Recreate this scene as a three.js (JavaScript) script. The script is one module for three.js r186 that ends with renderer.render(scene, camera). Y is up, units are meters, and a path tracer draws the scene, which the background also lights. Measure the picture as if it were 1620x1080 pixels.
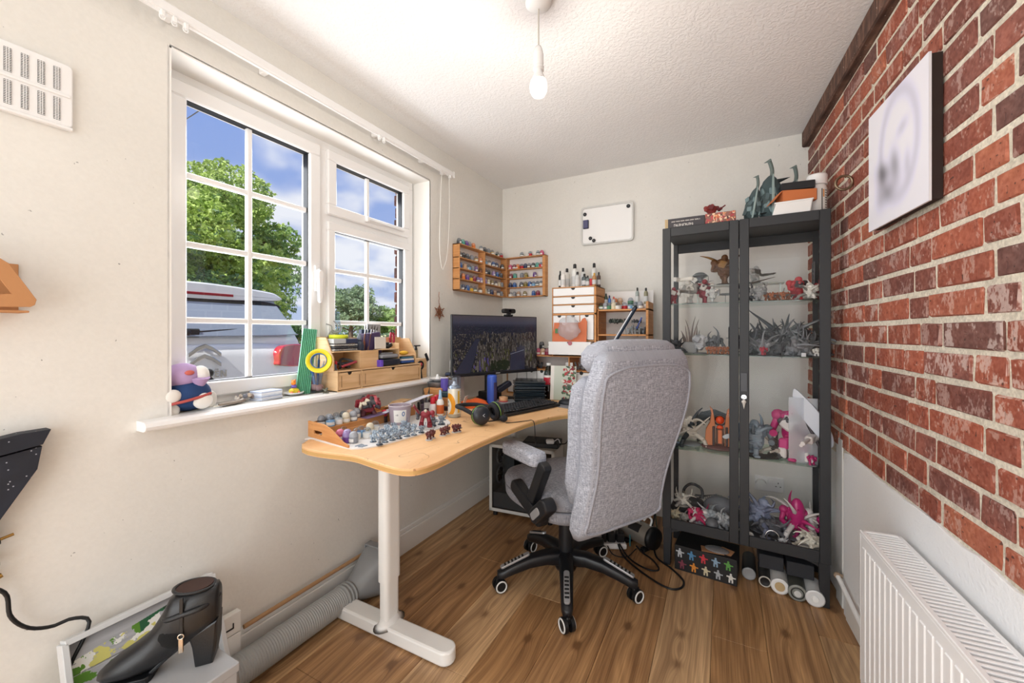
import * as THREE from 'three';
import { mergeGeometries } from 'three/addons/utils/BufferGeometryUtils.js';
import { RectAreaLightUniformsLib } from 'three/addons/lights/RectAreaLightUniformsLib.js';
import { FontLoader } from 'three/addons/loaders/FontLoader.js';
import { TextGeometry } from 'three/addons/geometries/TextGeometry.js';
import { MarchingCubes } from 'three/addons/objects/MarchingCubes.js';

// ---------------------------------------------------------------- camera, sky, sun, exposure
const scene = new THREE.Scene();
const camera = new THREE.PerspectiveCamera(2 * Math.atan(540 / 640) * 180 / Math.PI, 1.5, 0.05, 400);
camera.position.set(1.562, 1.21, 2.824);
camera.rotation.y = 27.6 * Math.PI / 180;
camera.setViewOffset(1620, 1080, 0, 14, 1620, 1080);
const renderer = new THREE.WebGLRenderer({ antialias: true });
renderer.toneMapping = THREE.LinearToneMapping;
renderer.toneMappingExposure = 1.0;
renderer.shadowMap.enabled = true;
RectAreaLightUniformsLib.init();

let seedState = 7;
const rnd = () => { seedState = (seedState + 0x6d2b79f5) | 0; let t = Math.imul(seedState ^ (seedState >>> 15), 1 | seedState); t = (t + Math.imul(t ^ (t >>> 7), 61 | t)) ^ t; return ((t ^ (t >>> 14)) >>> 0) / 4294967296; };
const rr = (a, b) => a + (b - a) * rnd();
const pick = (a) => a[Math.floor(rnd() * a.length) % a.length];
const hash = (x, y, s) => { let h = Math.imul(x | 0, 374761393) + Math.imul(y | 0, 668265263) + Math.imul(s | 0, 974711); h = Math.imul(h ^ (h >>> 13), 1274126177); return ((h ^ (h >>> 16)) >>> 0) / 4294967296; };
// value noise that repeats every px, py cells
function vn(x, y, px, py, s) {
  const ix = Math.floor(x), iy = Math.floor(y), fx = x - ix, fy = y - iy, u = fx * fx * (3 - 2 * fx), v = fy * fy * (3 - 2 * fy), m = (a, n) => ((a % n) + n) % n;
  const a = hash(m(ix, px), m(iy, py), s), b = hash(m(ix + 1, px), m(iy, py), s), c = hash(m(ix, px), m(iy + 1, py), s), d = hash(m(ix + 1, px), m(iy + 1, py), s);
  return a + (b - a) * u + (c - a) * v + (a - b - c + d) * u * v;
}
function fbm(x, y, px, py, s, o = 4) { let t = 0, a = .5, n = 0; for (let i = 0; i < o; i++) { t += a * vn(x, y, px, py, s + i * 17); n += a; a *= .5; x *= 2; y *= 2; px *= 2; py *= 2; } return t / n; }
const sm = (a, b, x) => { const t = Math.min(1, Math.max(0, (x - a) / (b - a))); return t * t * (3 - 2 * t); };
const mix = (a, b, t) => a + (b - a) * t, mix3 = (a, b, t) => [mix(a[0], b[0], t), mix(a[1], b[1], t), mix(a[2], b[2], t)];
const toLin = (c) => (c <= .04045 ? c / 12.92 : ((c + .055) / 1.055) ** 2.4);
function tex(w, h, fn, srgb = true, wrap = true) {
  const d = new Uint8Array(w * h * 4);
  for (let y = 0; y < h; y++) for (let x = 0; x < w; x++) { const c = fn(x / w, y / h, x, y), i = (y * w + x) * 4; for (let k = 0; k < 3; k++) d[i + k] = Math.max(0, Math.min(255, Array.isArray(c) ? c[k] : c)); d[i + 3] = 255; }
  const t = new THREE.DataTexture(d, w, h); t.magFilter = THREE.LinearFilter; t.minFilter = THREE.LinearMipmapLinearFilter; t.generateMipmaps = true; t.needsUpdate = true;
  if (srgb) t.colorSpace = THREE.SRGBColorSpace;
  if (wrap) t.wrapS = t.wrapT = THREE.RepeatWrapping;
  return t;
}
const rep = (t, u, v) => { const c = t.clone(); c.repeat.set(u, v); c.needsUpdate = true; return c; };
function canvasTex(w, h, draw) {
  const c = document.createElement('canvas'); c.width = w; c.height = h; draw(c.getContext('2d'), w, h);
  const t = new THREE.CanvasTexture(c); t.colorSpace = THREE.SRGBColorSpace; return t;
}

// daytime sky: blue air, paler to the horizon, scattered fair-weather cloud all round
{
  const W = 1536, H = 768, data = new Float32Array(W * H * 4);
  for (let y = 0; y < H; y++) for (let x = 0; x < W; x++) {
    const up = ((y + .5) / H - .5) * Math.PI, el = Math.max(0, Math.sin(up)), az = (x / W) * 2 * Math.PI;
    const cx = Math.cos(az) / (el + .22) * 1.5, cz = Math.sin(az) / (el + .22) * 1.5;
    const n = fbm(cx * 1.6 + 40, cz * 1.6 + 40, 512, 512, 3, 6), n2 = fbm(cx * .55 + 11, cz * .55 + 31, 512, 512, 9, 3);
    const cl = sm(.52, .66, n * .62 + n2 * .42) * sm(0, .06, el);
    const base = mix3([.60, .69, .86], [.10, .25, .74], Math.pow(Math.min(1, el * 1.35), .55));
    const c = mix3(base, [.93, .95, 1.0], cl * .9), i = (y * W + x) * 4;
    data[i] = c[0]; data[i + 1] = c[1]; data[i + 2] = c[2]; data[i + 3] = 1;
  }
  const sky = new THREE.DataTexture(data, W, H, THREE.RGBAFormat, THREE.FloatType);
  sky.mapping = THREE.EquirectangularReflectionMapping; sky.magFilter = THREE.LinearFilter; sky.wrapS = THREE.RepeatWrapping; sky.needsUpdate = true;
  scene.background = sky;
  scene.backgroundRotation.set(0, 0.9, 0);
}
const sun = new THREE.DirectionalLight(new THREE.Color(1.0, .95, .86), 8);
sun.position.set(.4, 8, 7.4); sun.target.position.set(0, 0, 0); sun.castShadow = true;
Object.assign(sun.shadow.camera, { left: -14, right: 14, top: 14, bottom: -14, near: .1, far: 40 }); sun.shadow.mapSize.set(2048, 2048);
sun.name = 'sun'; scene.add(sun, sun.target);
// area lights at both openings, set stronger than the sky to brighten the room
function daylight(name, x, y, z, w, h, tx, tz, power, col) {
  const l = new THREE.RectAreaLight(new THREE.Color(...col), power, w, h);
  l.name = name; l.position.set(x, y, z); l.lookAt(tx, y, tz); scene.add(l); return l;
}
daylight('window_daylight', -.16, 1.5, 1.53, 1.1, .95, 2, 1.53, 6.1, [.93, .96, 1]);
daylight('rear_fill_light', 1.05, 1.12, 4.16, 1.9, 1.95, 1.05, 0, 3.7, [.97, .985, 1]);

// ---------------------------------------------------------------- helpers
const V = (x, y, z) => new THREE.Vector3(x, y, z);
function uvm(g, k = 1, ou = 0, ov = 0) { // uv in metres from the dominant axis
  const p = g.attributes.position, n = g.attributes.normal, uv = new Float32Array(p.count * 2);
  for (let i = 0; i < p.count; i++) {
    const ax = Math.abs(n.getX(i)), ay = Math.abs(n.getY(i)), az = Math.abs(n.getZ(i));
    const [u, v] = ax >= ay && ax >= az ? [p.getZ(i), p.getY(i)] : ay >= az ? [p.getX(i), p.getZ(i)] : [p.getX(i), p.getY(i)];
    uv[2 * i] = u * k + ou; uv[2 * i + 1] = v * k + ov;
  }
  g.setAttribute('uv', new THREE.BufferAttribute(uv, 2)); return g;
}
const T = (g, x = 0, y = 0, z = 0, rx = 0, ry = 0, rz = 0, s = 1) => {
  const m = new THREE.Matrix4().compose(V(x, y, z), new THREE.Quaternion().setFromEuler(new THREE.Euler(rx, ry, rz)), Array.isArray(s) ? V(...s) : V(s, s, s));
  return g.applyMatrix4(m);
};
function flat(g) { const o = g.index ? g.toNonIndexed() : g; for (const k of Object.keys(o.attributes)) if (!['position', 'normal', 'uv'].includes(k)) o.deleteAttribute(k); if (!o.attributes.normal) o.computeVertexNormals(); if (!o.attributes.uv) uvm(o); o.morphAttributes = {}; return o; }
const mg = (...l) => { const a = l.flat(9).map(flat); return a.length === 1 ? a[0] : mergeGeometries(a); };
// box with chamfered edges, centred
function bx(w, h, d, x = 0, y = 0, z = 0, c = .0015) {
  c = Math.min(c, w * .3, h * .3, d * .3);
  const P = [], a = [w / 2, h / 2, d / 2], pt = (s, k) => [0, 1, 2].map((i) => s[i] * (i === k ? a[i] : a[i] - c));
  const tri = (A, B, C, out) => { const n = V(...B).sub(V(...A)).cross(V(...C).sub(V(...A))); if (n.dot(V(...out)) < 0) P.push(...A, ...C, ...B); else P.push(...A, ...B, ...C); };
  for (let k = 0; k < 3; k++) for (const s of [-1, 1]) { const i = (k + 1) % 3, j = (k + 2) % 3, q = [[1, 1], [1, -1], [-1, -1], [-1, 1]].map(([u, v]) => { const e = []; e[k] = s; e[i] = u; e[j] = v; return pt(e, k); }), o = [0, 0, 0]; o[k] = s; tri(q[0], q[1], q[2], o); tri(q[0], q[2], q[3], o); }
  for (let k = 0; k < 3; k++) for (const s of [-1, 1]) for (const r of [-1, 1]) { const i = (k + 1) % 3, j = (k + 2) % 3, e1 = [], e2 = []; e1[k] = -1; e2[k] = 1; e1[i] = e2[i] = s; e1[j] = e2[j] = r; const o = [0, 0, 0]; o[i] = s; o[j] = r; const A = pt(e1, i), B = pt(e2, i), C = pt(e2, j), D = pt(e1, j); tri(A, B, C, o); tri(A, C, D, o); }
  for (const x1 of [-1, 1]) for (const y1 of [-1, 1]) for (const z1 of [-1, 1]) { const s = [x1, y1, z1]; tri(pt(s, 0), pt(s, 1), pt(s, 2), s); }
  const g = new THREE.BufferGeometry(); g.setAttribute('position', new THREE.Float32BufferAttribute(P, 3)); g.computeVertexNormals(); uvm(g); return g.translate(x, y, z);
}
// box given by its two corners
const bb = (x0, y0, z0, x1, y1, z1, c) => bx(Math.abs(x1 - x0), Math.abs(y1 - y0), Math.abs(z1 - z0), (x0 + x1) / 2, (y0 + y1) / 2, (z0 + z1) / 2, c);
const cy = (r1, r0, h, x = 0, y = 0, z = 0, n = 14) => new THREE.CylinderGeometry(r1, r0, h, n).translate(x, y + h / 2, z); // base at y
const sp = (r, x = 0, y = 0, z = 0, s = [1, 1, 1], n = 10) => new THREE.SphereGeometry(r, n, Math.max(5, n * .7 | 0)).scale(...s).translate(x, y, z);
const la = (pts, n = 18) => { const g = new THREE.LatheGeometry(pts.map(([r, y]) => new THREE.Vector2(Math.max(r, .00001), y)), n); return g; };
const tube = (pts, r, n = 24, rs = 7, closed = false) => new THREE.TubeGeometry(new THREE.CatmullRomCurve3(pts.map((p) => V(...p)), closed, 'catmullrom', .5), n, r, rs, closed);
function bar(a, b, r0, r1 = r0, n = 7) { const A = V(...a), B = V(...b), d = B.clone().sub(A), L = d.length() || 1e-5, g = new THREE.CylinderGeometry(r1, r0, L, n); g.applyQuaternion(new THREE.Quaternion().setFromUnitVectors(V(0, 1, 0), d.normalize())); return g.translate((A.x + B.x) / 2, (A.y + B.y) / 2, (A.z + B.z) / 2); }
function ex(pts, depth, bevel = 0, holes = [], curve = 8) { // extrude an outline in xy by depth along z
  const s = pts instanceof THREE.Shape ? pts : new THREE.Shape(pts.map((p) => new THREE.Vector2(...p)));
  for (const h of holes) s.holes.push(h instanceof THREE.Path ? h : new THREE.Path(h.map((p) => new THREE.Vector2(...p))));
  return new THREE.ExtrudeGeometry(s, { depth, bevelEnabled: bevel > 0, bevelThickness: bevel, bevelSize: bevel, bevelOffset: -bevel, bevelSegments: 2, curveSegments: curve });
}
function rrect(w, h, r, x = 0, y = 0) { const s = new THREE.Shape(), a = x - w / 2, b = y - h / 2; s.moveTo(a + r, b); s.lineTo(a + w - r, b); s.quadraticCurveTo(a + w, b, a + w, b + r); s.lineTo(a + w, b + h - r); s.quadraticCurveTo(a + w, b + h, a + w - r, b + h); s.lineTo(a + r, b + h); s.quadraticCurveTo(a, b + h, a, b + h - r); s.lineTo(a, b + r); s.quadraticCurveTo(a, b, a + r, b); return s; }
const circ = (r, x = 0, y = 0) => { const p = new THREE.Path(); p.absarc(x, y, r, 0, Math.PI * 2, true); return p; };
const spline = (pts, n = 40, closed = true) => new THREE.CatmullRomCurve3(pts.map((p) => V(p[0], p[1], 0)), closed, 'catmullrom', .5).getPoints(n).slice(0, closed ? -1 : undefined).map((p) => [p.x, p.y]);

const taken = {};
const numbered = (n) => { const k = (taken[n] = (taken[n] ?? -1) + 1); return k ? n + '_' + String(k).padStart(3, '0') : n; };
function tag(o, label, category, group) { o.userData.label = label; o.userData.category = category; if (group) o.userData.group = group; return o; }
function thing(name, label, category, p = [0, 0, 0], turn = 0, group) { const o = new THREE.Group(); o.name = numbered(name); o.position.set(...p); o.rotation.y = turn; scene.add(o); return tag(o, label, category, group); }
function part(name, geo, mat, parent) { const m = new THREE.Mesh(Array.isArray(geo) ? mg(geo) : geo, mat); m.name = name; m.castShadow = m.receiveShadow = true; parent.add(m); return m; }
function one(name, label, category, geo, mat, p = [0, 0, 0], turn = 0, group) { const m = part(numbered(name), geo, mat, scene); m.position.set(...p); m.rotation.y = turn; return tag(m, label, category, group); }
function struct(name, geo, mat, label, category) { const m = part(name, geo, mat, scene); m.userData.kind = 'structure'; if (label) tag(m, label, category); return m; }
function sgroup(name, label, category, p = [0, 0, 0], turn = 0) { const o = new THREE.Group(); o.name = name; o.position.set(...p); o.rotation.y = turn; o.userData.kind = 'structure'; scene.add(o); if (label) tag(o, label, category); return o; }
function copy(src, name, label, p, turn = 0, group, s) { const c = src.clone(); c.name = numbered(name); c.userData = {}; c.position.set(...p); c.rotation.y = turn; if (s) c.scale.setScalar(s); scene.add(c); return tag(c, label, src.userData.category ?? 'thing', group ?? src.userData.group); }
const ords = ['first', 'second', 'third', 'fourth', 'fifth', 'sixth', 'seventh', 'eighth', 'ninth', 'tenth', 'eleventh', 'twelfth'];
// materials, cached by what they are made of
const mcache = {};
function mat(color, rough = .6, o = {}) { const key = color + '|' + rough + '|' + Object.keys(o).map((k) => k + (o[k]?.uuid ?? o[k])).join(); return mcache[key] ??= new (o.transmission || o.clearcoat || o.sheen ? THREE.MeshPhysicalMaterial : THREE.MeshStandardMaterial)({ color, roughness: rough, ...o }); }
const metal = (c, r = .35) => mat(c, r, { metalness: 1 });
const clear = (c = '#ffffff', r = .03) => mat(c, r, { transmission: 1, thickness: 0 });
const font = await new FontLoader().loadAsync('fonts/droid/droid_sans_bold.typeface.json');
function text(str, size, depth) { const g = new TextGeometry(str, { font, size, depth, curveSegments: 3, bevelEnabled: false }); g.computeBoundingBox(); const b = g.boundingBox; return g.translate(-(b.min.x + b.max.x) / 2, -(b.min.y + b.max.y) / 2, 0); }
// ---------------------------------------------------------------- surfaces
const grain2 = tex(512, 512, (u, v) => 128 + (fbm(u * 24, v * 24, 24, 24, 5, 4) - .5) * 150, false);
const speck = tex(512, 512, (u, v, x, y) => hash(x, y, 4) * 120 + fbm(u * 64, v * 64, 64, 64, 8, 2) * 130, false);
const paintTex = tex(1024, 1024, (u, v, x, y) => { const n = fbm(u * 6, v * 6, 6, 6, 21, 5), f = fbm(u * 160, v * 160, 160, 160, 23, 2); let k = 248 + (n - .5) * 10 + (f - .5) * 5; const s = vn(u * 60, v * 60, 60, 60, 51), q = vn(u * 340, v * 260, 340, 260, 57); if (s > .955 && q > .86) k -= 90; return [k, k, k - 1]; });
const mWall = new THREE.MeshStandardMaterial({ color: '#efede8', map: rep(paintTex, .8, .8), roughness: .85, bumpMap: rep(grain2, 3, 3), bumpScale: .0008 });
const artex = tex(1024, 1024, (u, v) => { const n = fbm(u * 110, v * 110, 110, 110, 31, 3), k = fbm(u * 5, v * 5, 5, 5, 37, 3); return sm(.38, .62, n) * (90 + 150 * k); }, false);
const ceilCol = tex(1024, 1024, (u, v) => { return 246 + (fbm(u * 5, v * 5, 5, 5, 37, 3) - .5) * 6 + (fbm(u * 200, v * 200, 200, 200, 39, 2) - .5) * 6; });
const mCeil = new THREE.MeshStandardMaterial({ color: '#fbfbfb', map: rep(ceilCol, 1.1, 1.1), roughness: .95, bumpMap: rep(artex, 1.1, 1.1), bumpScale: .0011 });
const mWhite = mat('#f3f3f2', .45), mGlossWhite = mat('#f4f4f4', .28), mTrim = new THREE.MeshStandardMaterial({ color: '#f2f2ef', roughness: .4, bumpMap: rep(grain2, 4, 4), bumpScale: .0006 });
const mBlack = mat('#0d0f12', .5), mDark = mat('#1b1d21', .55), mCharcoal = mat('#26282c', .5), mSteel = metal('#b9bbbd', .3), mChrome = metal('#d8d8d8', .12);
const mGlass = clear('#ffffff', .0), mCabGlass = mat('#ffffff', 0, { transmission: 1, thickness: 0, specularIntensity: .2 }), mClearPl = clear('#f4f7fb', .08);
// oak boards, four prints
const oak = [0, 1, 2, 3].map((s) => tex(256, 1536, (u, v) => {
  const wob = (fbm(u * 1, v * 3, 1, 3, 100 + s, 2) - .5) * .3, kn = [[.3 + .1 * s, .22], [.68 - .12 * s, .61], [.45, .88 - .07 * s]];
  let uu = u + wob, dark = 0;
  for (const [kx, ky] of kn) { const dx = (u - kx) * .19, dy = (v - ky) * 1.2, d = Math.hypot(dx, dy * .55); uu += Math.sign(dx || 1) * .07 * Math.exp(-d * d / .0006); dark += 1.0 * Math.exp(-d * d / .00016) * (s % 2 ? 1 : .7); }
  const g1 = fbm(uu * 10, v * 2, 10, 2, 120 + s, 4), g2 = fbm(uu * 80, v * 7, 80, 7, 130 + s, 3), cath = Math.sin((uu * 14 + fbm(u * 2, v * 3, 2, 3, 140 + s, 2) * 8) * 3.1), big = fbm(u * 2, v * 4, 2, 4, 150 + s, 2);
  let k = .52 + (g1 - .5) * .75 + (g2 - .5) * .6 + cath * .09 + (big - .5) * .35 - dark;
  return mix3([134, 102, 72], [224, 186, 140], Math.max(0, Math.min(1, k)));
}, true, false));
const mOak = oak.map((t, i) => new THREE.MeshStandardMaterial({ map: t, color: ['#fdfaf4', '#e9dccd', '#ffffff', '#dccdbb'][i], roughness: .42, bumpMap: t, bumpScale: .0005 }));
// light plywood and laminated birch
const plyTex = tex(512, 512, (u, v) => { const n = fbm(u * 3, v * 40, 3, 40, 71, 4), m = fbm(u * 4, v * 4, 4, 4, 73, 3), k = .5 + (n - .5) * .8 + (m - .5) * .5; return mix3([205, 170, 128], [243, 222, 190], k); });
const mPly = new THREE.MeshStandardMaterial({ map: rep(plyTex, 2.5, 2.5), color: '#fbeedd', roughness: .6 });
const mMdf = new THREE.MeshStandardMaterial({ map: rep(plyTex, 3, 3), color: '#e8bd90', roughness: .65 });
const deskTex = tex(1024, 1024, (u, v) => { const n = fbm(u * 30, v * 3, 30, 3, 81, 4), m = fbm(u * 5, v * 4, 5, 4, 83, 4), s = vn(u * 120, v * 120, 120, 120, 85), a = Math.abs(fbm(u * 7, v * 5, 7, 5, 87, 3) - .5); let k = .55 + (n - .5) * .5 + (m - .5) * .5; let c = mix3([214, 160, 104], [246, 205, 156], k); if (s > .975) c = mix3(c, [120, 85, 60], .6); if (a < .004) c = mix3(c, [150, 105, 70], .5); return c; });
const mDesk = new THREE.MeshStandardMaterial({ map: rep(deskTex, 1.1, 1.1), roughness: .5 });
// bricks
const brickTones = [[[156, 86, 65], [128, 67, 53]], [[170, 93, 69], [142, 74, 57]], [[136, 79, 65], [104, 61, 54]], [[180, 108, 80], [154, 84, 65]], [[120, 78, 69], [94, 64, 59]], [[152, 88, 73], [112, 70, 63]]];
const brickTex = brickTones.map(([a, b], s) => [0, 1].map((wh) => tex(256, 256, (u, v) => {
  const n = fbm(u * 4, v * 4, 4, 4, 200 + s, 5), f = fbm(u * 40, v * 40, 40, 40, 210 + s, 3); let c = mix3(b, a, Math.min(1, Math.max(0, n * 1.5 - .25)));
  c = c.map((q) => q + (f - .5) * 46);
  const p = fbm(u * 11, v * 7, 11, 7, 220 + s + wh * 9, 5), st = fbm(u * 70, v * 40, 70, 40, 230, 3), w = wh ? sm(.5, .66, p + (st - .5) * .55) * .6 : sm(.6, .72, p + (st - .5) * .6) * .4;
  c = mix3(c, [222, 212, 206], w); if (vn(u * 30, v * 30, 30, 30, 241 + s) > .95) c = mix3(c, [40, 24, 22], .6);
  return c;
})));
const brickBump = tex(256, 256, (u, v) => fbm(u * 9, v * 9, 9, 9, 251, 5) * 200 + (vn(u * 24, v * 24, 24, 24, 257) > .9 ? -60 : 30), false);
const mBrick = brickTex.map((pair) => pair.map((t) => new THREE.MeshStandardMaterial({ map: rep(t, 3.1, 3.1), roughness: .78, bumpMap: rep(brickBump, 4, 4), bumpScale: .004 })));
const mortarTex = tex(512, 512, (u, v) => { const n = fbm(u * 8, v * 8, 8, 8, 261, 4), f = fbm(u * 90, v * 90, 90, 90, 263, 2), k = (n - .5) * 40 + (f - .5) * 50; return [230 + k, 222 + k, 204 + k]; });
const mMortar = new THREE.MeshStandardMaterial({ map: rep(mortarTex, 2, 2), roughness: .95, bumpMap: rep(speck, 5, 5), bumpScale: .003 });
const plasterB = new THREE.MeshStandardMaterial({ color: '#f2f3f4', roughness: .9, bumpMap: rep(grain2, 6, 6), bumpScale: .0025 });
// fabric
const weave = tex(512, 512, (u, v, x, y) => { const a = fbm(u * 128, v * 20, 128, 20, 301, 3), b = fbm(u * 20, v * 128, 20, 128, 303, 3), c = ((x >> 1) + (y >> 1)) % 2 ? 10 : -10; const k = 168 + (a - .5) * 80 + (b - .5) * 75 + c * .6; return [k - 4, k - 1, k + 9]; });
const mFabric = new THREE.MeshPhysicalMaterial({ map: rep(weave, 5, 5), color: '#ffffff', roughness: .95, bumpMap: rep(weave, 5, 5), bumpScale: .0003, sheen: .3, sheenColor: new THREE.Color('#c8ccd8'), sheenRoughness: .6 });
const mFabricSeat = new THREE.MeshPhysicalMaterial({ map: rep(weave, 5, 5), color: '#d9d6d4', roughness: .95, bumpMap: rep(weave, 5, 5), bumpScale: .0003, sheen: .3, sheenColor: new THREE.Color('#c8ccd8'), sheenRoughness: .6 });

// ---------------------------------------------------------------- room shell
const H = 2.35, ZR = 4.2, WX = (z) => 1.993 + .0575 * z;
struct('wall_left', mg(bb(-.2, 0, -.3, 0, .945, ZR + .2, 0), bb(-.2, 2.123, -.3, 0, H, ZR + .2, 0), bb(-.2, .945, -.3, 0, 2.123, .901, 0), bb(-.2, .945, 2.188, 0, 2.123, ZR + .2, 0)), mWall, 'cream painted wall on the left with the window opening', 'wall');
struct('wall_back', bb(-.2, 0, -.2, 2.4, H, 0, 0), mWall, 'cream painted end wall behind the corner desk and glass cabinet', 'wall');
struct('ceiling', bb(-.2, H, -.2, 2.5, H + .12, ZR + .2, 0), mCeil, 'white ceiling with stippled textured finish', 'ceiling');
struct('roof_slab', bb(-.55, H + .125, -.6, 2.9, H + .3, ZR + .5, 0), mDark, 'dark roof over the room', 'roof');
{ // end wall behind the photographer with a window widened into doors to spread fill light
  const x0 = .06, x1 = 2.04, y0 = .06, y1 = 2.16, w = bb(0, 0, ZR, 0, 0, ZR, 0);
  struct('wall_rear', mg(bb(-.2, 0, ZR, 2.5, y0, ZR + .2, 0), bb(-.2, y1, ZR, 2.5, H, ZR + .2, 0), bb(-.2, y0, ZR, x0, y1, ZR + .2, 0), bb(x1, y0, ZR, 2.5, y1, ZR + .2, 0)), mWall, 'cream wall behind the camera with glazed doors', 'wall');
  const g = sgroup('window_2', 'white glazed doors in the wall behind the camera', 'window');
  part('frame', mg(bb(x0, y0, ZR + .1, x1, y0 + .06, ZR + .16), bb(x0, y1 - .06, ZR + .1, x1, y1, ZR + .16), bb(x0, y0, ZR + .1, x0 + .06, y1, ZR + .16), bb(x1 - .06, y0, ZR + .1, x1, y1, ZR + .16), bb(1.01, y0, ZR + .1, 1.09, y1, ZR + .16)), mGlossWhite, g);
  for (const y of [.75, 1.1, 1.45, 1.8]) part('glazing_bar', bb(x0 + .05, y - .01, ZR + .12, x1 - .05, y + .01, ZR + .14), mGlossWhite, g);
  part('pane', new THREE.PlaneGeometry(x1 - x0 - .1, y1 - y0 - .1).translate((x0 + x1) / 2, (y0 + y1) / 2, ZR + .13), mGlass, g);
}
// floor boards: rows along the room
{
  const g = sgroup('floor', 'oak effect laminate floor boards', 'floor');
  part('subfloor', bb(-.2, -.2, -.2, 2.5, -.012, ZR + .2, 0), mDark, g);
  const w = .19, starts = [0, -.55, -.25, -.8, -.1, -.65, -.35, -.9, -.2, -.6, -.4, -.75], cache = {};
  for (let r = 0; r < 12; r++) {
    let z = starts[r % 12];
    while (z < ZR) {
      const a = Math.max(z, 0), b = Math.min(z + 1.22, ZR), x0 = r * w, x1 = Math.min((r + 1) * w, 2.24);
      if (b - a > .04) {
        const q = bx(x1 - x0 - .0012, .012, b - a - .0012, 0, 0, 0, .0012), p = q.attributes.position, uv = q.attributes.uv;
        for (let i = 0; i < p.count; i++) uv.setXY(i, .04 + .92 * (p.getX(i) + w / 2) / w, .02 + .96 * (p.getZ(i) + (a + b) / 2 - z) / 1.22);
        const m = part('floor_board', q, mOak[(r * 7 + Math.round(z * 3) + 40) % 4], g); m.position.set((x0 + x1) / 2, -.006, (a + b) / 2);
      }
      z += 1.22;
    }
  }
}
struct('baseboard_left', mg(bb(0, 0, 0, .016, .112, ZR, .003), bb(0, .112, 0, .011, .136, ZR, .004)), mTrim, 'white moulded skirting board along the window wall', 'skirting');
struct('baseboard_back', mg(bb(.016, 0, 0, 1.99, .112, .016, .003), bb(.011, .112, 0, 1.99, .136, .011, .004)), mTrim, 'white skirting board along the end wall', 'skirting');
// ---- right wall: exposed brick above plaster
{
  const turn = Math.atan(.0575), g = sgroup('wall_right', 'exposed red brick wall above white plaster', 'wall', [1.993, 0, 0], turn);
  part('mortar', bb(.0, .66, -.1, .2, H, 4.35, 0), mMortar, g);
  part('masonry_core', bb(.03, 0, -.1, .2, .66, 4.35, 0), mMortar, g);
  const geoS = [], geoH = [];
  for (const [arr, len] of [[geoS, .216], [geoH, .103]]) for (let k = 0; k < 5; k++) {
    const q = bx(.05, .0625, len, 0, 0, 0, .0035), p = q.attributes.position, key = {};
    for (let i = 0; i < p.count; i++) { const kk = [p.getX(i), p.getY(i), p.getZ(i)].map((a) => a.toFixed(4)).join(); key[kk] ??= [rr(-.002, .002), rr(-.002, .002), rr(-.002, .002)]; p.setXYZ(i, p.getX(i) + key[kk][0], p.getY(i) + key[kk][1], p.getZ(i) + key[kk][2]); }
    q.computeVertexNormals(); arr.push(uvm(q, 1, rnd(), rnd()));
  }
  for (let row = 0; row < 22; row++) {
    const yc = .697 + .078 * (row + .5); if (yc + .03 > H) continue;
    let z = -.02 - (row % 2) * .18 - rr(0, .02), k = row % 2;
    while (z < 2.32) {
      const st = k % 2 === 0, len = st ? .216 : .103, f = rr(.94, 1.05), zc = z + len * f / 2;
      if (zc > 0) {
        const band = Math.exp(-(((yc - 1.2) / .22) ** 2)), white = rnd() < .04 + .5 * band ? 1 : 0, tone = yc < .95 ? pick([0, 1, 1, 3, 5]) : pick([0, 0, 1, 1, 2, 3, 4, 5, 5]);
        const m = part('brick', pick(st ? geoS : geoH), mBrick[tone][white], g); m.position.set(.025 - .0045 + rr(-.002, .002), yc, zc); m.scale.z = f; m.rotation.x = rr(-.012, .012);
      }
      z += len * f + .0145; k++;
    }
  }
  const top = []; for (let z = .62; z <= 4.35; z += .06) top.push([z, .698 + rr(-.006, .007)]);
  const pl = ex([[.62, 0], [4.35, 0], ...top.slice().reverse()], .036, .002); part('plaster_dado', uvm(pl.applyMatrix4(new THREE.Matrix4().makeRotationY(-Math.PI / 2)).translate(.03, 0, 0)), plasterB, g);
  part('plaster_return', bb(.012, 0, -.05, .04, .72, .6, .003), plasterB, g);
  part('pipe_casing', bb(-.004, 0, .5, .03, .74, .585, .003), mTrim, g);
}
{ // timber beam at the top of the brick wall
  const bt = tex(256, 512, (u, v) => { const n = fbm(u * 30, v * 4, 30, 4, 401, 4), m = fbm(u * 6, v * 6, 6, 6, 405, 4), s = vn(u * 60, v * 60, 60, 60, 407); let c = mix3([58, 38, 30], [148, 110, 92], Math.max(0, Math.min(1, n * 1.1 - .15 + (m - .5) * .7))); if (s > .93) c = [178, 160, 150]; return c; });
  const q = bb(-.036, 2.262, .01, .03, 2.349, 4.2, .006), m = struct('trim_1', uvm(q, 3), new THREE.MeshStandardMaterial({ map: bt, roughness: .8, bumpMap: bt, bumpScale: .004 }), 'dark worn timber beam where brick wall meets ceiling', 'beam');
  m.position.set(1.993, 0, 0); m.rotation.y = Math.atan(.0575);
}
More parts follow.
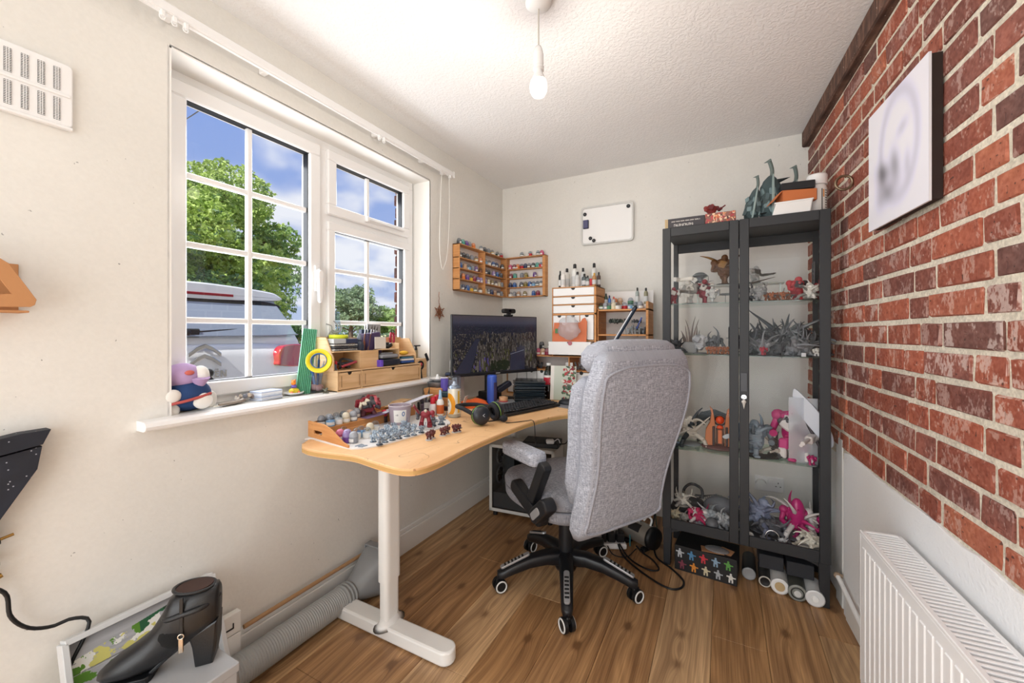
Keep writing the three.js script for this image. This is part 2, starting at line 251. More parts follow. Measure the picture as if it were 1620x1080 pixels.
// ---- window 1
{
  const mRev = mat('#f6f5f1', .7), X = -.12;
  struct('trim_2', mg(bb(X - .06, 2.118, .901, 0, 2.128, 2.188, 0), bb(X - .06, .945, .895, 0, 2.123, .906, 0), bb(X - .06, .945, 2.183, 0, 2.123, 2.194, 0)), mRev, 'smooth white lining around the window opening', 'reveal');
  struct('trim_3', mg(T(ex([[X - .06, 0], [.045, 0], [.058, .006], [.062, .015], [.058, .025], [.045, .03], [X - .06, .03]], 1.42, .0), 0, .915, .85)), mGlossWhite, 'white bullnosed window sill board', 'window sill');
  const g = sgroup('window_1', 'white plastic casement window with glazing bars', 'window');
  const fr = (z0, z1, y0, y1, w, x0, x1, c = .003) => mg(bb(x0, y0, z0, x1, y0 + w, z1, c), bb(x0, y1 - w, z0, x1, y1, z1, c), bb(x0, y0 + w, z0, x1, y1 - w, z0 + w, c), bb(x0, y0 + w, z1 - w, x1, y1 - w, z1, c));
  part('outer_frame', mg(fr(.915, 2.185, .945, 2.12, .045, X - .055, X), bb(X - .055, .985, 1.5, X, 2.08, 1.56, .003), bb(X - .055, 1.738, .955, X, 1.79, 1.505, .003)), mGlossWhite, g);
  const sash = (z0, z1, y0, y1, w, bars, cols, name) => {
    const s = part(name, fr(z0, z1, y0, y1, w, X - .045, X + .018, .005), mGlossWhite, g);
    part('gasket', fr(z0 + w - .008, z1 - w + .008, y0 + w - .008, y1 - w + .008, .011, X - .028, X + .004, .001), mBlack, s);
    const yy = [y0 + w, ...bars, y1 - w], zz = [z0 + w, ...cols, z1 - w];
    for (const b of bars) part('glazing_bar', bb(X - .022, b - .011, z0 + w - .003, X - .004, b + .011, z1 - w + .003, .004), mGlossWhite, s);
    for (const c of cols) part('glazing_bar', bb(X - .022, y0 + w, c - .011, X - .003, y1 - w, c + .011, .004), mGlossWhite, s);
    for (let i = 0; i + 1 < yy.length; i++) for (let j = 0; j + 1 < zz.length; j++) part('pane', new THREE.PlaneGeometry(zz[j + 1] - zz[j], yy[i + 1] - yy[i]).rotateY(Math.PI / 2).translate(X - .013, (yy[i] + yy[i + 1]) / 2, (zz[j] + zz[j + 1]) / 2), mGlass, s);
    return s;
  };
  const s1 = sash(1.565, 2.15, .975, 2.085, .055, [1.255, 1.525, 1.77], [1.872], 'casement');
  sash(.962, 1.525, .972, 1.742, .042, [1.26, 1.515], [1.263], 'fixed_light');
  const s3 = sash(.962, 1.525, 1.775, 2.085, .05, [], [1.263], 'top_vent');
  part('handle', mg(bb(X + .018, 1.40, 1.577, X + .028, 1.52, 1.603, .004), T(cy(.011, .012, .03), X + .018, 1.49, 1.59, 0, 0, -Math.PI / 2), T(ex(spline([[-.011, .012], [.011, .012], [.010, -.05], [.007, -.12], [-.007, -.12], [-.010, -.05]], 30), .012, .003), X + .04, 1.475, 1.59, 0, Math.PI / 2, 0)), mGlossWhite, s1);
  part('stay', mg(bb(X + .018, 1.795, 1.18, X + .026, 1.812, 1.3, .002), bb(X + .02, 1.80, 1.02, X + .034, 1.81, 1.28, .003), bb(X + .018, 1.79, 1.29, X + .04, 1.817, 1.306, .003)), mGlossWhite, s3);
}
// outer brickwork seen past the right edge of the glass
{
  const g = sgroup('wall_outer', 'red brick outer corner seen through the window edge', 'wall');
  part('mortar', bb(-.325, -.3, -.3, -.2, 2.6, .842, 0), mMortar, g);
  for (let k = 0; k < 34; k++) { const m = part('brick', bx(.11, .066, .2, 0, 0, 0, .004), mBrick[[2, 5, 1, 4][k % 4]][0], g); m.position.set(-.272, -.2 + k * .078, .752 + (k % 2) * .008); }
}
// ---------------------------------------------------------------- outdoors
{
  const gt = tex(512, 512, (u, v) => { const n = fbm(u * 10, v * 10, 10, 10, 501, 5), f = fbm(u * 120, v * 120, 120, 120, 503, 2); return mix3([168, 152, 104], [226, 214, 170], n * .7 + f * .4); });
  const mField = new THREE.MeshStandardMaterial({ map: rep(gt, .08, .08), color: '#ffffff', roughness: 1 });
  const dt = tex(512, 512, (u, v, x, y) => { const n = fbm(u * 6, v * 6, 6, 6, 511, 4), f = hash(x >> 1, y >> 1, 3); return mix3([120, 112, 104], [190, 180, 168], n * .6 + f * .5); });
  struct('ground', mg(bb(-160, -.4, -160, -9, -.14, 90, 0), bb(-9, -.4, 14, 60, -.14, 90, 0)), mField, 'pale dry meadow beyond the drive', 'field');
  struct('driveway', mg(bb(-9, -.4, -60, -.33, -.12, 14, 0), bb(-.33, -.4, ZR + .25, 9, -.12, 14, 0)), new THREE.MeshStandardMaterial({ map: rep(dt, .6, .6), roughness: 1 }), 'grey gravel drive under the parked car', 'drive');
  const leafG = () => { const l = []; for (let i = 0; i < 6; i++) { const s = rr(.6, 1), g = new THREE.BufferGeometry(); g.setAttribute('position', new THREE.Float32BufferAttribute([0, 0, 0, .28 * s, .1, .45 * s, 0, 0, s, 0, 0, 0, 0, 0, s, -.28 * s, .1, .45 * s], 3)); g.computeVertexNormals(); uvm(g); l.push(T(g, 0, 0, 0, rr(-1.4, 1.4), rr(0, 6.3), rr(-1, 1))); } return mg(l); };
  const leafV = leafG();
  const mLeaf = new THREE.MeshPhysicalMaterial({ color: '#ffffff', roughness: .75, transmission: .45, thickness: 0, side: THREE.DoubleSide });
  function foliage(parent, blobs, n, size, cols, name = 'foliage') {
    const im = new THREE.InstancedMesh(leafV, mLeaf, n), m = new THREE.Matrix4(), q = new THREE.Quaternion(), c = new THREE.Color(), tot = blobs.reduce((a, b) => a + b[3] ** 2, 0);
    let i = 0;
    for (const [bi, [x, y, z, r, fl = .75]] of blobs.entries()) {
      const cnt = bi === blobs.length - 1 ? n - i : Math.round(n * r * r / tot), cb = pick(cols);
      for (let k = 0; k < cnt && i < n; k++, i++) {
        const d = V(rr(-1, 1), rr(-1, 1), rr(-1, 1)).normalize().multiplyScalar(r * Math.pow(rnd(), .33));
        q.setFromEuler(new THREE.Euler(rr(-.8, .8), rr(0, 6.3), rr(-.8, .8))); const s = size * rr(.7, 1.35);
        m.compose(V(x + d.x, y + d.y * fl, z + d.z), q, V(s, s, s)); im.setMatrixAt(i, m);
        c.set(rnd() < .7 ? cb : pick(cols)).multiplyScalar(rr(.8, 1.15)); im.setColorAt(i, c);
      }
    }
    im.name = name; im.userData.kind = 'stuff'; im.castShadow = im.receiveShadow = true; parent.add(im); return im;
  }
  const mBark = new THREE.MeshStandardMaterial({ color: '#5d4c40', roughness: .95, bumpMap: rep(grain2, 2, 2), bumpScale: .02 });
  function tree(name, label, [x, y, z], h, r, n, size, cols, group, trunkR = .2, lean = 0) {
    const t = thing(name, label, 'tree', [x, y, z], 0, group), br = [], bl = [];
    br.push(tube([[0, -.1, 0], [lean * .2, h * .25, .05], [lean * .6, h * .5, -.05], [lean, h * .8, 0]], trunkR, 10, 8));
    const N = 16; for (let k = 0; k < N; k++) { const a = k * 2.4, e = rr(.2, 1), hh = h * (.3 + .62 * k / N), rad = r * (1 - .55 * Math.max(0, k / N - .45)) * rr(.55, .95); const p = [Math.cos(a) * rad + lean, Math.min(h - .3, hh + rr(.1, .5) * r * .5), Math.sin(a) * rad]; br.push(tube([[lean * .6, hh * .8, 0], [p[0] * .5, (hh * .8 + p[1]) / 2 + .1, p[2] * .5], p], trunkR * .3, 6, 5)); bl.push([...p, r * rr(.28, .44)]); }
    bl.push([lean, h - r * .3, 0, r * .42], [lean + r * .3, h * .66, r * .3, r * .45], [lean - r * .2, h * .6, -r * .3, r * .5]);
    part('trunk', mg(br), mBark, t); foliage(t, bl, n, size, cols); return t;
  }
  const gA = ['#a2bc5c', '#bcd472', '#d0e286', '#86a85c', '#aec862', '#6c9262'];
  tree('leafy_tree', 'large sunlit green tree right behind the parked car', [-9.5, -.12, -1.75], 4.85, 2.35, 20000, .095, gA, null, .2, .1);
  tree('leafy_tree', 'dark green tree standing behind the large sunlit one', [-14, -.12, -4.6], 4.6, 2.6, 6000, .15, ['#7d9c68', '#8fac78', '#9cb488', '#6c8e62'], null, .25);
  tree('field_tree', 'grey green half bare tree across the pale field', [-29, -.2, -23.5], 5.6, 2.5, 1900, .28, ['#6f8a66', '#88a080', '#7d9670'], null, .2);
  tree('field_tree', 'round bright green tree right of the half bare one', [-27, -.2, -27.4], 3.9, 2.1, 2200, .28, ['#86a860', '#9cba70', '#789c58'], null, .2);
  const hedge = (label, a, b, h, n, cols) => { const t = thing('hedge', label, 'hedge', [a[0], -.2, a[1]]), L = Math.hypot(b[0] - a[0], b[1] - a[1]), bl = []; for (let k = 0; k <= L / (h * .5); k++) { const f = k * h * .5 / L; bl.push([(b[0] - a[0]) * f, h * rr(.4, .55), (b[1] - a[1]) * f, h * rr(.45, .75)]); } foliage(t, bl, n, .3, cols); for (const [x, y, z] of bl.filter((_, i) => i % 4 === 0)) part('stem', bar([x, 0, z], [x, y, z], .05), mBark, t); return t; };
  hedge('long low hedge on the far side of the field', [-52, -12], [-32, -62], 2.4, 3600, ['#6b8b5e', '#5c7f56', '#7f9a68', '#536f58']);
  hedge('dark hedge bank behind the car and big tree', [-17, 6], [-22, -15], 1.9, 3000, ['#4f7438', '#5f8442', '#3f6232']);
  hedge('green garden hedge outside the glazed doors', [-1.5, 8.6], [4.5, 8.6], 3.0, 4200, ['#6f9a3c', '#88b048', '#5a8434', '#9cbe58']);
  one('overhead_cable', 'thin black overhead cable across the sky', 'cable', tube([[-20.8, 9.9, -5.8], [-12.66, 7.47, -3.28], [-9.96, 6.66, -2.43], [-4.56, 5.04, -.73]], .014, 12, 5), mBlack);
}
// ---- parked hatchback, tail towards the window
{
  const car = thing('parked_car', 'silver hatchback parked tail first outside the window', 'car', [-1.92, -.09, 1.2], 0), mBody = new THREE.MeshPhysicalMaterial({ color: '#e6eaf0', metalness: .15, roughness: .28, clearcoat: .8, clearcoatRoughness: .1 }), mCarGlass = new THREE.MeshPhysicalMaterial({ color: '#8793a6', roughness: .15, clearcoat: 1 });  // rear glass colour paled to carry the reflected sky and house
  // side profile rings: x back along the car, with width and height
  const ring = (x, y0, y1, w0, w1, n = 22) => { const o = []; for (let i = 0; i < n; i++) { const a = Math.PI * 2 * i / n, c = Math.cos(a), s = Math.sin(a), e = .38, sx = Math.sign(c) * Math.abs(c) ** e, sy = Math.sign(s) * Math.abs(s) ** e, y = (y0 + y1) / 2 + sy * (y1 - y0) / 2, w = mix(w0, w1, (y - y0) / (y1 - y0)); o.push([x, y, sx * w]); } return o; };
  function loft(rings, cap = true) { const P = [], I = [], n = rings[0].length; for (const r of rings) for (const p of r) P.push(...p); for (let i = 0; i + 1 < rings.length; i++) for (let j = 0; j < n; j++) { const a = i * n + j, b = i * n + (j + 1) % n, c = a + n, d = b + n; I.push(a, b, c, b, d, c); } if (cap) for (const [k, f] of [[0, 1], [rings.length - 1, 0]]) { const ci = P.length / 3, r = rings[k]; P.push(r.reduce((q, p) => q + p[0], 0) / n, r.reduce((q, p) => q + p[1], 0) / n, 0); for (let j = 0; j < n; j++) { const a = k * n + j, b = k * n + (j + 1) % n; f ? I.push(ci, b, a) : I.push(ci, a, b); } } const g = new THREE.BufferGeometry(); g.setAttribute('position', new THREE.Float32BufferAttribute(P, 3)); g.setIndex(I); g.computeVertexNormals(); return uvm(g); }
  part('body', loft([ring(.02, .5, 1.1, .74, .74), ring(0, .36, 1.2, .84, .82), ring(-.06, .3, 1.25, .88, .84), ring(-.3, .26, 1.27, .9, .86), ring(-2, .26, 1.2, .9, .86), ring(-3.4, .26, 1.08, .88, .82), ring(-3.9, .3, .84, .8, .7)]), mBody, car);
  part('cabin', loft([ring(-.02, 1.1, 1.26, .81, .79), ring(-.09, 1.1, 1.40, .82, .76), ring(-.17, 1.1, 1.56, .83, .69), ring(-.26, 1.1, 1.645, .83, .64), ring(-.8, 1.1, 1.70, .84, .63), ring(-1.8, 1.1, 1.69, .84, .63), ring(-2.6, 1.1, 1.5, .83, .66), ring(-3.0, 1.1, 1.2, .8, .72)]), mBody, car);
  const tilt = Math.atan2(.2, .5);
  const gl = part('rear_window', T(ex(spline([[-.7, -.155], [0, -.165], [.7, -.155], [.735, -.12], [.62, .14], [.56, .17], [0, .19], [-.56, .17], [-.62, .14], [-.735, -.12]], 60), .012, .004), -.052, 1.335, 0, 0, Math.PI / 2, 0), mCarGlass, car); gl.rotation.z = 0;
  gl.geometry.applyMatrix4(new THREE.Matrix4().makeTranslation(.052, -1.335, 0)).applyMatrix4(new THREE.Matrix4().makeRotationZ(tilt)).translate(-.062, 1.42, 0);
  const spo = part('spoiler', T(ex(spline([[-.62, -.03], [0, -.055], [.62, -.03], [.64, .02], [.5, .05], [0, .075], [-.5, .05], [-.64, .02]], 50), .16, .012), -.26, 1.615, 0, 0, Math.PI / 2, 0), mBody, car);
  part('brake_light', bb(-.098, 1.592, -.26, -.082, 1.612, .26, .002), mat('#8e1f2c', .25), spo);
  part('spoiler_shade_band', T(ex(spline([[-.6, -.03], [0, -.05], [.6, -.03], [.57, .03], [0, .05], [-.57, .03]], 40), .006, .002), -.1, 1.535, 0, 0, Math.PI / 2, 0), mat('#14161b', .25), car);  // dark strip across the glass top stands in for the spoiler shade
  part('wiper', mg(bar([.0, 1.3, .1], [-.02, 1.335, -.34], .008), sp(.025, .0, 1.3, .1)), mBlack, car);
  part('wiper_housing', mg(bb(-.06, 1.265, .02, .01, 1.33, .4, .008)), mDark, car);
  part('label_plate', bb(-.02, 1.272, .12, .016, 1.318, .24, .002), mat('#e8e6de', .4), car);
  const lamp = (s) => { const l = part('tail_light', T(ex(spline([[-.15, -.08], [.12, -.1], [.17, -.05], [.16, .08], [.08, .105], [-.1, .1], [-.17, .05], [-.175, -.03]], 40), .06, .012), -.035, 1.09, -.70 * s, 0, Math.PI / 2 + .25 * s, 0), mat('#a5283c', .2, { clearcoat: 1 }), car); part('indicator_strip', T(bx(.24, .05, .01, 0, 0, 0, .004), .036, 1.13, -.685 * s, 0, Math.PI / 2 + .25 * s, 0), mat('#f3d9d8', .25, { clearcoat: 1 }), l); part('reverse_strip', T(bx(.2, .04, .01, 0, 0, 0, .004), .037, 1.035, -.685 * s, 0, Math.PI / 2 + .25 * s, 0), mat('#f1e7e6', .25, { clearcoat: 1 }), l); return l; };
  lamp(1); lamp(-1);
  const badge = part('chevron_badge', mg([0, .075].map((dy) => T(ex([[-.11, 0], [-.05, .045], [0, .068], [.05, .045], [.11, 0], [.11, .03], [.05, .078], [0, .1], [-.05, .078], [-.11, .03]].map(([a, b]) => [a, b + dy]), .014, .004), .022, 1.04, .0, 0, Math.PI / 2, 0))), mChrome, car);
  part('lettering', T(text('CITROËN', .052, .008), .024, .99, .0, 0, Math.PI / 2, 0), mChrome, car);
  part('bumper', loft([ring(.06, .4, .8, .66, .66), ring(.05, .32, .84, .82, .8), ring(-.1, .28, .86, .9, .89)]), mat('#2a2d33', .5), car);
  for (const [x, z] of [[-.75, .78], [-.75, -.78], [-3.2, .78], [-3.2, -.78]]) { const w = part('wheel', T(cy(.33, .33, .2, 0, -.1, 0, 24), x, .33, z, Math.PI / 2), mBlack, car); part('hub', T(cy(.2, .2, .21, 0, -.105, 0, 16), x, .33, z, Math.PI / 2), mSteel, w); }
}
// ---------------------------------------------------------------- left wall
{ // air vent
  const t = thing('air_vent', 'white plastic air vent with perforated slots, high on the left wall', 'vent', [0, 1.84, 2.535]);
  part('plate', T(ex(rrect(.256, .165, .012), .008, .003), .002, 0, 0, 0, Math.PI / 2, 0), mGlossWhite, t);
  part('ledge', mg(bb(.01, -.006, -.122, .017, .001, .122, .001), bb(.0, -.09, -.128, .016, -.082, .128, .002)), mGlossWhite, t);
  for (const y of [.037, -.042]) for (let k = 0; k < 8; k++) {
    const z = -.098 + k * .0275, s = part('slot', bb(.0095, y - .029, z - .0062, .0142, y + .029, z + .0062, .0002), mBlack, t);
    part('perforation', mg([...Array(14)].map((_, i) => bb(.0138, y - .028 + i * .0041, z - .006, .0152, y - .0262 + i * .0041, z + .006, .0003)), [-.0021, .0021].map((d) => bb(.0138, y - .029, z + d - .0006, .0154, y + .029, z + d + .0006, .0002))), mGlossWhite, s);
  }
}
{ // curtain rail
  const t = thing('curtain_rail', 'white curtain track on brackets above the window', 'curtain rail', [.055, 2.2, 0]);
  part('track', mg(bb(-.012, -.016, .745, .01, .016, 3.2, .004), bb(-.008, -.02, .745, .004, -.015, 3.2, .001)), mGlossWhite, t);
  for (const z of [.8, 1.0, 1.35, 1.9, 2.2, 2.9]) part('bracket', mg(bb(-.053, -.012, z - .011, -.01, .012, z + .011, .003), bb(-.012, .012, z - .008, .004, .02, z + .008, .002)), mWhite, t);
  for (const z of [.78, 1.33, 1.36, 2.17, 2.2, 2.23]) part('glider', mg(bb(-.004, -.034, z - .006, .012, -.016, z + .006, .002), T(new THREE.TorusGeometry(.007, .0022, 6, 12), .004, -.036, z, 0, Math.PI / 2, 0)), mWhite, t);
  part('end_stop', bb(-.014, -.02, .735, .012, .02, .747, .003), mWhite, t);
  part('pull_cord', tube([[.006, -.02, .79], [.004, -.25, .785], [.0, -.5, .8], [-.004, -.6, .835], [-.004, -.6, .85], [-.002, -.48, .875], [.0, -.2, .868], [.004, -.02, .86]], .0017, 50, 5), mat('#efeee9', .7), t);
}
{ // hanging ornament
  const t = thing('snowflake_ornament', 'copper coloured wire snowflake hanging beside the window', 'ornament', [.014, 1.335, .828]), mC = metal('#a8765c', .35);
  const st = []; for (let k = 0; k < 6; k++) { const a = k * Math.PI / 3 + Math.PI / 6, c = Math.cos(a), s = Math.sin(a); st.push(T(ex(spline([[0, .008], [.009, .022], [0, .046], [-.009, .022]], 16), .003, .0006, [spline([[0, .016], [.004, .024], [0, .036], [-.004, .024]], 12)]), 0, 0, 0, 0, 0, a - Math.PI / 2), sp(.0035, c * .05, s * .05, .002, [1, 1, 1], 8), sp(.003, Math.cos(a + .52) * .022, Math.sin(a + .52) * .022, .002, [1, 1, 1], 6), bar([0, 0, .001], [Math.cos(a + .52) * .034, Math.sin(a + .52) * .034, .001], .0016)); }
  part('star', T(mg(st, cy(.009, .009, .004, 0, 0, 0).rotateX(Math.PI / 2)), 0, 0, 0, 0, Math.PI / 2, 0), mC, t);
  part('cord', tube([[0, .05, 0], [.002, .07, .006], [-.002, .085, -.004], [.001, .1, .005], [0, .125, 0]], .0018, 20, 5), mC, t);
}
{ // cardboard at the left edge
  const t = thing('cardboard_holder', 'brown folded cardboard holder at the left edge', 'cardboard', [.0, 1.32, 2.53]), mCard = new THREE.MeshStandardMaterial({ color: '#c08a5c', roughness: .85, bumpMap: rep(grain2, 5, 5), bumpScale: .0006 });
  part('front_panel', T(ex([[-.03, .075], [.0, .052], [.043, -.03], [.04, -.043], [.033, -.048], [-.16, -.058], [-.16, .08]], .004, .001, [[[-.12, .03], [-.02, .03], [.006, -.02], [-.11, -.03]]]), .075, 0, 0, 0, Math.PI / 2, 0), mCard, t);
  part('base_panel', bb(.0, -.062, -.032, .076, -.057, .16, .001), mCard, t);
  part('back_panel', bb(.001, -.06, -.03, .005, .06, .16, .001), mCard, t);
}
{ // speckled dark board and plugs at the left edge
  const st = tex(256, 256, (u, v, x, y) => hash(x >> 1, y >> 1, 77) > .994 ? [190, 190, 200] : mix3([24, 28, 38], [38, 44, 58], fbm(u * 8, v * 8, 8, 8, 601, 3)));
  const t = thing('speckled_board', 'black speckled angled board leaning in from the left edge', 'board', [0, 0, 0]), mS = new THREE.MeshStandardMaterial({ map: rep(st, 3, 3), roughness: .6 });
  const lp = (pts, x0, x1) => T(ex(pts.map(([z, y]) => [-z, y]), x1 - x0, .001), x0, 0, 0, 0, Math.PI / 2, 0);
  part('top_flap', lp([[2.456, .965], [2.505, .964], [2.9, .9], [2.9, .86], [2.47, .93]], .012, .05), mS, t);
  part('panel', lp([[2.47, .925], [2.9, .86], [2.9, .3], [2.62, .62], [2.478, .87]], .014, .045), mS, t);
  const p = thing('plug_cluster', 'black plugs with brass tips at the left edge', 'plug', [.03, .68, 2.535]);
  part('plug_body', mg(bar([0, .03, .04], [0, .036, .0], .011), bar([0, -.02, .05], [0, -.012, .002], .013), bar([0, -.06, .05], [0, -.055, .01], .009)), mBlack, p);
  for (const q of [bar([0, .036, 0], [0, .04, -.022], .0035), bar([0, -.055, .01], [0, -.05, -.004], .006)]) part('plug_tip', q, metal('#b08a4e', .3), p);
  one('power_cable', 'black cable curling down the left wall to the tray', 'cable', tube([[.03, .62, 2.56], [.028, .58, 2.525], [.025, .52, 2.517], [.025, .475, 2.49], [.025, .452, 2.45], [.03, .452, 2.415], [.04, .435, 2.385], [.05, .40, 2.395], [.06, .33, 2.43], [.08, .2, 2.46], [.1, .006, 2.47]], .0045, 60, 7), mBlack);
}
// ---------------------------------------------------------------- floor by the left wall
{
  const pt = tex(512, 512, (u, v) => { const n = fbm(u * 3, v * 60, 3, 60, 611, 3); let k = 176 + (n - .5) * 30; let c = [k, k + 1, k + 5]; const b = fbm(u * 11, v * 16, 11, 16, 615, 5), w = fbm(u * 9 + 9, v * 14, 9, 14, 617, 5), d = Math.abs(v - .75 - (u - .5) * .1); if (d < .17) { if (w > .56) c = [238, 238, 232]; if (b > .56) c = u < .45 ? [92, 142, 46] : u < .62 ? [38, 96, 62] : [24, 62, 44]; if (b < .37) c = u > .6 && u < .75 ? [84, 24, 48] : [214, 208, 120]; } return c; }, true, false);
  const t = thing('paint_tray', 'grey slatted wooden tray smeared with green paint, leaning on the wall', 'tray', [.18, 0, 2.265]); t.rotation.z = .35;
  const L = .17, Ht = .425, mT = new THREE.MeshStandardMaterial({ map: pt, roughness: .7 });
  for (let k = 0; k < 5; k++) { const b = bx(.01, .0785, 2 * L - .014, (k % 2) * .001, .055 + k * .0802, 0, .002), p = b.attributes.position, uv = b.attributes.uv; for (let i = 0; i < p.count; i++) uv.setXY(i, .5 - p.getZ(i) / (2 * L), p.getY(i) / Ht); part('slat', b, mT, t); }
  const mR = mat('#cfd0d0', .7);
  for (const [a, q] of [[bx(.04, Ht, .014, .012, Ht / 2, L), 0], [bx(.04, Ht, .014, .012, Ht / 2, -L), 0], [bx(.04, .014, 2 * L, .012, Ht, 0), 0], [bx(.04, .014, 2 * L, .012, .007, 0), 0]]) part('rim', a, mR, t);
  const bxx = thing('grey_box', 'plain silver grey box under the boot', 'box', [.335, 0, 2.415]), mB = mat('#a7a8aa', .5);
  part('carton', bb(-.115, 0, -.19, .115, .345, .19, .004), mB, bxx); part('lid', bb(-.118, .335, -.193, .118, .36, .193, .003), mB, bxx);
  const cr = thing('white_crate_end', 'small white painted plank crate behind the grey box', 'crate', [.0295, 0, 2.05]);
  for (const [y0, y1] of [[.0, .075], [.078, .15], [.153, .225]]) part('plank', bb(-.0125, y0, -.055, .0125, y1, .055, .002), mTrim, cr);
  part('latch', mg(bb(.0125, .175, -.03, .0155, .18, .0), bb(.0125, .175, -.03, .0155, .195, -.026)), mDark, cr);
}
{ // ankle boot: lofted along the foot
  const t = thing('ankle_boot', 'black leather high heeled ankle boot on the grey box', 'boot', [.325, .36, 2.303], 0), mL = new THREE.MeshPhysicalMaterial({ color: '#0f1013', roughness: .42, clearcoat: .15, clearcoatRoughness: .3, bumpMap: rep(grain2, 10, 10), bumpScale: .0004 });
  t.rotation.y = Math.atan2(-.775, -.63); // toe along +x of the group
  const sec = [[-.09, .105, .186, .022], [-.084, .096, .194, .032], [-.06, .08, .197, .041], [-.028, .06, .194, .044], [.0, .04, .188, .043], [.014, .03, .178, .041], [.03, .022, .142, .038], [.055, .015, .102, .04], [.085, .012, .08, .043], [.112, .012, .064, .039], [.136, .013, .048, .029], [.152, .016, .034, .013]], P = [], I = [], N = 18;
  for (const [x, y0, y1, w] of sec) for (let i = 0; i < N; i++) { const a = 2 * Math.PI * i / N, c = Math.cos(a), s = Math.sin(a); P.push(x, (y0 + y1) / 2 + Math.sign(s) * Math.abs(s) ** .75 * (y1 - y0) / 2, Math.sign(c) * Math.abs(c) ** .75 * w * (s > 0 ? 1 - .3 * s * (x > .02 ? 1 : 0) : 1)); }
  for (let k = 0; k + 1 < sec.length; k++) for (let i = 0; i < N; i++) { const a = k * N + i, b = k * N + (i + 1) % N; I.push(a, a + N, b, b, a + N, b + N); }
  for (const [k, f] of [[0, 1], [sec.length - 1, 0]]) { P.push(sec[k][0], (sec[k][1] + sec[k][2]) / 2, 0); const ci = P.length / 3 - 1; for (let i = 0; i < N; i++) f ? I.push(ci, k * N + i, k * N + (i + 1) % N) : I.push(ci, k * N + (i + 1) % N, k * N + i); }
  const g = new THREE.BufferGeometry(); g.setAttribute('position', new THREE.Float32BufferAttribute(P, 3)); g.setIndex(I); g.computeVertexNormals();
  part('upper', uvm(g), mL, t);
  part('collar', T(new THREE.TorusGeometry(.036, .0035, 8, 28).scale(1.22, .95, 1), -.036, .194, 0, Math.PI / 2, .06, 0), mL, t);
  part('lining', T(cy(.033, .033, .003, 0, 0, 0, 22).scale(1.22, 1, .95), -.036, .1935, 0), mat('#3a231a', .8), t);  // disc coloured dark to read as the shaded hollow of the solid upper
  part('heel', T(ex([[-.09, .11], [-.028, .08], [-.036, .05], [-.042, .0], [-.08, .0], [-.088, .05]], .048, .006), 0, 0, -.024), mL, t);
  part('sole', T(ex(spline([[.15, .0], [.125, .033], [.08, .04], [.045, .034], [.045, -.034], [.08, -.04], [.125, -.033]], 36), .012, .002), 0, .013, 0, Math.PI / 2, 0, 0), mBlack, t);
  part('shank', T(ex([[-.07, .1], [-.03, .075], [.05, .006], [.05, .018], [-.03, .09], [-.07, .112]], .05, .003), 0, 0, -.025), mBlack, t);
  part('strap', tube([[-.086, .158, 0], [-.06, .156, .04], [-.02, .15, .043], [.012, .142, .036], [.026, .137, .0], [.012, .142, -.036], [-.02, .15, -.043], [-.06, .156, -.04]], .0065, 40, 8, true), mL, t);
  part('ankle_panel', sp(.032, .0, .095, -.03, [1.0, .95, .46], 16), mat('#060607', .95), t);
  part('zip', mg(bb(-.024, .06, -.047, -.016, .192, -.041, .001)), mat('#1a1a1c', .4), t);
  part('zip_puller', mg(bb(-.025, .06, -.0505, -.015, .095, -.0475, .001), T(new THREE.TorusGeometry(.006, .0018, 6, 14), -.02, .1, -.049)), metal('#d8cfc0', .2), t);
}
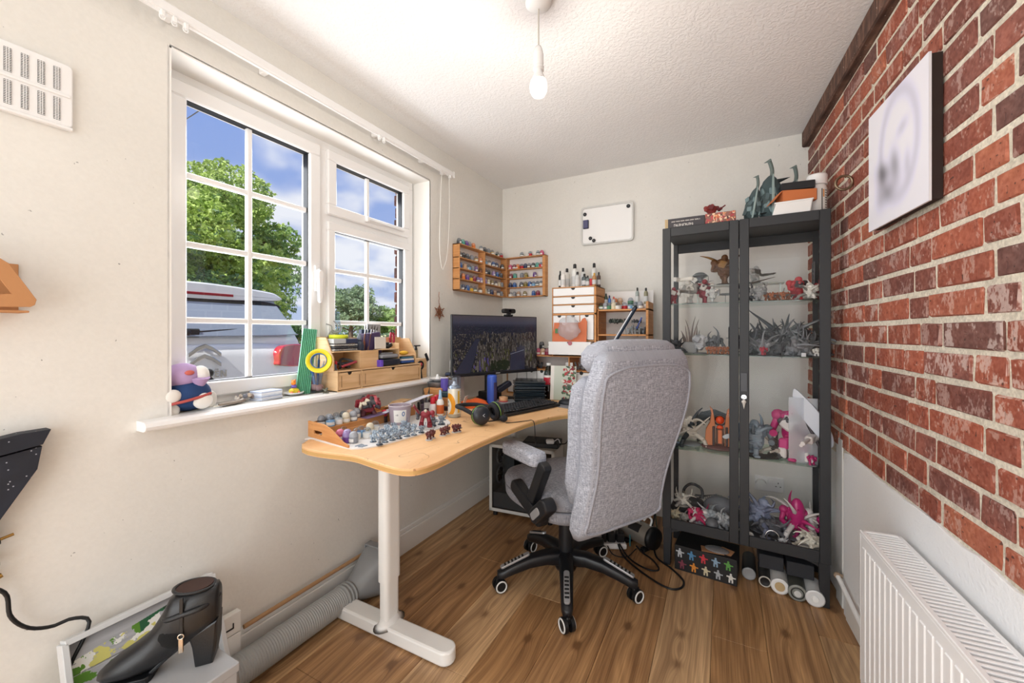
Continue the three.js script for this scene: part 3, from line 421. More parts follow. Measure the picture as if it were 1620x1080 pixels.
{ // flexible duct with flared nozzle
  const t = thing('extractor_hose', 'grey ribbed flexible hose with flared nozzle along the wall', 'hose', [.097, .058, 0]), mD = mat('#a9abab', .55), pr = [];
  for (let z = 1.62; z < 2.06; z += .009) pr.push([.0485, z], [.0525, z + .0025], [.0525, z + .0045], [.0485, z + .007]);
  part('ribbed_hose', la([[0, 1.62], ...pr, [0, 2.065]], 26).rotateX(Math.PI / 2), mD, t);
  part('end_collar', la([[.0, 2.06], [.056, 2.06], [.056, 2.075], [.053, 2.08], [.053, 2.105], [.057, 2.108], [.057, 2.125], [.05, 2.13], [0, 2.13]], 28).rotateX(Math.PI / 2), mat('#b9b8b2', .5), t);
  part('neck_rings', mg([1.575, 1.592, 1.609].map((z) => T(new THREE.TorusGeometry(.05, .006, 8, 26), 0, 0, z)), la([[0, 1.555], [.05, 1.555], [.05, 1.625], [0, 1.625]], 26).rotateX(Math.PI / 2)), mat('#9a9c9c', .5), t);
  const N = 24, P = [], I = [], ring = (z, k, x0, x1, y0, y1) => { for (let i = 0; i < N; i++) { const a = 2 * Math.PI * i / N, c = Math.cos(a), s = Math.sin(a), e = mix(1, .25, k), sx = Math.sign(c) * Math.abs(c) ** e, sy = Math.sign(s) * Math.abs(s) ** e; P.push(mix(c * .05, mix(x0, x1, (sx + 1) / 2), k), mix(s * .05, mix(y0, y1, (sy + 1) / 2), k), z); } };
  const Q = [-.06, .1, -.052, .135]; ring(1.565, 0, ...Q); ring(1.545, .12, ...Q); ring(1.5, .6, ...Q); ring(1.45, .93, ...Q); ring(1.425, 1, ...Q); ring(1.395, 1, ...Q);
  for (let k = 0; k < 5; k++) for (let i = 0; i < N; i++) { const a = k * N + i, b = k * N + (i + 1) % N; I.push(a, a + N, b, b, a + N, b + N); }
  const g = new THREE.BufferGeometry(); g.setAttribute('position', new THREE.Float32BufferAttribute(P, 3)); g.setIndex(I); g.computeVertexNormals(); const m = mat('#8f9192', .5, { side: THREE.DoubleSide }); part('flared_nozzle', uvm(g), m, t);
  part('nozzle_flange', mg(bb(-.064, .131, 1.39, .104, .139, 1.43, .002), bb(.096, -.056, 1.39, .104, .139, 1.43, .002), bb(-.064, -.056, 1.39, -.058, .139, 1.43, .002)), m, t);
  one('skirting_pipe', 'thin brown pipe running above the skirting board', 'pipe', bar([.03, .15, 1.44], [.03, .15, 1.98], .008, .008, 10), mat('#b08a64', .5));
}
// ---------------------------------------------------------------- window sill things (sill top at .945)
const SY = .945;
{ // stuffed bird
  const t = thing('stuffed_bird', 'plush bird with lilac head and navy body at the sill end', 'soft toy', [-.05, SY, 2.118]), blue = mat('#24406f', .95), lil = mat('#b79ac4', .95), wht = mat('#efece6', .95), blk = mat('#20242c', .6);
  part('body', sp(.062, 0, .055, 0, [.95, .88, 1.1], 20), blue, t);
  part('hood', mg(sp(.052, -.005, .118, .012, [.95, .85, 1.05], 20), T(new THREE.ConeGeometry(.03, .06, 12), .03, .085, -.02, Math.PI, 0, .2)), lil, t);
  part('face', sp(.034, .018, .118, -.03, [.8, 1, .8], 16), wht, t);
  part('beak', mg(T(new THREE.ConeGeometry(.017, .036, 12).scale(.7, 1, 1), .016, .106, -.058, -Math.PI / 2 - .4, 0, 0), sp(.02, .016, .125, -.055, [.8, .8, .9], 12)), blk, t);
  part('eye_patch', mg(sp(.012, .042, .132, .012, [.5, .7, 1.2], 10)), mat('#c9685e', .9), t);
  for (const [x, y, z, r] of [[.052, .035, -.022, .027], [.045, .06, .06, .022], [.03, .012, .06, .024], [-.03, .02, -.05, .02]]) part('patch', sp(r, x, y, z, [.45, 1, 1.1], 14), wht, t);
  part('seam_band', tube([[.055, .058, -.045], [.06, .05, -.01], [.06, .042, .03], [.045, .035, .065]], .005, 20, 6), mat('#b5524e', .8), t);
  part('tail', T(ex(spline([[-.012, 0], [.012, 0], [.022, .03], [.012, .052], [-.008, .05], [-.02, .03]], 26), .012, .005), -.03, .002, -.08, 0, Math.PI / 2 + .3, .15), wht, t);
}
{ // feather, shell cluster, card stack
  const t = thing('grey_feather', 'grey brown feather lying on the white sill', 'feather', [-.035, SY + .002, 1.985], .3);
  part('vane', T(ex(spline([[0, -.055], [.013, -.03], [.016, .01], [.009, .045], [0, .06], [-.011, .04], [-.015, 0], [-.01, -.04]], 40), .004, .002), 0, .005, 0, -Math.PI / 2, 0, 0), mat('#8f8377', .9), t);
  part('quill', bar([0, .008, -.05], [0, .004, .075], .0015), mat('#e6dccb', .6), t);
  const s = thing('shell_ornament', 'small cluster of pale shells beside the feather', 'ornament', [-.07, SY, 1.925]);
  const cols = ['#d9d2c8', '#b8a99a', '#6d6f78', '#e9e4dc', '#8d7f78', '#c7b7a4'];
  for (let k = 0; k < 11; k++) { const a = k * 2.4, r = .006 * Math.sqrt(k * 2.6); part('shell', T(la([[0, 0], [.007, .002], [.009, .007], [.006, .013], [.002, .018], [0, .02]], 9), Math.cos(a) * r, .004 + (k % 3) * .008, Math.sin(a) * r, rr(-.9, .9), 0, rr(-.9, .9)), mat(cols[k % 6], .5), s); }
  const c = thing('card_stack', 'neat stack of pale blue cards on the sill', 'cards', [-.055, SY, 1.848], .12);
  for (let k = 0; k < 6; k++) part('card', bx(.066, .0056, .092, rr(-.0015, .0015), .003 + k * .006, rr(-.0015, .0015), .0008), mat(['#cfd8ea', '#e9edf5', '#b9c5dd', '#dfe6f2', '#f2f4f8', '#c5d0e6'][k], .6), c);
  one('mint_tin', 'tiny white tin behind the card stack', 'tin', mg(bb(-.02, 0, -.014, .02, .012, .014, .003)), mat('#e4eaec', .4), [-.095, SY, 1.79]);
}
{ // toy duck on a dish, green fluted tile
  const t = thing('white_dish', 'shallow white dish holding a tiny yellow toy', 'dish', [-.058, SY, 1.728]);
  part('bowl', la([[0, .002], [.02, 0], [.034, .006], [.04, .012], [.037, .013], [.02, .006], [0, .006]], 24), mGlossWhite, t);
  const d = thing('toy_figure', 'tiny yellow and orange toy sitting in the white dish', 'toy', [-.058, SY + .006, 1.728]);
  part('body', mg(sp(.018, 0, .012, 0, [1, .7, 1.2], 12), sp(.008, .012, .016, .014)), mat('#e9cf3a', .4), d);
  part('head', mg(sp(.010, 0, .045, .002, [1, 1, 1], 10), sp(.004, .006, .054, .004), sp(.004, -.006, .054, .004), sp(.004, 0, .056, -.004)), mat('#ef8a2e', .4), d);
  part('scarf', mg(sp(.012, 0, .03, 0, [1, .7, 1], 10)), mat('#6d5bb5', .5), d); part('foot', mg(sp(.006, .014, .006, -.012), sp(.006, .014, .006, .02)), mat('#f08b66', .5), d);
  const g = thing('green_fluted_strip', 'tall green fluted strip leaning on the window frame', 'roller', [-.055, SY, 1.69]), n = 8, pts = [];
  for (let k = 0; k <= n * 8; k++) { const u = k / (n * 8), ph = (u * n) % 1; pts.push([(u - .5) * .058, .004 + .006 * Math.abs(Math.sin(Math.PI * ph))]); } pts.push([.029, -.008], [-.029, -.008]);
  part('fluted_sheet', T(ex(pts, .285, 0), 0, .285, 0, Math.PI / 2, 0, 0).applyMatrix4(new THREE.Matrix4().makeRotationY(.955)), mat('#62a988', .5), g); g.rotation.set(-.17, 0, .06);
}
{ // clear cup with tools
  const t = thing('clear_cup', 'clear plastic cup with pink cloth and hobby tools', 'cup', [-.05, SY, 1.628]);
  part('cup_wall', la([[0, .002], [.034, 0], [.036, .004], [.043, .075], [.0435, .077], [.0415, .077], [.034, .006], [0, .006]], 24), mClearPl, t);
  part('cloth', mg([0, 1, 2, 3, 4].map((k) => sp(.016, Math.cos(k * 1.3) * .016, .02 + .004 * (k % 2), Math.sin(k * 1.3) * .016, [1, .9, 1], 10))), mat('#b98a86', .9), t);
  const tool = (lab, a, lean, len, r, c, c2) => { const q = thing('hobby_tool', lab, 'tool', [-.05 + Math.cos(a) * .012, SY + .03, 1.628 + Math.sin(a) * .012]); q.rotation.set(Math.sin(a) * lean, 0, -Math.cos(a) * lean); part('handle', bar([0, 0, 0], [0, len * .7, 0], r), mat(c, .45), q); part('tip', bar([0, len * .7, 0], [0, len, 0], r * .7, r * .25), mat(c2, .4), q); };
  tool('red handled tool leaning left in the clear cup', 2.0, .16, .15, .006, '#b3282f', '#d9d9d9'); tool('dark blue pen standing in the clear cup', .2, .12, .165, .005, '#244a78', '#18324f'); tool('white spatula in the clear cup', 3.4, .25, .1, .008, '#e3e4e8', '#c8ccd4'); tool('grey steel file in the clear cup', 5.0, .2, .11, .007, '#8d97a5', '#aab2bd'); tool('blue knife in the clear cup', 1.2, .28, .1, .007, '#3f6ea6', '#c4ccd6'); tool('red clamp beside the tape in the cup', 2.6, .22, .13, .007, '#c2353a', '#7f1f22');
  const r = thing('tape_roll', 'large yellow tape roll tilted on the clear cup', 'tape', [.006, SY + .142, 1.655]); r.rotation.set(-.25, .75, .1);
  part('tape', T(la([[.033, -.013], [.051, -.013], [.052, -.012], [.052, .012], [.051, .013], [.033, .013], [.033, -.013]], 32), 0, 0, 0, Math.PI / 2, 0, 0), mat('#ead51f', .45), r);
  part('core', T(la([[.03, -.0135], [.0332, -.0135], [.0332, .0135], [.03, .0135], [.03, -.0135]], 32), 0, 0, 0, Math.PI / 2, 0, 0), mat('#4f7fb5', .6), r);
  const p = thing('glue_tube', 'slim box of coloured stripes standing beside the organiser', 'tube', [-.02, SY, 1.567]);
  part('carton', bb(-.016, 0, -.012, .016, .12, .012, .002), mat('#51606e', .5), p); part('red_cap', bb(-.012, .1, -.024, .004, .135, -.012, .002), mat('#c8353f', .4), p); part('tube_body', bb(-.012, .012, -.024, .004, .1, -.012, .002), mat('#8fb8d8', .4), p); part('red_foot', bb(-.012, 0, -.024, .004, .014, -.012, .001), mat('#c8353f', .4), p); part('green_band', bb(-.0125, .04, -.0245, .0045, .065, -.0115, .001), mat('#4f9a5c', .4), p);
  one('tiny_figure', 'tiny dark painted figure at the sill edge', 'figure', mg(cy(.012, .013, .004), sp(.008, 0, .012, 0), sp(.005, .006, .02, 0), bar([-.004, .01, 0], [-.014, .02, .006], .003)), mat('#6a6a5c', .6), [.02, SY, 1.632]);
}
{ // plywood organiser on the sill
  const Z0 = 1.035, Z1 = 1.592, X0 = -.105, X1 = .045, t = thing('sill_organiser', 'plywood desk organiser with two drawers on the sill', 'organiser', [0, SY, 0]), th = .005;
  part('drawer_carcass', mg(bb(X0, 0, Z0, X1 - .002, th, Z1, .0006), bb(X0, .088, Z0, X1, .093, Z1, .0006), bb(X0, 0, Z1 - th, X1, .09, Z1, .0006), bb(X0, 0, Z0, X1, .09, Z0 + th, .0006), bb(X0, 0, 1.452, X1, .09, 1.452 + th, .0006), bb(X0, 0, Z0, X0 + th, .09, Z1, .0006)), mPly, t);
  const drawer = (a, b) => { const s = new THREE.Shape([[a, .008], [b, .008], [b, .084], [(a + b) / 2 + .014, .084]].map((p) => new THREE.Vector2(...p))); s.absarc((a + b) / 2, .084, .013, 0, Math.PI, true); s.lineTo(a, .084); const d = part('drawer', T(ex(s, .005, .0006), X1 - .003, 0, 0, 0, -Math.PI / 2, 0), mPly, t); part('notch_back', bb(X1 - .012, .06, (a + b) / 2 - .02, X1 - .009, .087, (a + b) / 2 + .02, 0), mDark, d); for (const z of [a + .012, b - .012]) part('joint', bb(X1 + .0015, .02, z - .0012, X1 + .0028, .07, z + .0012, 0), mat('#8a6a48', .8), d); };
  drawer(1.46, 1.584); drawer(1.043, 1.449);
  const side = (z, h0, h1) => T(ex([[X0, .093], [X1 - .03, .093], [X1 - .03, .093 + h0 * .55], [X0 + .07, .093 + h1], [X0, .093 + h1]], th, .0006), 0, 0, z);
  part('left_bay', mg(side(1.585, .1, .15), bb(X0, .175, 1.44, X1 - .03, .18, 1.588, .0006), bb(X0, .093, 1.435, X1 - .028, .18, 1.44, .0006), bb(X0, .093, 1.44, X0 + th, .245, 1.588, .0006)), mPly, t);
  part('bin_front', mg(bb(X1 - .033, .093, 1.33, X1 - .028, .178, 1.437, .0006)), mPly, t);
  part('pen_bay', mg(bb(X0, .093, 1.325, X1 - .028, .18, 1.33, .0006), bb(X0, .176, 1.18, X1 - .028, .181, 1.33, .0006), bb(X0, .093, 1.176, X1 - .028, .21, 1.181, .0006), bb(X0, .093, 1.04, X0 + th, .24, 1.44, .0006)), mPly, t);
  part('right_bay', mg(side(1.04, .1, .14), bb(X0, .135, 1.045, X1 - .04, .14, 1.178, .0006)), mPly, t);
  // contents
  const put = (n, l, c, x, y, z, ...ps) => { const o = thing(n, l, c, [x, SY + y, z]); ps.forEach(([pn, g, m]) => part(pn, g, m, o)); return o; };
  for (let k = 0; k < 3; k++) put('notebook', ['spiral notebook lying lowest on the organiser shelf', 'spiral notebook lying in the middle of the pile', 'spiral notebook lying under the grey and navy box'][k], 'notebook', -.045, .181 + k * .011, 1.512, ['pages', bx(.1, .008, .135, 0, .0045, 0, .001), mat(['#c9cacc', '#55575d', '#d9d9d6'][k], .7)], ['spiral', mg([...Array(14)].map((_, i) => T(new THREE.TorusGeometry(.005, .0011, 5, 10), .05, .0052, -.06 + i * .0092))), mat('#25262a', .4)]);
  put('flat_box', 'long grey and navy box on the notebooks', 'box', -.045, .2145, 1.512, ['grey_half', bb(-.05, 0, .0, .05, .022, .068, .002), mat('#b9bdbf', .6)], ['navy_half', bb(-.05, 0, -.068, .05, .022, 0, .002), mat('#2a3350', .6)]);
  put('yellow_tape_roll', 'yellow roll of tape lying on the grey and navy box', 'tape', -.05, .237, 1.51, ['tape', la([[.026, 0], [.042, 0], [.042, .018], [.026, .018], [.026, 0]], 30), mat('#d8df2a', .5)]);
  put('tangled_cable', 'tangled dark leads in the left organiser bay', 'cable', -.03, .096, 1.51, ['lead', tube([[-.03, .004, -.05], [.03, .01, -.02], [0, .03, .03], [.02, .006, .05], [-.02, .02, .02], [.03, .03, -.04], [.0, .045, .0], [.03, .006, .03]], .006, 60, 6), mat('#3a3c42', .6)], ['red_lead', tube([[.035, .03, -.055], [.04, .024, -.02], [.035, .012, .03]], .006, 16, 6), mat('#a8404c', .5)]);
  put('dark_bottle', 'dark blue grey dropper bottle in the organiser bin', 'bottle', -.03, .1, 1.405, ['flask', la([[0, 0], [.022, 0], [.024, .01], [.024, .1], [.018, .118], [.009, .124], [.009, .13], [0, .13]], 18), mat('#323c50', .35)], ['cap', la([[0, .128], [.012, .128], [.01, .145], [.004, .16], [0, .16]], 12), mat('#7d8796', .4)]);
  const bcol = ['#8c5a4a', '#a06a50', '#6f4a3c', '#b58468', '#94604c', '#c9a184', '#5a3a30'];
  for (let k = 0; k < 7; k++) { const b = put('paint_brush', ords[k] + ' paint brush from the left in the organiser bin', 'brush', -.04 + .008 * (k % 3), .1, 1.385 - k * .006, ['handle', bar([0, 0, 0], [0, .16, 0], .0042, .003), mat(bcol[k], .35)], ['ferrule', bar([0, .16, 0], [0, .185, 0], .0036), mSteel], ['bristles', bar([0, .185, 0], [0, .208, 0], .0036, .0006), mat('#3b3430', .9)]); b.userData.group = 'brushes in the sill organiser'; b.rotation.set(-.1 - .035 * k, 0, (k % 2 - .5) * .12); }
  put('purple_card_box', 'purple card box standing in the organiser', 'box', -.05, .1, 1.305, ['carton', T(bx(.07, .11, .085, 0, .11, 0, .002), 0, 0, 0, .12), mat('#4a3a5e', .6)]);
  put('white_card', 'small white card in front of the purple box', 'card', .004, .181, 1.30, ['sheet', bx(.004, .06, .075, 0, .032, 0, .0008), mat('#e3ded4', .7)]);
  put('navy_box', 'navy upright box behind the purple box', 'box', -.085, .181, 1.315, ['carton', bb(-.012, 0, -.04, .012, .1, .035, .002), mat('#22304e', .5)]);
  put('grey_swatch', 'grey upright card behind the navy box', 'card', -.096, .24, 1.25, ['sheet', bb(-.005, 0, -.045, .005, .07, .045, .001), mat('#a4a5a6', .6)]);
  put('black_clip', 'black clip lying at the organiser divider', 'clip', -.02, .181, 1.215, ['jaw', mg(T(bx(.03, .02, .04, 0, .015, 0, .004), 0, 0, 0, .4), bx(.02, .03, .012, 0, .018, .012, .003)), mBlack]);
  put('red_pliers', 'red handled cutters hanging in the right organiser bay', 'pliers', -.075, .165, 1.135, ['handle_pair', mg(tube([[0, .03, .01], [0, .07, .014], [0, .1, .008]], .007, 14, 7), tube([[0, .03, -.008], [0, .07, -.014], [0, .1, -.006]], .007, 14, 7)), mat('#b03048', .4)], ['jaw', mg(bb(-.004, -.01, -.008, .004, .035, .008, .002)), mat('#6a6f76', .35)], ['ring', T(new THREE.TorusGeometry(.011, .003, 6, 16), 0, .105, 0, 0, Math.PI / 2), mat('#26282c', .5)]);
  put('silver_pack', 'clear grey plastic pack in the pen bay', 'pack', -.02, .131, 1.255, ['pack_shell', mg(bx(.1, .02, .12, 0, .012, 0, .006), bx(.06, .008, .08, 0, .026, 0, .003)), mat('#8c8f96', .3)]);
  put('dark_wallet', 'flat dark printed wallet under the clear pack', 'case', -.01, .094, 1.255, ['case_body', T(bx(.1, .03, .125, 0, .018, 0, .003), 0, 0, 0, 0, 0, 0), mat('#1f2533', .45)], ['violet_corner', T(bx(.1, .035, .02, .002, .016, .07, .002), 0, 0, 0), mat('#6a4cc0', .5)]);
  put('yellow_sponge', 'yellow rounded sponge in the right bay', 'sponge', -.01, .141, 1.115, ['sponge_block', sp(.02, 0, .012, 0, [1, .6, 1.6], 12), mat('#e6b53a', .9)]);
  put('colour_pads', 'pile of blue and white pads in the right bay', 'pads', -.02, .098, 1.11, ['blue_pad', bx(.08, .012, .1, 0, .007, 0, .002), mat('#2f58a0', .6)], ['white_pad', bx(.08, .01, .095, 0, .019, 0, .002), mat('#e9eaee', .6)], ['teal_pad', bx(.07, .008, .09, .004, .029, 0, .002), mat('#3f6f86', .6)]);
  put('sprue_model', 'grey plastic branch of parts on the window side', 'model', -.085, .246, 1.50, ['branch', mg(tube([[0, 0, .04], [0, .03, .02], [0, .02, -.02], [0, .05, -.04]], .003, 20, 5), tube([[0, .02, .02], [.01, .05, .03], [0, .06, .05]], .0028, 14, 5), tube([[0, .02, -.01], [.008, .055, -.005], [0, .075, .01]], .0028, 14, 5), tube([[0, .0, 0], [-.004, .04, -.03], [0, .07, -.02]], .0025, 14, 5), sp(.01, 0, .02, 0, [1, .8, 1.6])), mat('#9a9c9e', .5)]);
  put('clear_ruler', 'clear upright ruler leaning at the window mullion', 'ruler', -.1, .2, 1.455, ['blade', T(bx(.003, .17, .03, 0, .085, 0, .0006), 0, 0, 0, .12, 0, .05), clear('#dfeaf2', .1)]);
}
// ---------------------------------------------------------------- corner desk
const DY = .785;
{
  const t = thing('corner_desk', 'worn birch topped corner desk on white steel legs', 'desk');
  const o = [[.10, 1.775], [.45, 1.838], [.60, 1.862], [.675, 1.862], [.715, 1.83], [.729, 1.74], [.722, 1.53], [.728, 1.3], [.742, 1.12], [.775, .96], [.833, .835], [.93, .76], [1.05, .73], [1.2, .72], [1.235, .69], [1.235, .1], [1.2, .07], [.14, .07], [.10, .11], [.095, .9]];
  part('desk_top', uvm(T(ex(spline(o, 160).map(([x, z]) => [x, -z]), .018, .003), 0, DY - .021, 0, -Math.PI / 2, 0, 0)), mDesk, t);
  part('edge_band', uvm(T(ex(spline(o, 160).map(([x, z]) => [x, -z]), .012, 0), 0, DY - .0195, 0, -Math.PI / 2, 0, 0).scale(1.0006, 1, 1.0004)), mat('#caa063', .6), t);
  const foot = (x0, x1, z, name) => { const s = new THREE.Shape(); const h = .038, L = x1 - x0; s.moveTo(x0 + h, -h); s.lineTo(x1 - h, -h); s.absarc(x1 - h, 0, h, -Math.PI / 2, Math.PI / 2, false); s.lineTo(x0 + h, h); s.absarc(x0 + h, 0, h, Math.PI / 2, Math.PI * 1.5, false); const f = part(name, T(ex(s, .036, .008, [], 14), 0, .012, z, -Math.PI / 2, 0, 0), mat('#f1f1ee', .35), t); part('foot_pad', mg(cy(.02, .022, .012, x0 + .05, 0, z), cy(.02, .022, .012, x1 - .05, 0, z)), mBlack, f); part('adjuster_cap', cy(.0075, .0075, .002, x1 - .045, .047, z), mat('#c9c9c6', .5), f); part('cable_hole', T(cy(.016, .016, .002, 0, 0, 0, 18).scale(1, 1, 1.6), x0 + .19, .0465, z - .006), mBlack, f); };
  foot(.045, .69, 1.615, 'foot'); foot(.66, 1.06, .36, 'foot');
  const col = (x, z) => { part('upper_column', T(ex(rrect(.054, .09, .026), .54), x, .765, z, Math.PI / 2, 0, 0), mat('#f1f1ee', .35), t); part('lower_column', T(ex(rrect(.044, .078, .021), .26), x, .29, z, Math.PI / 2, 0, 0), mat('#f1f1ee', .35), t); part('column_base', T(la([[0, 0], [.05, 0], [.034, .012], [.028, .03], [0, .03]], 20).scale(.9, 1, 1.5), x, .047, z), mat('#f1f1ee', .35), t); };
  col(.37, 1.61); col(.86, .36);
  part('rail', mg(bb(.33, .735, .2, .41, .762, 1.66, .003), bb(.33, .735, .32, 1.1, .762, .4, .003)), mat('#efefec', .4), t);
  part('corner_leg', T(ex(rrect(.05, .05, .02), .765), .2, .765, .2, Math.PI / 2, 0, 0), mat('#f1f1ee', .35), t);
}
// computer with glass side under the desk
{
  const t = thing('computer_tower', 'white computer tower with glass side under the desk', 'computer', [.395, 0, .385], .09), mF = mat('#d9d9d4', .4);
  const w = .45, h = .47, d = .21, b = .02, f = d / 2;
  part('side_frame', mg(bb(-w / 2, .03, f - .012, w / 2, .03 + b, f, .002), bb(-w / 2, h - b, f - .012, w / 2, h, f, .002), bb(-w / 2, .03, f - .012, -w / 2 + b, h, f, .002), bb(w / 2 - b, .03, f - .012, w / 2, h, f, .002)), mF, t);
  part('case_shell', mg(bb(-w / 2, h - .006, -f, w / 2, h, f - .012), bb(-w / 2, .03, -f, w / 2, .036, f - .012), bb(-w / 2, .03, -f, -w / 2 + .006, h, f - .012), bb(w / 2 - .006, .03, -f, w / 2, h, f - .012), bb(-w / 2, .03, -f, w / 2, h, -f + .006)), mF, t);
  part('power_shroud', bb(-w / 2 + .02, .05, -f + .02, w / 2 - .02, .15, f - .018, .003), mat('#cfcfca', .4), t);
  part('circuit_board', bb(-w / 2 + .1, .17, -f + .008, w / 2 - .02, .45, -f + .014, .001), mat('#14201c', .5), t);
  part('graphics_card', bb(-.08, .24, -f + .02, w / 2 - .03, .285, .04, .004), mat('#34363a', .4), t);
  part('memory_sticks', mg([0, 1, 2, 3].map((k) => bb(-.01 + k * .011, .33, -f + .014, -.004 + k * .011, .44, -f + .05, .001))), mat('#46484c', .4), t);
  for (const y of [.24, .37]) { const q = part('case_fan', T(new THREE.TorusGeometry(.055, .006, 8, 26), -w / 2 + .03, y, -.01, 0, Math.PI / 2, 0), mat('#e4e4e0', .4), t); part('fan_blade', mg([...Array(7)].map((_, i) => T(bx(.004, .045, .022, 0, .03, 0, .001), -w / 2 + .03, y, -.01, i * .898, 0, 0))), mDark, q); }
  part('glass_panel', new THREE.PlaneGeometry(w - 2 * b, h - .03 - 2 * b).translate(0, (h + .03) / 2, f - .004), clear('#8f9296', .02), t);
  for (const [x, z] of [[-.19, .08], [.19, .08], [-.19, -.08], [.19, -.08]]) part('rubber_foot', cy(.014, .016, .03, x, 0, z), mBlack, t);
  const l = thing('black_router', 'flat black network box on top of the computer tower', 'router', [.5, .47, .36], .2); part('case_body', bx(.24, .032, .16, 0, .016, 0, .006), mDark, l); part('lead', tube([[.11, .02, .03], [.16, .03, .04], [.17, .05, -.02]], .003, 16, 5), mBlack, l);
  one('white_adapter', 'white plug adapter lying on the black network box', 'adapter', mg(bx(.05, .026, .04, 0, .013, 0, .006), tube([[.025, .013, 0], [.05, .03, .01], [.06, .01, .03]], .003, 12, 5)), mWhite, [.58, .502, .42], .5);
  one('hanging_leads', 'loop of black leads hanging behind the desk', 'cable', mg(tube([[.03, .74, .62], [.03, .6, .7], [.035, .47, .66], [.04, .42, .55], [.06, .42, .45], [.12, .47, .4]], .005, 40, 6)), mBlack);
  one('coiled_lead', 'coiled black lead on the wall under the desk', 'cable', tube([[.03, .72, .42], [.03, .62, .5], [.03, .5, .52], [.035, .46, .42], [.035, .54, .34], [.03, .62, .4], [.04, .55, .47], [.08, .48, .42]], .0045, 50, 6), mBlack);
  one('grey_lead', 'short grey lead crossing the coiled leads', 'cable', bar([.02, .44, .64], [.06, .56, .46], .003), mat('#9b9da0', .5));
}
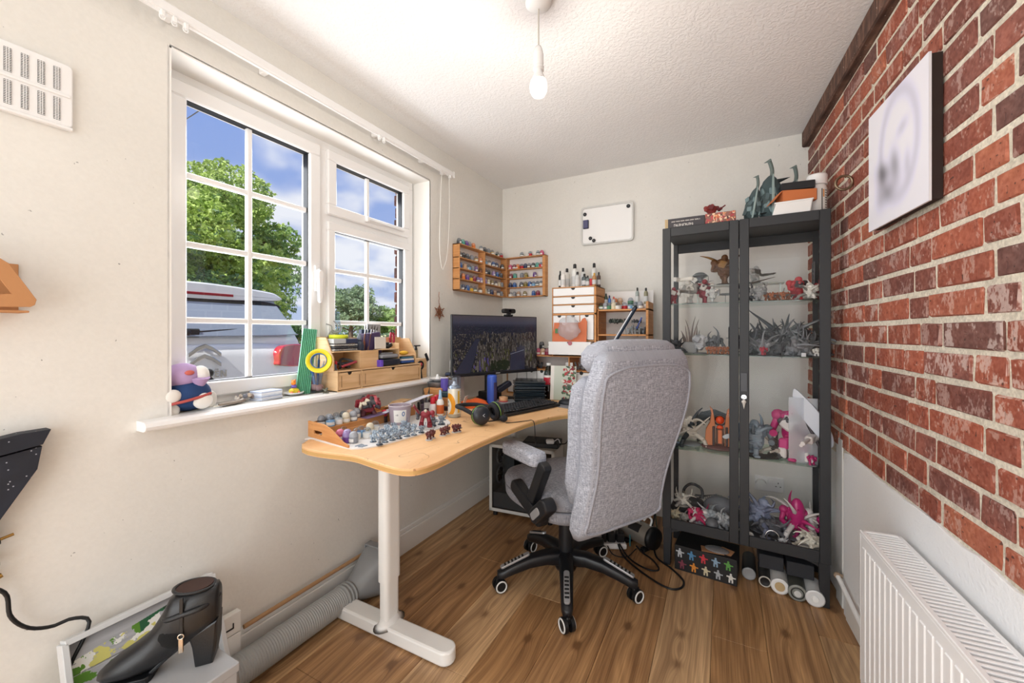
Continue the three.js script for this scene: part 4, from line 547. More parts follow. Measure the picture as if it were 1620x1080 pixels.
// ---------------------------------------------------------------- monitor, webcam, keyboard, mouse
const monTurn = Math.atan2(.909, .414); // local +z is the way the screen faces
{
  const img = canvasTex(1024, 576, (c, w, h) => {
    const g = c.createLinearGradient(0, 0, 0, h); g.addColorStop(0, '#4a4248'); g.addColorStop(.12, '#3c3d4c'); g.addColorStop(.2, '#20222e'); g.addColorStop(1, '#14161e'); c.fillStyle = g; c.fillRect(0, 0, w, h);
    let s = 5; const q = () => (s = (s * 16807) % 2147483647) / 2147483647;
    c.fillStyle = '#1b1d27'; for (let k = 0; k < 700; k++) { c.fillStyle = `rgba(${60 + q() * 60 | 0},${60 + q() * 50 | 0},${66 + q() * 50 | 0},.5)`; c.fillRect(q() * w, 100 + q() * 90, 2 + q() * 7, 1 + q() * 3); }
    c.fillStyle = '#2a2b3a'; c.beginPath(); c.moveTo(250, 235); c.lineTo(300, 235); c.lineTo(190, h); c.lineTo(20, h); c.closePath(); c.fill();
    c.beginPath(); c.moveTo(740, 300); c.lineTo(860, 320); c.lineTo(860, h); c.lineTo(610, h); c.lineTo(640, 400); c.closePath(); c.fill();
    c.strokeStyle = '#8a8a96'; c.lineWidth = 4; c.beginPath(); c.moveTo(640, 410); c.lineTo(850, 360); c.stroke();
    for (let row = 0; row < 26; row++) for (let k = 0; k < 70; k++) {
      const y = 190 + row * 15 + q() * 8, x = q() * w, d = (y - 190) / 390, inW = (x < 300 - (y - 235) * .32 && x > 250 - (y - 235) * .7 && y > 235) || (x > 660 && x < 860 && y > 330 && y > 330 + (x < 740 ? 60 : 0)); if (inW) continue;
      const bw = 5 + q() * 13 * (.6 + d), bh = (14 + q() * 60) * (.5 + d) * (x > 260 && x < 1000 ? 1 : .35), v = 34 + q() * 80; c.fillStyle = q() < .12 && d > .5 ? '#4a4a2c' : q() < .1 && x < 420 && d > .5 ? '#4c3f78' : `rgb(${v | 0},${v * .92 | 0},${v * .86 | 0})`; c.fillRect(x, y - bh, bw, bh); c.fillStyle = 'rgba(0,0,0,.45)'; c.fillRect(x + bw * .6, y - bh, bw * .4, bh);
      if (q() < .5) { c.fillStyle = 'rgba(230,205,160,.5)'; for (let i = 0; i < 3; i++) c.fillRect(x + q() * bw, y - q() * bh, 1.5, 1.5); }
    }
    c.fillStyle = 'rgba(26,34,20,.8)'; for (let k = 0; k < 120; k++) { c.beginPath(); c.arc(430 + q() * 220, 470 + q() * 90, 6 + q() * 12, 0, 7); c.fill(); }
  });
  const t = thing('monitor', 'large black computer monitor showing a dusk city view', 'monitor', [.3085, 0, .62], monTurn), W = .655, y0 = .95, y1 = 1.316;
  part('bezel', bb(-W / 2, y0, -.018, W / 2, y1, .0, .003), mat('#17181b', .35), t);
  part('back_shell', T(ex(rrect(W - .12, .26, .04), .035, .012), 0, 1.13, -.06), mDark, t);
  part('chin', bb(-W / 2, y0, -.006, W / 2, y0 + .018, .004, .002), mat('#1d1e22', .35), t);
  const s = new THREE.PlaneGeometry(W - .012, y1 - y0 - .024).translate(0, (y0 + y1) / 2 + .007, .0012);
  part('screen', s, new THREE.MeshPhysicalMaterial({ color: '#08090b', roughness: .25, emissive: '#ffffff', emissiveMap: img, emissiveIntensity: .8 }), t);
  part('maker_mark', bb(-.016, y0 + .006, .003, .016, y0 + .011, .0046, 0), mat('#b9bbc0', .4), t);
  part('stand_neck', mg(T(bx(.07, .25, .03, 0, .94, -.085, .006)), bx(.09, .09, .03, 0, 1.08, -.066, .006)), mBlack, t);
  part('stand_base', mg(T(bx(.05, .014, .24, .1, DY + .007, 0, .004), 0, 0, 0, 0, .5, 0), T(bx(.05, .014, .24, -.1, DY + .007, 0, .004), 0, 0, 0, 0, -.5, 0), bx(.12, .05, .1, 0, DY + .026, -.085, .006)), mBlack, t);
  const w = thing('webcam', 'black webcam clipped on top of the monitor', 'webcam', [.345, y1, .535], monTurn);
  part('camera_body', T(ex(rrect(.094, .03, .014), .024, .004), 0, .032, -.018), mBlack, w); part('clip', mg(bb(-.025, 0, -.03, .025, .01, .012, .003), bb(-.014, .008, -.014, .014, .022, .004, .003)), mDark, w); part('lens', T(cy(.009, .009, .004, 0, 0, 0, 18), 0, .032, .009, Math.PI / 2), mat('#0a0c14', .1), w);
  const light = new THREE.RectAreaLight(new THREE.Color(.75, .8, 1), .05, W - .02, y1 - y0 - .03); light.name = 'screen_glow'; light.position.set(0, (y0 + y1) / 2, .004); light.rotation.y = Math.PI; t.add(light);
}
{ // keyboard: front left (.593,1.04) front right (.717,.664)
  const a = Math.atan2(.376, .124), t = thing('keyboard', 'black computer keyboard on the birch desk', 'keyboard', [.588, DY, .815], a), L = .43, D = .155;
  part('case_body', T(ex([[-D / 2, .0], [D / 2, .0], [D / 2, .012], [D / 2 - .006, .014], [-D / 2 + .004, .022], [-D / 2, .02]], L, .0015), -L / 2, .002, 0, 0, Math.PI / 2, 0).applyMatrix4(new THREE.Matrix4().makeScale(1, 1, 1)), mDark, t).geometry.applyMatrix4(new THREE.Matrix4().makeRotationY(Math.PI));
  const kc = bx(.0165, .007, .0165, 0, 0, 0, .002), mk = mat('#232529', .5);
  const g2 = new THREE.Group(); g2.name = 'key_deck'; t.add(g2);
  part('key_plate', bx(L - .012, .004, D - .012, 0, .0185, 0, .001), mBlack, g2).rotation.x = .055;
  for (let r = 0; r < 6; r++) for (let k = 0; k < 21; k++) { if (r === 5 && k > 3 && k < 9) { if (k !== 6) continue; const m = part('key', bx(.098, .007, .0165, 0, 0, 0, .002), mk, g2); m.position.set(-.068, .0225, .061); continue; } if (k === 15 && (r < 1 || r === 3)) continue; const m = part('key', kc, mk, g2); m.position.set(-.198 + k * .0198, .0325 - r * .0017, -.058 + r * .0235); }
  one('keyboard_lead', 'thin black keyboard lead on the desk', 'cable', tube([[.45, DY + .003, .8], [.41, DY + .003, .83], [.4, DY + .003, .74], [.46, DY + .004, .64], [.44, DY + .003, .56], [.36, DY + .003, .5]], .0022, 30, 5), mBlack);
  const m = thing('mouse', 'black computer mouse right of the keyboard', 'mouse', [.742, DY + .004, .555], a + .1);
  part('shell', T(sp(.033, 0, .0, 0, [.95, .95, 1.75], 20)), mat('#1c1e22', .4), m).geometry.attributes.position.array.forEach((v, i, arr) => { if (i % 3 === 1 && v < 0) arr[i] = 0; });
  part('wheel', T(cy(.006, .006, .006, 0, -.003, 0, 12), 0, .029, -.03, 0, 0, Math.PI / 2), mat('#44474c', .5), m);
  one('mouse_mat', 'thin grey mouse mat under the mouse', 'mouse mat', bx(.2, .003, .22, 0, .0015, 0, .001), mat('#7d7f84', .9), [.78, DY, .57], a);
}
// ---------------------------------------------------------------- hobby pots and figures, built once and copied
const potCols = { black: '#1d1e22', 'dark grey': '#45484e', grey: '#8b8f96', white: '#e6e4de', cream: '#dccfae', yellow: '#e3b83a', orange: '#e07f32', red: '#c02a34', crimson: '#8a1f3c', pink: '#d6457a', purple: '#6a3f92', lilac: '#a08cc4', navy: '#26355e', blue: '#2f62a8', 'sky blue': '#7fb0d8', teal: '#4fa394', green: '#3f7d58', 'dark green': '#24463a', olive: '#8a7a34', brown: '#7a4e36', tan: '#c49a74' };
const potBody = la([[0, 0], [.0148, 0], [.0155, .002], [.0155, .019], [.0148, .0205], [0, .0205]], 16), potLid = la([[0, .0395], [.006, .0388], [.011, .0355], [.0142, .029], [.0152, .022], [.0152, .0195], [0, .0195]], 16), potLabel = new THREE.CylinderGeometry(.01575, .01575, .011, 14, 1, true, -1.1, 2.2).translate(0, .0105, 0), mLid = clear('#dfe4ea', .15), mLabel = mat('#e9e9e6', .6, { side: THREE.DoubleSide });
const potKinds = {};
function pot(color, label, p, turn = 0, group, s = 1) {
  let k = potKinds[color]; if (!k) { k = potKinds[color] = new THREE.Group(); k.userData.category = 'paint pot'; part('pot_body', potBody, mat(potCols[color], .4), k); part('lid', potLid, (Object.keys(potKinds).length % 3) ? mat(new THREE.Color(potCols[color]).lerp(new THREE.Color('#c9ccd2'), .22).getStyle(), .25) : mLid, k); part('label_band', potLabel, mLabel, k); }
  return copy(k, 'paint_pot', label, p, turn, group, s);
}
// toy soldiers about 4 cm high
function soldier(pose) {
  const b = [], lg = pose % 2 ? .004 : -.003;
  b.push(bar([-.005, .004, lg], [-.0045, .013, 0], .0032, .0036), bar([.005, .004, -lg], [.0045, .013, 0], .0032, .0036), bx(.006, .004, .009, -.005, .005, lg + .001, .001), bx(.006, .004, .009, .005, .005, -lg + .001, .001));
  b.push(sp(.0062, 0, .0165, 0, [1, 1.05, .8], 8), sp(.0066, 0, .021, .0005, [1.05, .9, .85], 8), bx(.011, .009, .005, 0, .0225, -.0065, .0014), cy(.0022, .0022, .006, -.005, .024, -.0075, 6), cy(.0022, .0022, .006, .005, .024, -.0075, 6));
  b.push(sp(.0048, -.0092, .0235, 0, [.9, 1, 1], 8), sp(.0048, .0092, .0235, 0, [.9, 1, 1], 8), sp(.0033, 0, .0285, .0005, [.9, 1.05, 1], 8));
  b.push(bar([-.0095, .0225, 0], [-.009, .0165, .003], .0026, .0023), bar([-.009, .0165, .003], [-.002, .018, .0085], .0023), bar([.0095, .0225, 0], [.01, .017, .003], .0026, .0023), pose % 3 === 2 ? bar([.01, .017, .003], [.012, .03, .008], .0023) : bar([.01, .017, .003], [.003, .0185, .0085], .0023));
  const gun = pose % 3 === 2 ? mg(bar([.012, .022, .008], [.014, .044, .012], .0009, .0014), bx(.0034, .004, .016, -.003, .0185, .011, .0008)) : mg(bx(.0036, .0052, .017, -.001, .0185, .0115, .001), bar([-.001, .0195, .018], [-.001, .0195, .026], .0011), bx(.003, .006, .0035, -.001, .0145, .01, .0006));
  return [mg(b), gun];
}
const soldierGeo = [0, 1, 2, 3].map(soldier), baseGeo = la([[0, 0], [.0125, 0], [.0128, .001], [.0115, .0034], [0, .0036]], 16), soldierKinds = {};
function trooper(kind, pose, label, p, turn, group, s = 1) {
  const key = kind + pose, C = { grey: ['#8c98a6', '#5f6b78', '#39404a'], bluegrey: ['#a7b6c4', '#6d7c8c', '#4f5d6c'], red: ['#64302f', '#43302e', '#b8b4b0'], bronze: ['#9c5a34', '#3f3a34', '#4a423a'], crimson: ['#a8283a', '#3a3034', '#2a2628'], white: ['#d9d7d2', '#8c8a88', '#4a484a'], black: ['#2f3136', '#5c5f64', '#26272a'], pink: ['#b02a6a', '#d9d6d2', '#7a7c80'] }[kind];
  let k = soldierKinds[key]; if (!k) { k = soldierKinds[key] = new THREE.Group(); k.userData.category = 'figure'; part('body', soldierGeo[pose % 4][0], mat(C[0], .55), k); part('weapon', soldierGeo[pose % 4][1], mat(C[1], .4), k); part('base', baseGeo, mat(C[2], .6), k); }
  return copy(k, 'toy_soldier', label, p, turn, group, s);
}
// ---------------------------------------------------------------- paint tray at the near end of the desk
{
  const t = thing('paint_station', 'birch hobby paint tray with handle slots at the desk end', 'tray', [0, DY, 0]);
  const base = [[.09, 1.735], [.12, 1.765], [.335, 1.793], [.385, 1.78], [.42, 1.72], [.44, 1.6], [.452, 1.45], [.45, 1.33], [.42, 1.27], [.35, 1.22], [.27, 1.2], [.09, 1.2]];
  part('tray_floor', T(ex(spline(base, 90).map(([x, z]) => [x, -z]), .0045, .0008), 0, .0, 0, -Math.PI / 2, 0, 0), new THREE.MeshStandardMaterial({ color: '#e9e6e4', roughness: .7, map: rep(paintTex, 2, 2) }), t);
  const sideShape = new THREE.Shape([[0, .005], [.285, .005], [.285, .014], [.25, .02], [.17, .055], [.12, .068], [0, .068]].map((p) => new THREE.Vector2(...p)));
  const sd = part('side_panel', T(ex(sideShape, .005, .0006, [rrect(.062, .014, .006, .075, .03).getPoints(6).map((p) => [p.x, p.y])]), .07, 0, 1.748, 0, -Math.atan2(.04, .27), 0), mMdf, t);
  part('joint_slot', mg(bb(.1, .055, 1.7565, .125, .057, 1.7585, 0), bb(.15, .05, 1.7635, .17, .052, 1.7655, 0)), mat('#7d5836', .8), sd);
  part('back_rail', bb(.068, .004, 1.21, .073, .06, 1.745, .0006), mMdf, t);
  part('step_shelf', mg(bb(.073, .04, 1.215, .16, .0445, 1.74, .0006), bb(.157, .004, 1.215, .1615, .044, 1.74, .0006)), mMdf, t);
  part('inner_divider', T(bx(.005, .03, .2, .2, .018, 1.66, .0006), 0, 0, 0, 0, 0, 0), mMdf, t);
  // pots on the step and in front of it
  const row1 = ['dark grey', 'grey', 'white', 'black', 'tan', 'grey'], row2 = ['sky blue', 'white', 'cream', 'grey'];
  row1.forEach((c, i) => pot(c, `${c} paint pot, ${ords[i]} along the tray's raised back step`, [.1, DY + .0445, 1.715 - i * .036], .8, 'pots on the paint tray', 1.05));
  row2.forEach((c, i) => pot(c, `${c} paint pot, ${ords[i]} along the tray step's front edge`, [.142, DY + .0445, 1.705 - i * .038], .8, 'pots on the paint tray', 1.1));
  const row3 = ['pink', 'red', 'lilac', 'white', 'sky blue', 'grey', 'white', 'cream', 'purple', 'white'];
  row3.forEach((c, i) => pot(c, `${c} paint pot, ${ords[i]} of the loose group on the tray floor`, [[.235, .212, .26, .275, .262, .31, .3, .252, .285, .24][i], DY + .0045, [1.735, 1.70, 1.722, 1.69, 1.655, 1.735, 1.66, 1.60, 1.745, 1.56][i]], 1 + i, 'pots on the paint tray', 1.12));
  // grey soldiers
  let n = 0; const names = ['front row of the tray', 'second row of the tray', 'third row of the tray', 'back row of the tray'];
  const rows = [[.415, 1.715, .437, 1.5, 7], [.372, 1.69, .394, 1.48, 7], [.33, 1.645, .35, 1.47, 6], [.288, 1.55, .3, 1.46, 3]];
  rows.forEach(([xa, za, xb, zb, c], ri) => { for (let i = 0; i < c; i++) { const f = i / (c - 1); trooper(n % 3 ? 'bluegrey' : 'grey', n, `grey primed toy soldier, ${ords[i]} from the left in the ${names[ri]}`, [mix(xa, xb, f) + rr(-.006, .006), DY + .0045, mix(za, zb, f) + rr(-.005, .005)], rr(.6, 2.2), 'grey soldiers on the paint tray', 1.0); n++; } });
  for (let i = 0; i < 4; i++) trooper('grey', i, `dark grey toy soldier, ${ords[i]} at the tray's rounded far end`, [[.405, .38, .42, .35][i], DY + .0045, [1.38, 1.355, 1.335, 1.32][i]], rr(.8, 2), 'grey soldiers on the paint tray', 1.35);
  for (let i = 0; i < 6; i++) trooper('red', i, `dark red toy soldier on the bare desk, ${ords[i]} from the left`, [[.53, .522, .537, .534, .555, .548][i], DY, [1.558, 1.53, 1.479, 1.447, 1.395, 1.41][i]], rr(.5, 1.6), 'red soldiers on the bare desk', 1.12);
  // loose weapon sprues
  one('sprue_parts', 'loose grey plastic bits at the tray corner', 'model parts', mg([...Array(9)].map((_, i) => T(bx(.006, .004, .012, 0, .002, 0, .001), .36 + (i % 3) * .013, 0, 1.745 + Math.floor(i / 3) * .01, 0, i, 0))), mat('#8f9aa6', .5), [0, DY + .0045, 0]);
}
{ // larger painted models and containers on the tray
  const redm = mat('#8c2c38', .5), pinkm = mat('#c9626c', .55), gunm = mat('#3b3a40', .45), grn = mat('#2f5a42', .6), cre = mat('#d5ccb8', .6);
  const t = thing('armoured_model', 'big crimson bulky model with mixed plates on the tray', 'model', [.105, DY + .045, 1.475], 1.0);
  part('hull', mg(sp(.028, 0, .045, 0, [1, .8, 1.1], 10), bx(.05, .03, .06, 0, .03, 0, .006)), redm, t);
  for (let k = 0; k < 30; k++) { const a = k * 2.4, e = Math.sqrt((k + .5) / 30) * 1.5, d = V(Math.sin(e) * Math.cos(a), Math.cos(e), Math.sin(e) * Math.sin(a)), q = T(bx(.022 + .008 * (k % 3), .012, .018 + .01 * (k % 2), 0, 0, 0, .003), 0, 0, 0, a, k, e); part('plate', q.translate(d.x * .046, .042 + d.y * .036, d.z * .05), [pinkm, redm, redm, gunm, grn, redm, cre, gunm][k % 8], t); }
  for (const [x, z] of [[-.022, -.02], [.022, -.02], [-.022, .025], [.022, .025]]) part('leg', mg(bar([x * .6, .035, z * .6], [x * 1.2, .003, z * 1.2], .009, .011), sp(.011, x * 1.2, .006, z * 1.2, [1, .6, 1.1])), mat('#5c2832', .5), t);
  part('cannon', bar([.02, .05, .03], [.035, .045, .08], .007), gunm, t);
  const w = thing('walker_model', 'dark red walker model on a round grey base', 'model', [.402, DY + .0045, 1.425], .7); w.scale.setScalar(1.2);
  part('base', la([[0, 0], [.032, 0], [.033, .001], [.031, .005], [0, .0055]], 24), mat('#c3c2c2', .6), w);
  part('torso', mg(sp(.016, 0, .052, 0, [1.2, .9, 1], 12), bx(.034, .016, .022, 0, .054, 0, .004)), redm, w);
  for (const s of [-1, 1]) { part('leg', mg(bar([s * .009, .045, 0], [s * .014, .024, .004], .007, .008), bar([s * .014, .024, .004], [s * .015, .008, -.002], .008, .01), bx(.018, .007, .024, s * .015, .0085, .002, .002)), redm, w); part('arm', mg(sp(.01, s * .024, .056, 0), bar([s * .026, .052, 0], [s * .028, .038, .012], .006)), s > 0 ? redm : gunm, w); }
  part('gun', mg(bx(.01, .01, .04, .028, .04, .02, .002), bar([.028, .042, .03], [.028, .042, .055], .003)), gunm, w); part('blade', T(bx(.006, .05, .012, 0, 0, 0, .001), -.03, .07, .01, .5, 0, .5), mat('#7c2430', .4), w); part('head', sp(.006, 0, .066, .01), cre, w);
  const mug = thing('water_pot', 'large grey pink water pot with a paper label', 'pot', [.235, DY + .0045, 1.405]);
  part('pot_wall', la([[0, .002], [.04, 0], [.043, .003], [.0515, .084], [.053, .086], [.051, .087], [.049, .084], [.041, .006], [0, .006]], 30), mat('#a89aa4', .4), mug);
  part('rim', T(new THREE.TorusGeometry(.051, .0022, 8, 30), 0, .086, 0, Math.PI / 2), mat('#c9bfc4', .4), mug); part('water', cy(.045, .045, .003, 0, .058, 0, 24), mat('#6b5560', .2), mug);
  const lt = canvasTex(160, 128, (c, w2, h2) => { c.fillStyle = '#e9e7e2'; c.fillRect(0, 0, w2, h2); c.fillStyle = '#3a3c44'; c.font = 'bold 24px sans-serif'; c.fillText('~/0', 22, 60); c.strokeStyle = '#3a67a0'; c.lineWidth = 9; c.beginPath(); c.ellipse(122, 40, 14, 20, 0, 0, 7); c.stroke(); });
  part('paper_label', new THREE.CylinderGeometry(.0502, .0452, .056, 16, 1, true, .15, 1.2).translate(0, .042, 0), new THREE.MeshStandardMaterial({ map: lt, roughness: .7, side: THREE.DoubleSide }), mug);
  const rp = thing('red_cap_pot', 'small pot with bright red cap beside the water pot', 'pot', [.152, DY + .0045, 1.42]); part('pot_body', la([[0, 0], [.014, 0], [.015, .03], [0, .03]], 14), mat('#3b3236', .5), rp); part('cap', la([[0, .028], [.0135, .028], [.0135, .05], [.009, .058], [0, .06]], 14), mat('#d22a3e', .4), rp);
  one('palette_sheet', 'long white paper palette leaning across the tray', 'palette', T(bx(.075, .003, .3, 0, 0, 0, .0008), 0, 0, 0, 0, 0, .0), mat('#d6d6e2', .6), [.185, DY + .078, 1.31], -.05).rotation.set(.16, -.12, .2);
  one('purple_sheet', 'purple stained palette card under the white sheet', 'palette', bx(.07, .003, .17, 0, 0, 0, .0008), mat('#6d5878', .6), [.17, DY + .055, 1.46], -.2).rotation.set(.1, -.2, .1);
  const cards = thing('ply_offcuts', 'loose plywood offcuts on the desk behind the tray', 'offcuts', [.10, DY + .062, 1.3], .2); for (let k = 0; k < 4; k++) part('offcut', T(bx(.06, .004, .1, 0, 0, 0, .0008), rr(-.01, .01), k * .0045, -k * .02, 0, rr(-.5, .5), 0), mPly, cards);
  const tub = thing('brush_tub', 'clear tub with brushes and a white label', 'tub', [.165, DY, 1.135]); part('tub_wall', la([[0, .002], [.03, 0], [.036, .075], [.034, .075], [.028, .005], [0, .005]], 22), clear('#dcdbe4', .12), tub); part('contents', la([[0, .006], [.027, .006], [.031, .045], [0, .045]], 16), mat('#b9a0ac', .6), tub); part('label_band', new THREE.CylinderGeometry(.0352, .0335, .03, 10, 1, true, .4, 1.2).translate(0, .045, 0), mLabel, tub);
  for (let k = 0; k < 2; k++) { const b = thing('wide_brush', ['wide brush leaning left in the clear tub', 'wide brush leaning right in the clear tub'][k], 'brush', [.165, DY + .01, 1.14 - k * .01]); b.rotation.set(k ? -.25 : .1, 0, .05); part('handle', bar([0, 0, 0], [0, .09, 0], .004, .0055), mat('#b8b09c', .5), b); part('bristles', mg(bar([0, .09, 0], [0, .125, 0], .006, .0015)), mat('#4a4238', .9), b); }
  const cit = thing('pot_crate', 'dark rack of small pots beside the brush tub', 'rack', [.115, DY, 1.075], .2); part('crate_box', bx(.06, .05, .09, 0, .025, 0, .003), mDark, cit); for (let k = 0; k < 3; k++) part('pot_top', cy(.013, .013, .02, 0, .05, -.028 + k * .028), mat(['#5d6066', '#2c2e33', '#777b80'][k], .4), cit);
}
// ---------------------------------------------------------------- middle of the desk
{
  const bottle = (name, label, cat, p, parts, turn = 0) => { const o = thing(name, label, cat, p, turn); for (const [n, g, m] of parts) part(n, g, m, o); return o; };
  const sprayT = canvasTex(512, 256, (c, w, h) => { c.fillStyle = '#e9e4d4'; c.fillRect(0, 0, w, h); c.fillStyle = '#e79a1e'; c.beginPath(); c.ellipse(210, 150, 90, 110, 0, 0, 7); c.fill(); c.fillStyle = '#e9e4d4'; c.beginPath(); c.ellipse(185, 160, 62, 70, 0, 0, 7); c.fill(); c.fillStyle = '#2f3a30'; c.font = 'bold 26px sans-serif'; c.fillText('ORE', 160, 130); c.fillText('OUR', 160, 165); c.fillStyle = '#e0b13a'; c.fillRect(330, 20, 30, 200); c.fillStyle = '#8c8a74'; for (let k = 0; k < 9; k++) c.fillRect(380, 40 + k * 20, 90, 6); c.fillStyle = '#b9b4a4'; c.fillRect(0, 230, w, 26); });
  bottle('spray_can', 'white and orange aerosol can with a clear cap', 'spray can', [.355, DY, 1.145], [['can_body', new THREE.CylinderGeometry(.0325, .0325, .14, 30, 1, true, 1.2).translate(0, .074, 0), new THREE.MeshStandardMaterial({ map: sprayT, roughness: .3, metalness: .15 })], ['can_ends', mg(la([[0, .002], [.031, 0], [.0325, .004], [0, .005]], 24), la([[.0325, .143], [.031, .15], [.022, .158], [.012, .162], [0, .162]], 24)), mSteel], ['nozzle', mg(cy(.006, .009, .018, 0, .16, 0), cy(.014, .014, .008, 0, .158, 0)), mWhite], ['cap', la([[.0325, .145], [.033, .15], [.0325, .198], [.030, .205], [0, .207]], 26), clear('#dde6f2', .12)]], 2.2);
  bottle('glue_bottle', 'white glue bottle with pale blue nozzle and orange label', 'glue', [.27, DY, 1.15], [['flask', la([[0, 0], [.017, 0], [.019, .004], [.019, .07], [.01, .085], [0, .085]], 18).scale(1, 1, 1), mat('#e8e6e2', .4)], ['nozzle', la([[0, .08], [.011, .082], [.008, .1], [.005, .13], [0, .131]], 14), mat('#9fc4e6', .4)], ['label_band', new THREE.CylinderGeometry(.0193, .0193, .045, 18, 1, true).translate(0, .033, 0), mat('#c8622a', .5, { side: THREE.DoubleSide })]]);
  bottle('red_top_glue', 'white bottle with a tall red cap left of the glue', 'glue', [.23, DY, 1.16], [['flask', la([[0, 0], [.02, 0], [.021, .045], [.012, .06], [0, .06]], 18), mat('#e6dfe0', .4)], ['cap', la([[0, .058], [.013, .058], [.012, .09], [.006, .094], [0, .094]], 14), mat('#d4293c', .4)]]);
  bottle('red_tool', 'bright red plastic tool standing behind the glue', 'tool', [.235, DY, 1.115], [['grip', mg(bx(.03, .085, .02, 0, .045, 0, .006), bx(.02, .03, .045, 0, .085, .01, .005)), mat('#c8283a', .4)]]);
  bottle('purple_candle', 'purple cylinder pot on a stack by the monitor', 'pot', [.175, DY + .1, .985], [['drum', la([[0, 0], [.022, 0], [.023, .003], [.023, .066], [.021, .068], [0, .069]], 22), mat('#5d4fae', .45)], ['lid', la([[0, .069], [.021, .069], [.0215, .073], [0, .074]], 22), mat('#d9d4e6', .5)]]);
  bottle('green_case', 'dark green plastic case under the purple pot', 'case', [.175, DY + .068, .985], [['shell', bx(.08, .032, .09, 0, .016, 0, .006), mat('#28404a', .5)]], .3);
  bottle('wood_block', 'plain tan wooden box against the wall', 'box', [.125, DY, .985], [['carton', bx(.1, .115, .13, 0, .0575, 0, .002), mMdf]], .1);
  one('wood_riser', 'small wooden riser under the green case', 'box', bx(.05, .068, .08, 0, .034, 0, .002), mMdf, [.2, DY, .985]);
  bottle('grey_tray', 'shallow grey tray on the wooden box', 'tray', [.105, DY + .115, .965], [['tray_body', la([[0, 0], [.05, 0], [.055, .03], [.053, .03], [.048, .004], [0, .004]], 4).rotateY(Math.PI / 4), mat('#84868a', .4)]]);
  bottle('white_bowl', 'shallow white bowl with a nozzle piece in it', 'bowl', [.1, DY + .146, .955], [['bowl', la([[0, 0], [.02, 0], [.044, .014], [.046, .018], [.043, .018], [.02, .005], [0, .005]], 26), mGlossWhite], ['nozzle', mg(cy(.012, .014, .02, 0, .005, 0), cy(.006, .008, .015, 0, .024, 0)), mWhite]]);
  bottle('dark_lid_jar', 'small jar with a wide dark blue lid', 'jar', [.12, DY + .146, .868], [['jar_body', la([[0, 0], [.018, 0], [.02, .024], [0, .024]], 18), mat('#b7894e', .4)], ['lid', la([[0, .024], [.026, .024], [.027, .036], [.022, .042], [0, .043]], 22), mat('#28344e', .4)]]);
  one('jar_shelf', 'small white shelf box holding jars by the monitor', 'box', bx(.09, .146, .075, 0, .073, 0, .002), mWhite, [.1, DY, .882]);
  const dt = canvasTex(256, 128, (c, w, h) => { c.fillStyle = '#eceae6'; c.fillRect(0, 0, w, h); const cc = ['#3a6f4a', '#222', '#9a7ab8', '#444', '#8fa83a', '#333']; for (let k = 0; k < 16; k++) { c.fillStyle = cc[k % 6]; c.beginPath(); c.ellipse(16 + (k * 61) % 250, 20 + (k * 37) % 100, 11, 14, k, 0, 7); c.fill(); } });
  bottle('patterned_tin', 'white tin patterned with dark leaf spots', 'tin', [.115, DY + .17, .80], [['tin_body', new THREE.CylinderGeometry(.034, .034, .085, 24, 1).translate(0, .0425, 0), new THREE.MeshStandardMaterial({ map: dt, roughness: .5 })], ['lid', la([[0, .085], [.0345, .085], [.0345, .092], [0, .093]], 24), mat('#dedbd8', .4)]]);
  one('tin_stand', 'grey block under the patterned tin', 'box', bx(.08, .17, .08, 0, .085, 0, .003), mat('#c9c7c2', .6), [.115, DY, .80]);
  // airbrush stand things on the sill end
  bottle('airbrush_cup', 'red and black airbrush holder beside the organiser', 'holder', [-.0, SY, .985], [['ring', T(new THREE.TorusGeometry(.022, .006, 8, 20), 0, .075, 0, 0, Math.PI / 2), mBlack], ['post', cy(.006, .012, .06, 0, 0, 0), mDark], ['cup', sp(.012, 0, .08, 0), mat('#b03044', .4)]]);
  bottle('pump_bottle', 'clear pump bottle with black head on the sill', 'bottle', [-.06, SY + .115, .955], [['flask', la([[0, 0], [.012, 0], [.012, .04], [.007, .05], [0, .05]], 14), clear('#d9d2c0', .1)], ['pump', mg(cy(.006, .006, .02, 0, .05, 0), bx(.012, .008, .05, 0, .072, -.01, .002), cy(.009, .009, .01, 0, .046, 0)), mDark]]);
  bottle('ply_stand', 'small plywood stand at the sill end', 'stand', [-.045, SY, .965], [['carton', bb(-.045, 0, -.035, .045, .113, .035, .001), mPly], ['clip', T(bx(.006, .05, .02, 0, 0, 0, .002), .05, .12, -.03, .5), mDark]]);
  bottle('orange_cloth', 'crumpled bright orange cloth in front of the monitor', 'cloth', [.275, DY, .845], [['fold', (() => { const g = new THREE.SphereGeometry(.075, 30, 16), p = g.attributes.position; for (let i = 0; i < p.count; i++) { const x = p.getX(i), y = p.getY(i), z = p.getZ(i), n = fbm((x + 1) * 26, (z + 1) * 26, 99, 99, 3, 4); p.setXYZ(i, x * (.75 + .5 * n), Math.max(0, y * .42 * (.3 + 1.2 * n) + .006), z * (1.0 + .4 * n)); } g.computeVertexNormals(); return g; })(), mat('#e8652a', .85)]], .4);
  one('white_paper', 'folded white paper leaning by the monitor foot', 'paper', T(bx(.003, .075, .06, 0, .036, 0, .0006), 0, 0, 0, 0, 0, -.3), mat('#dcd9d4', .7), [.262, DY, .935], .3);
  one('small_black_box', 'flat dark book under the orange cloth', 'book', bx(.13, .022, .19, 0, .011, 0, .002), mat('#3b2a2c', .6), [.185, DY, .955], .2);
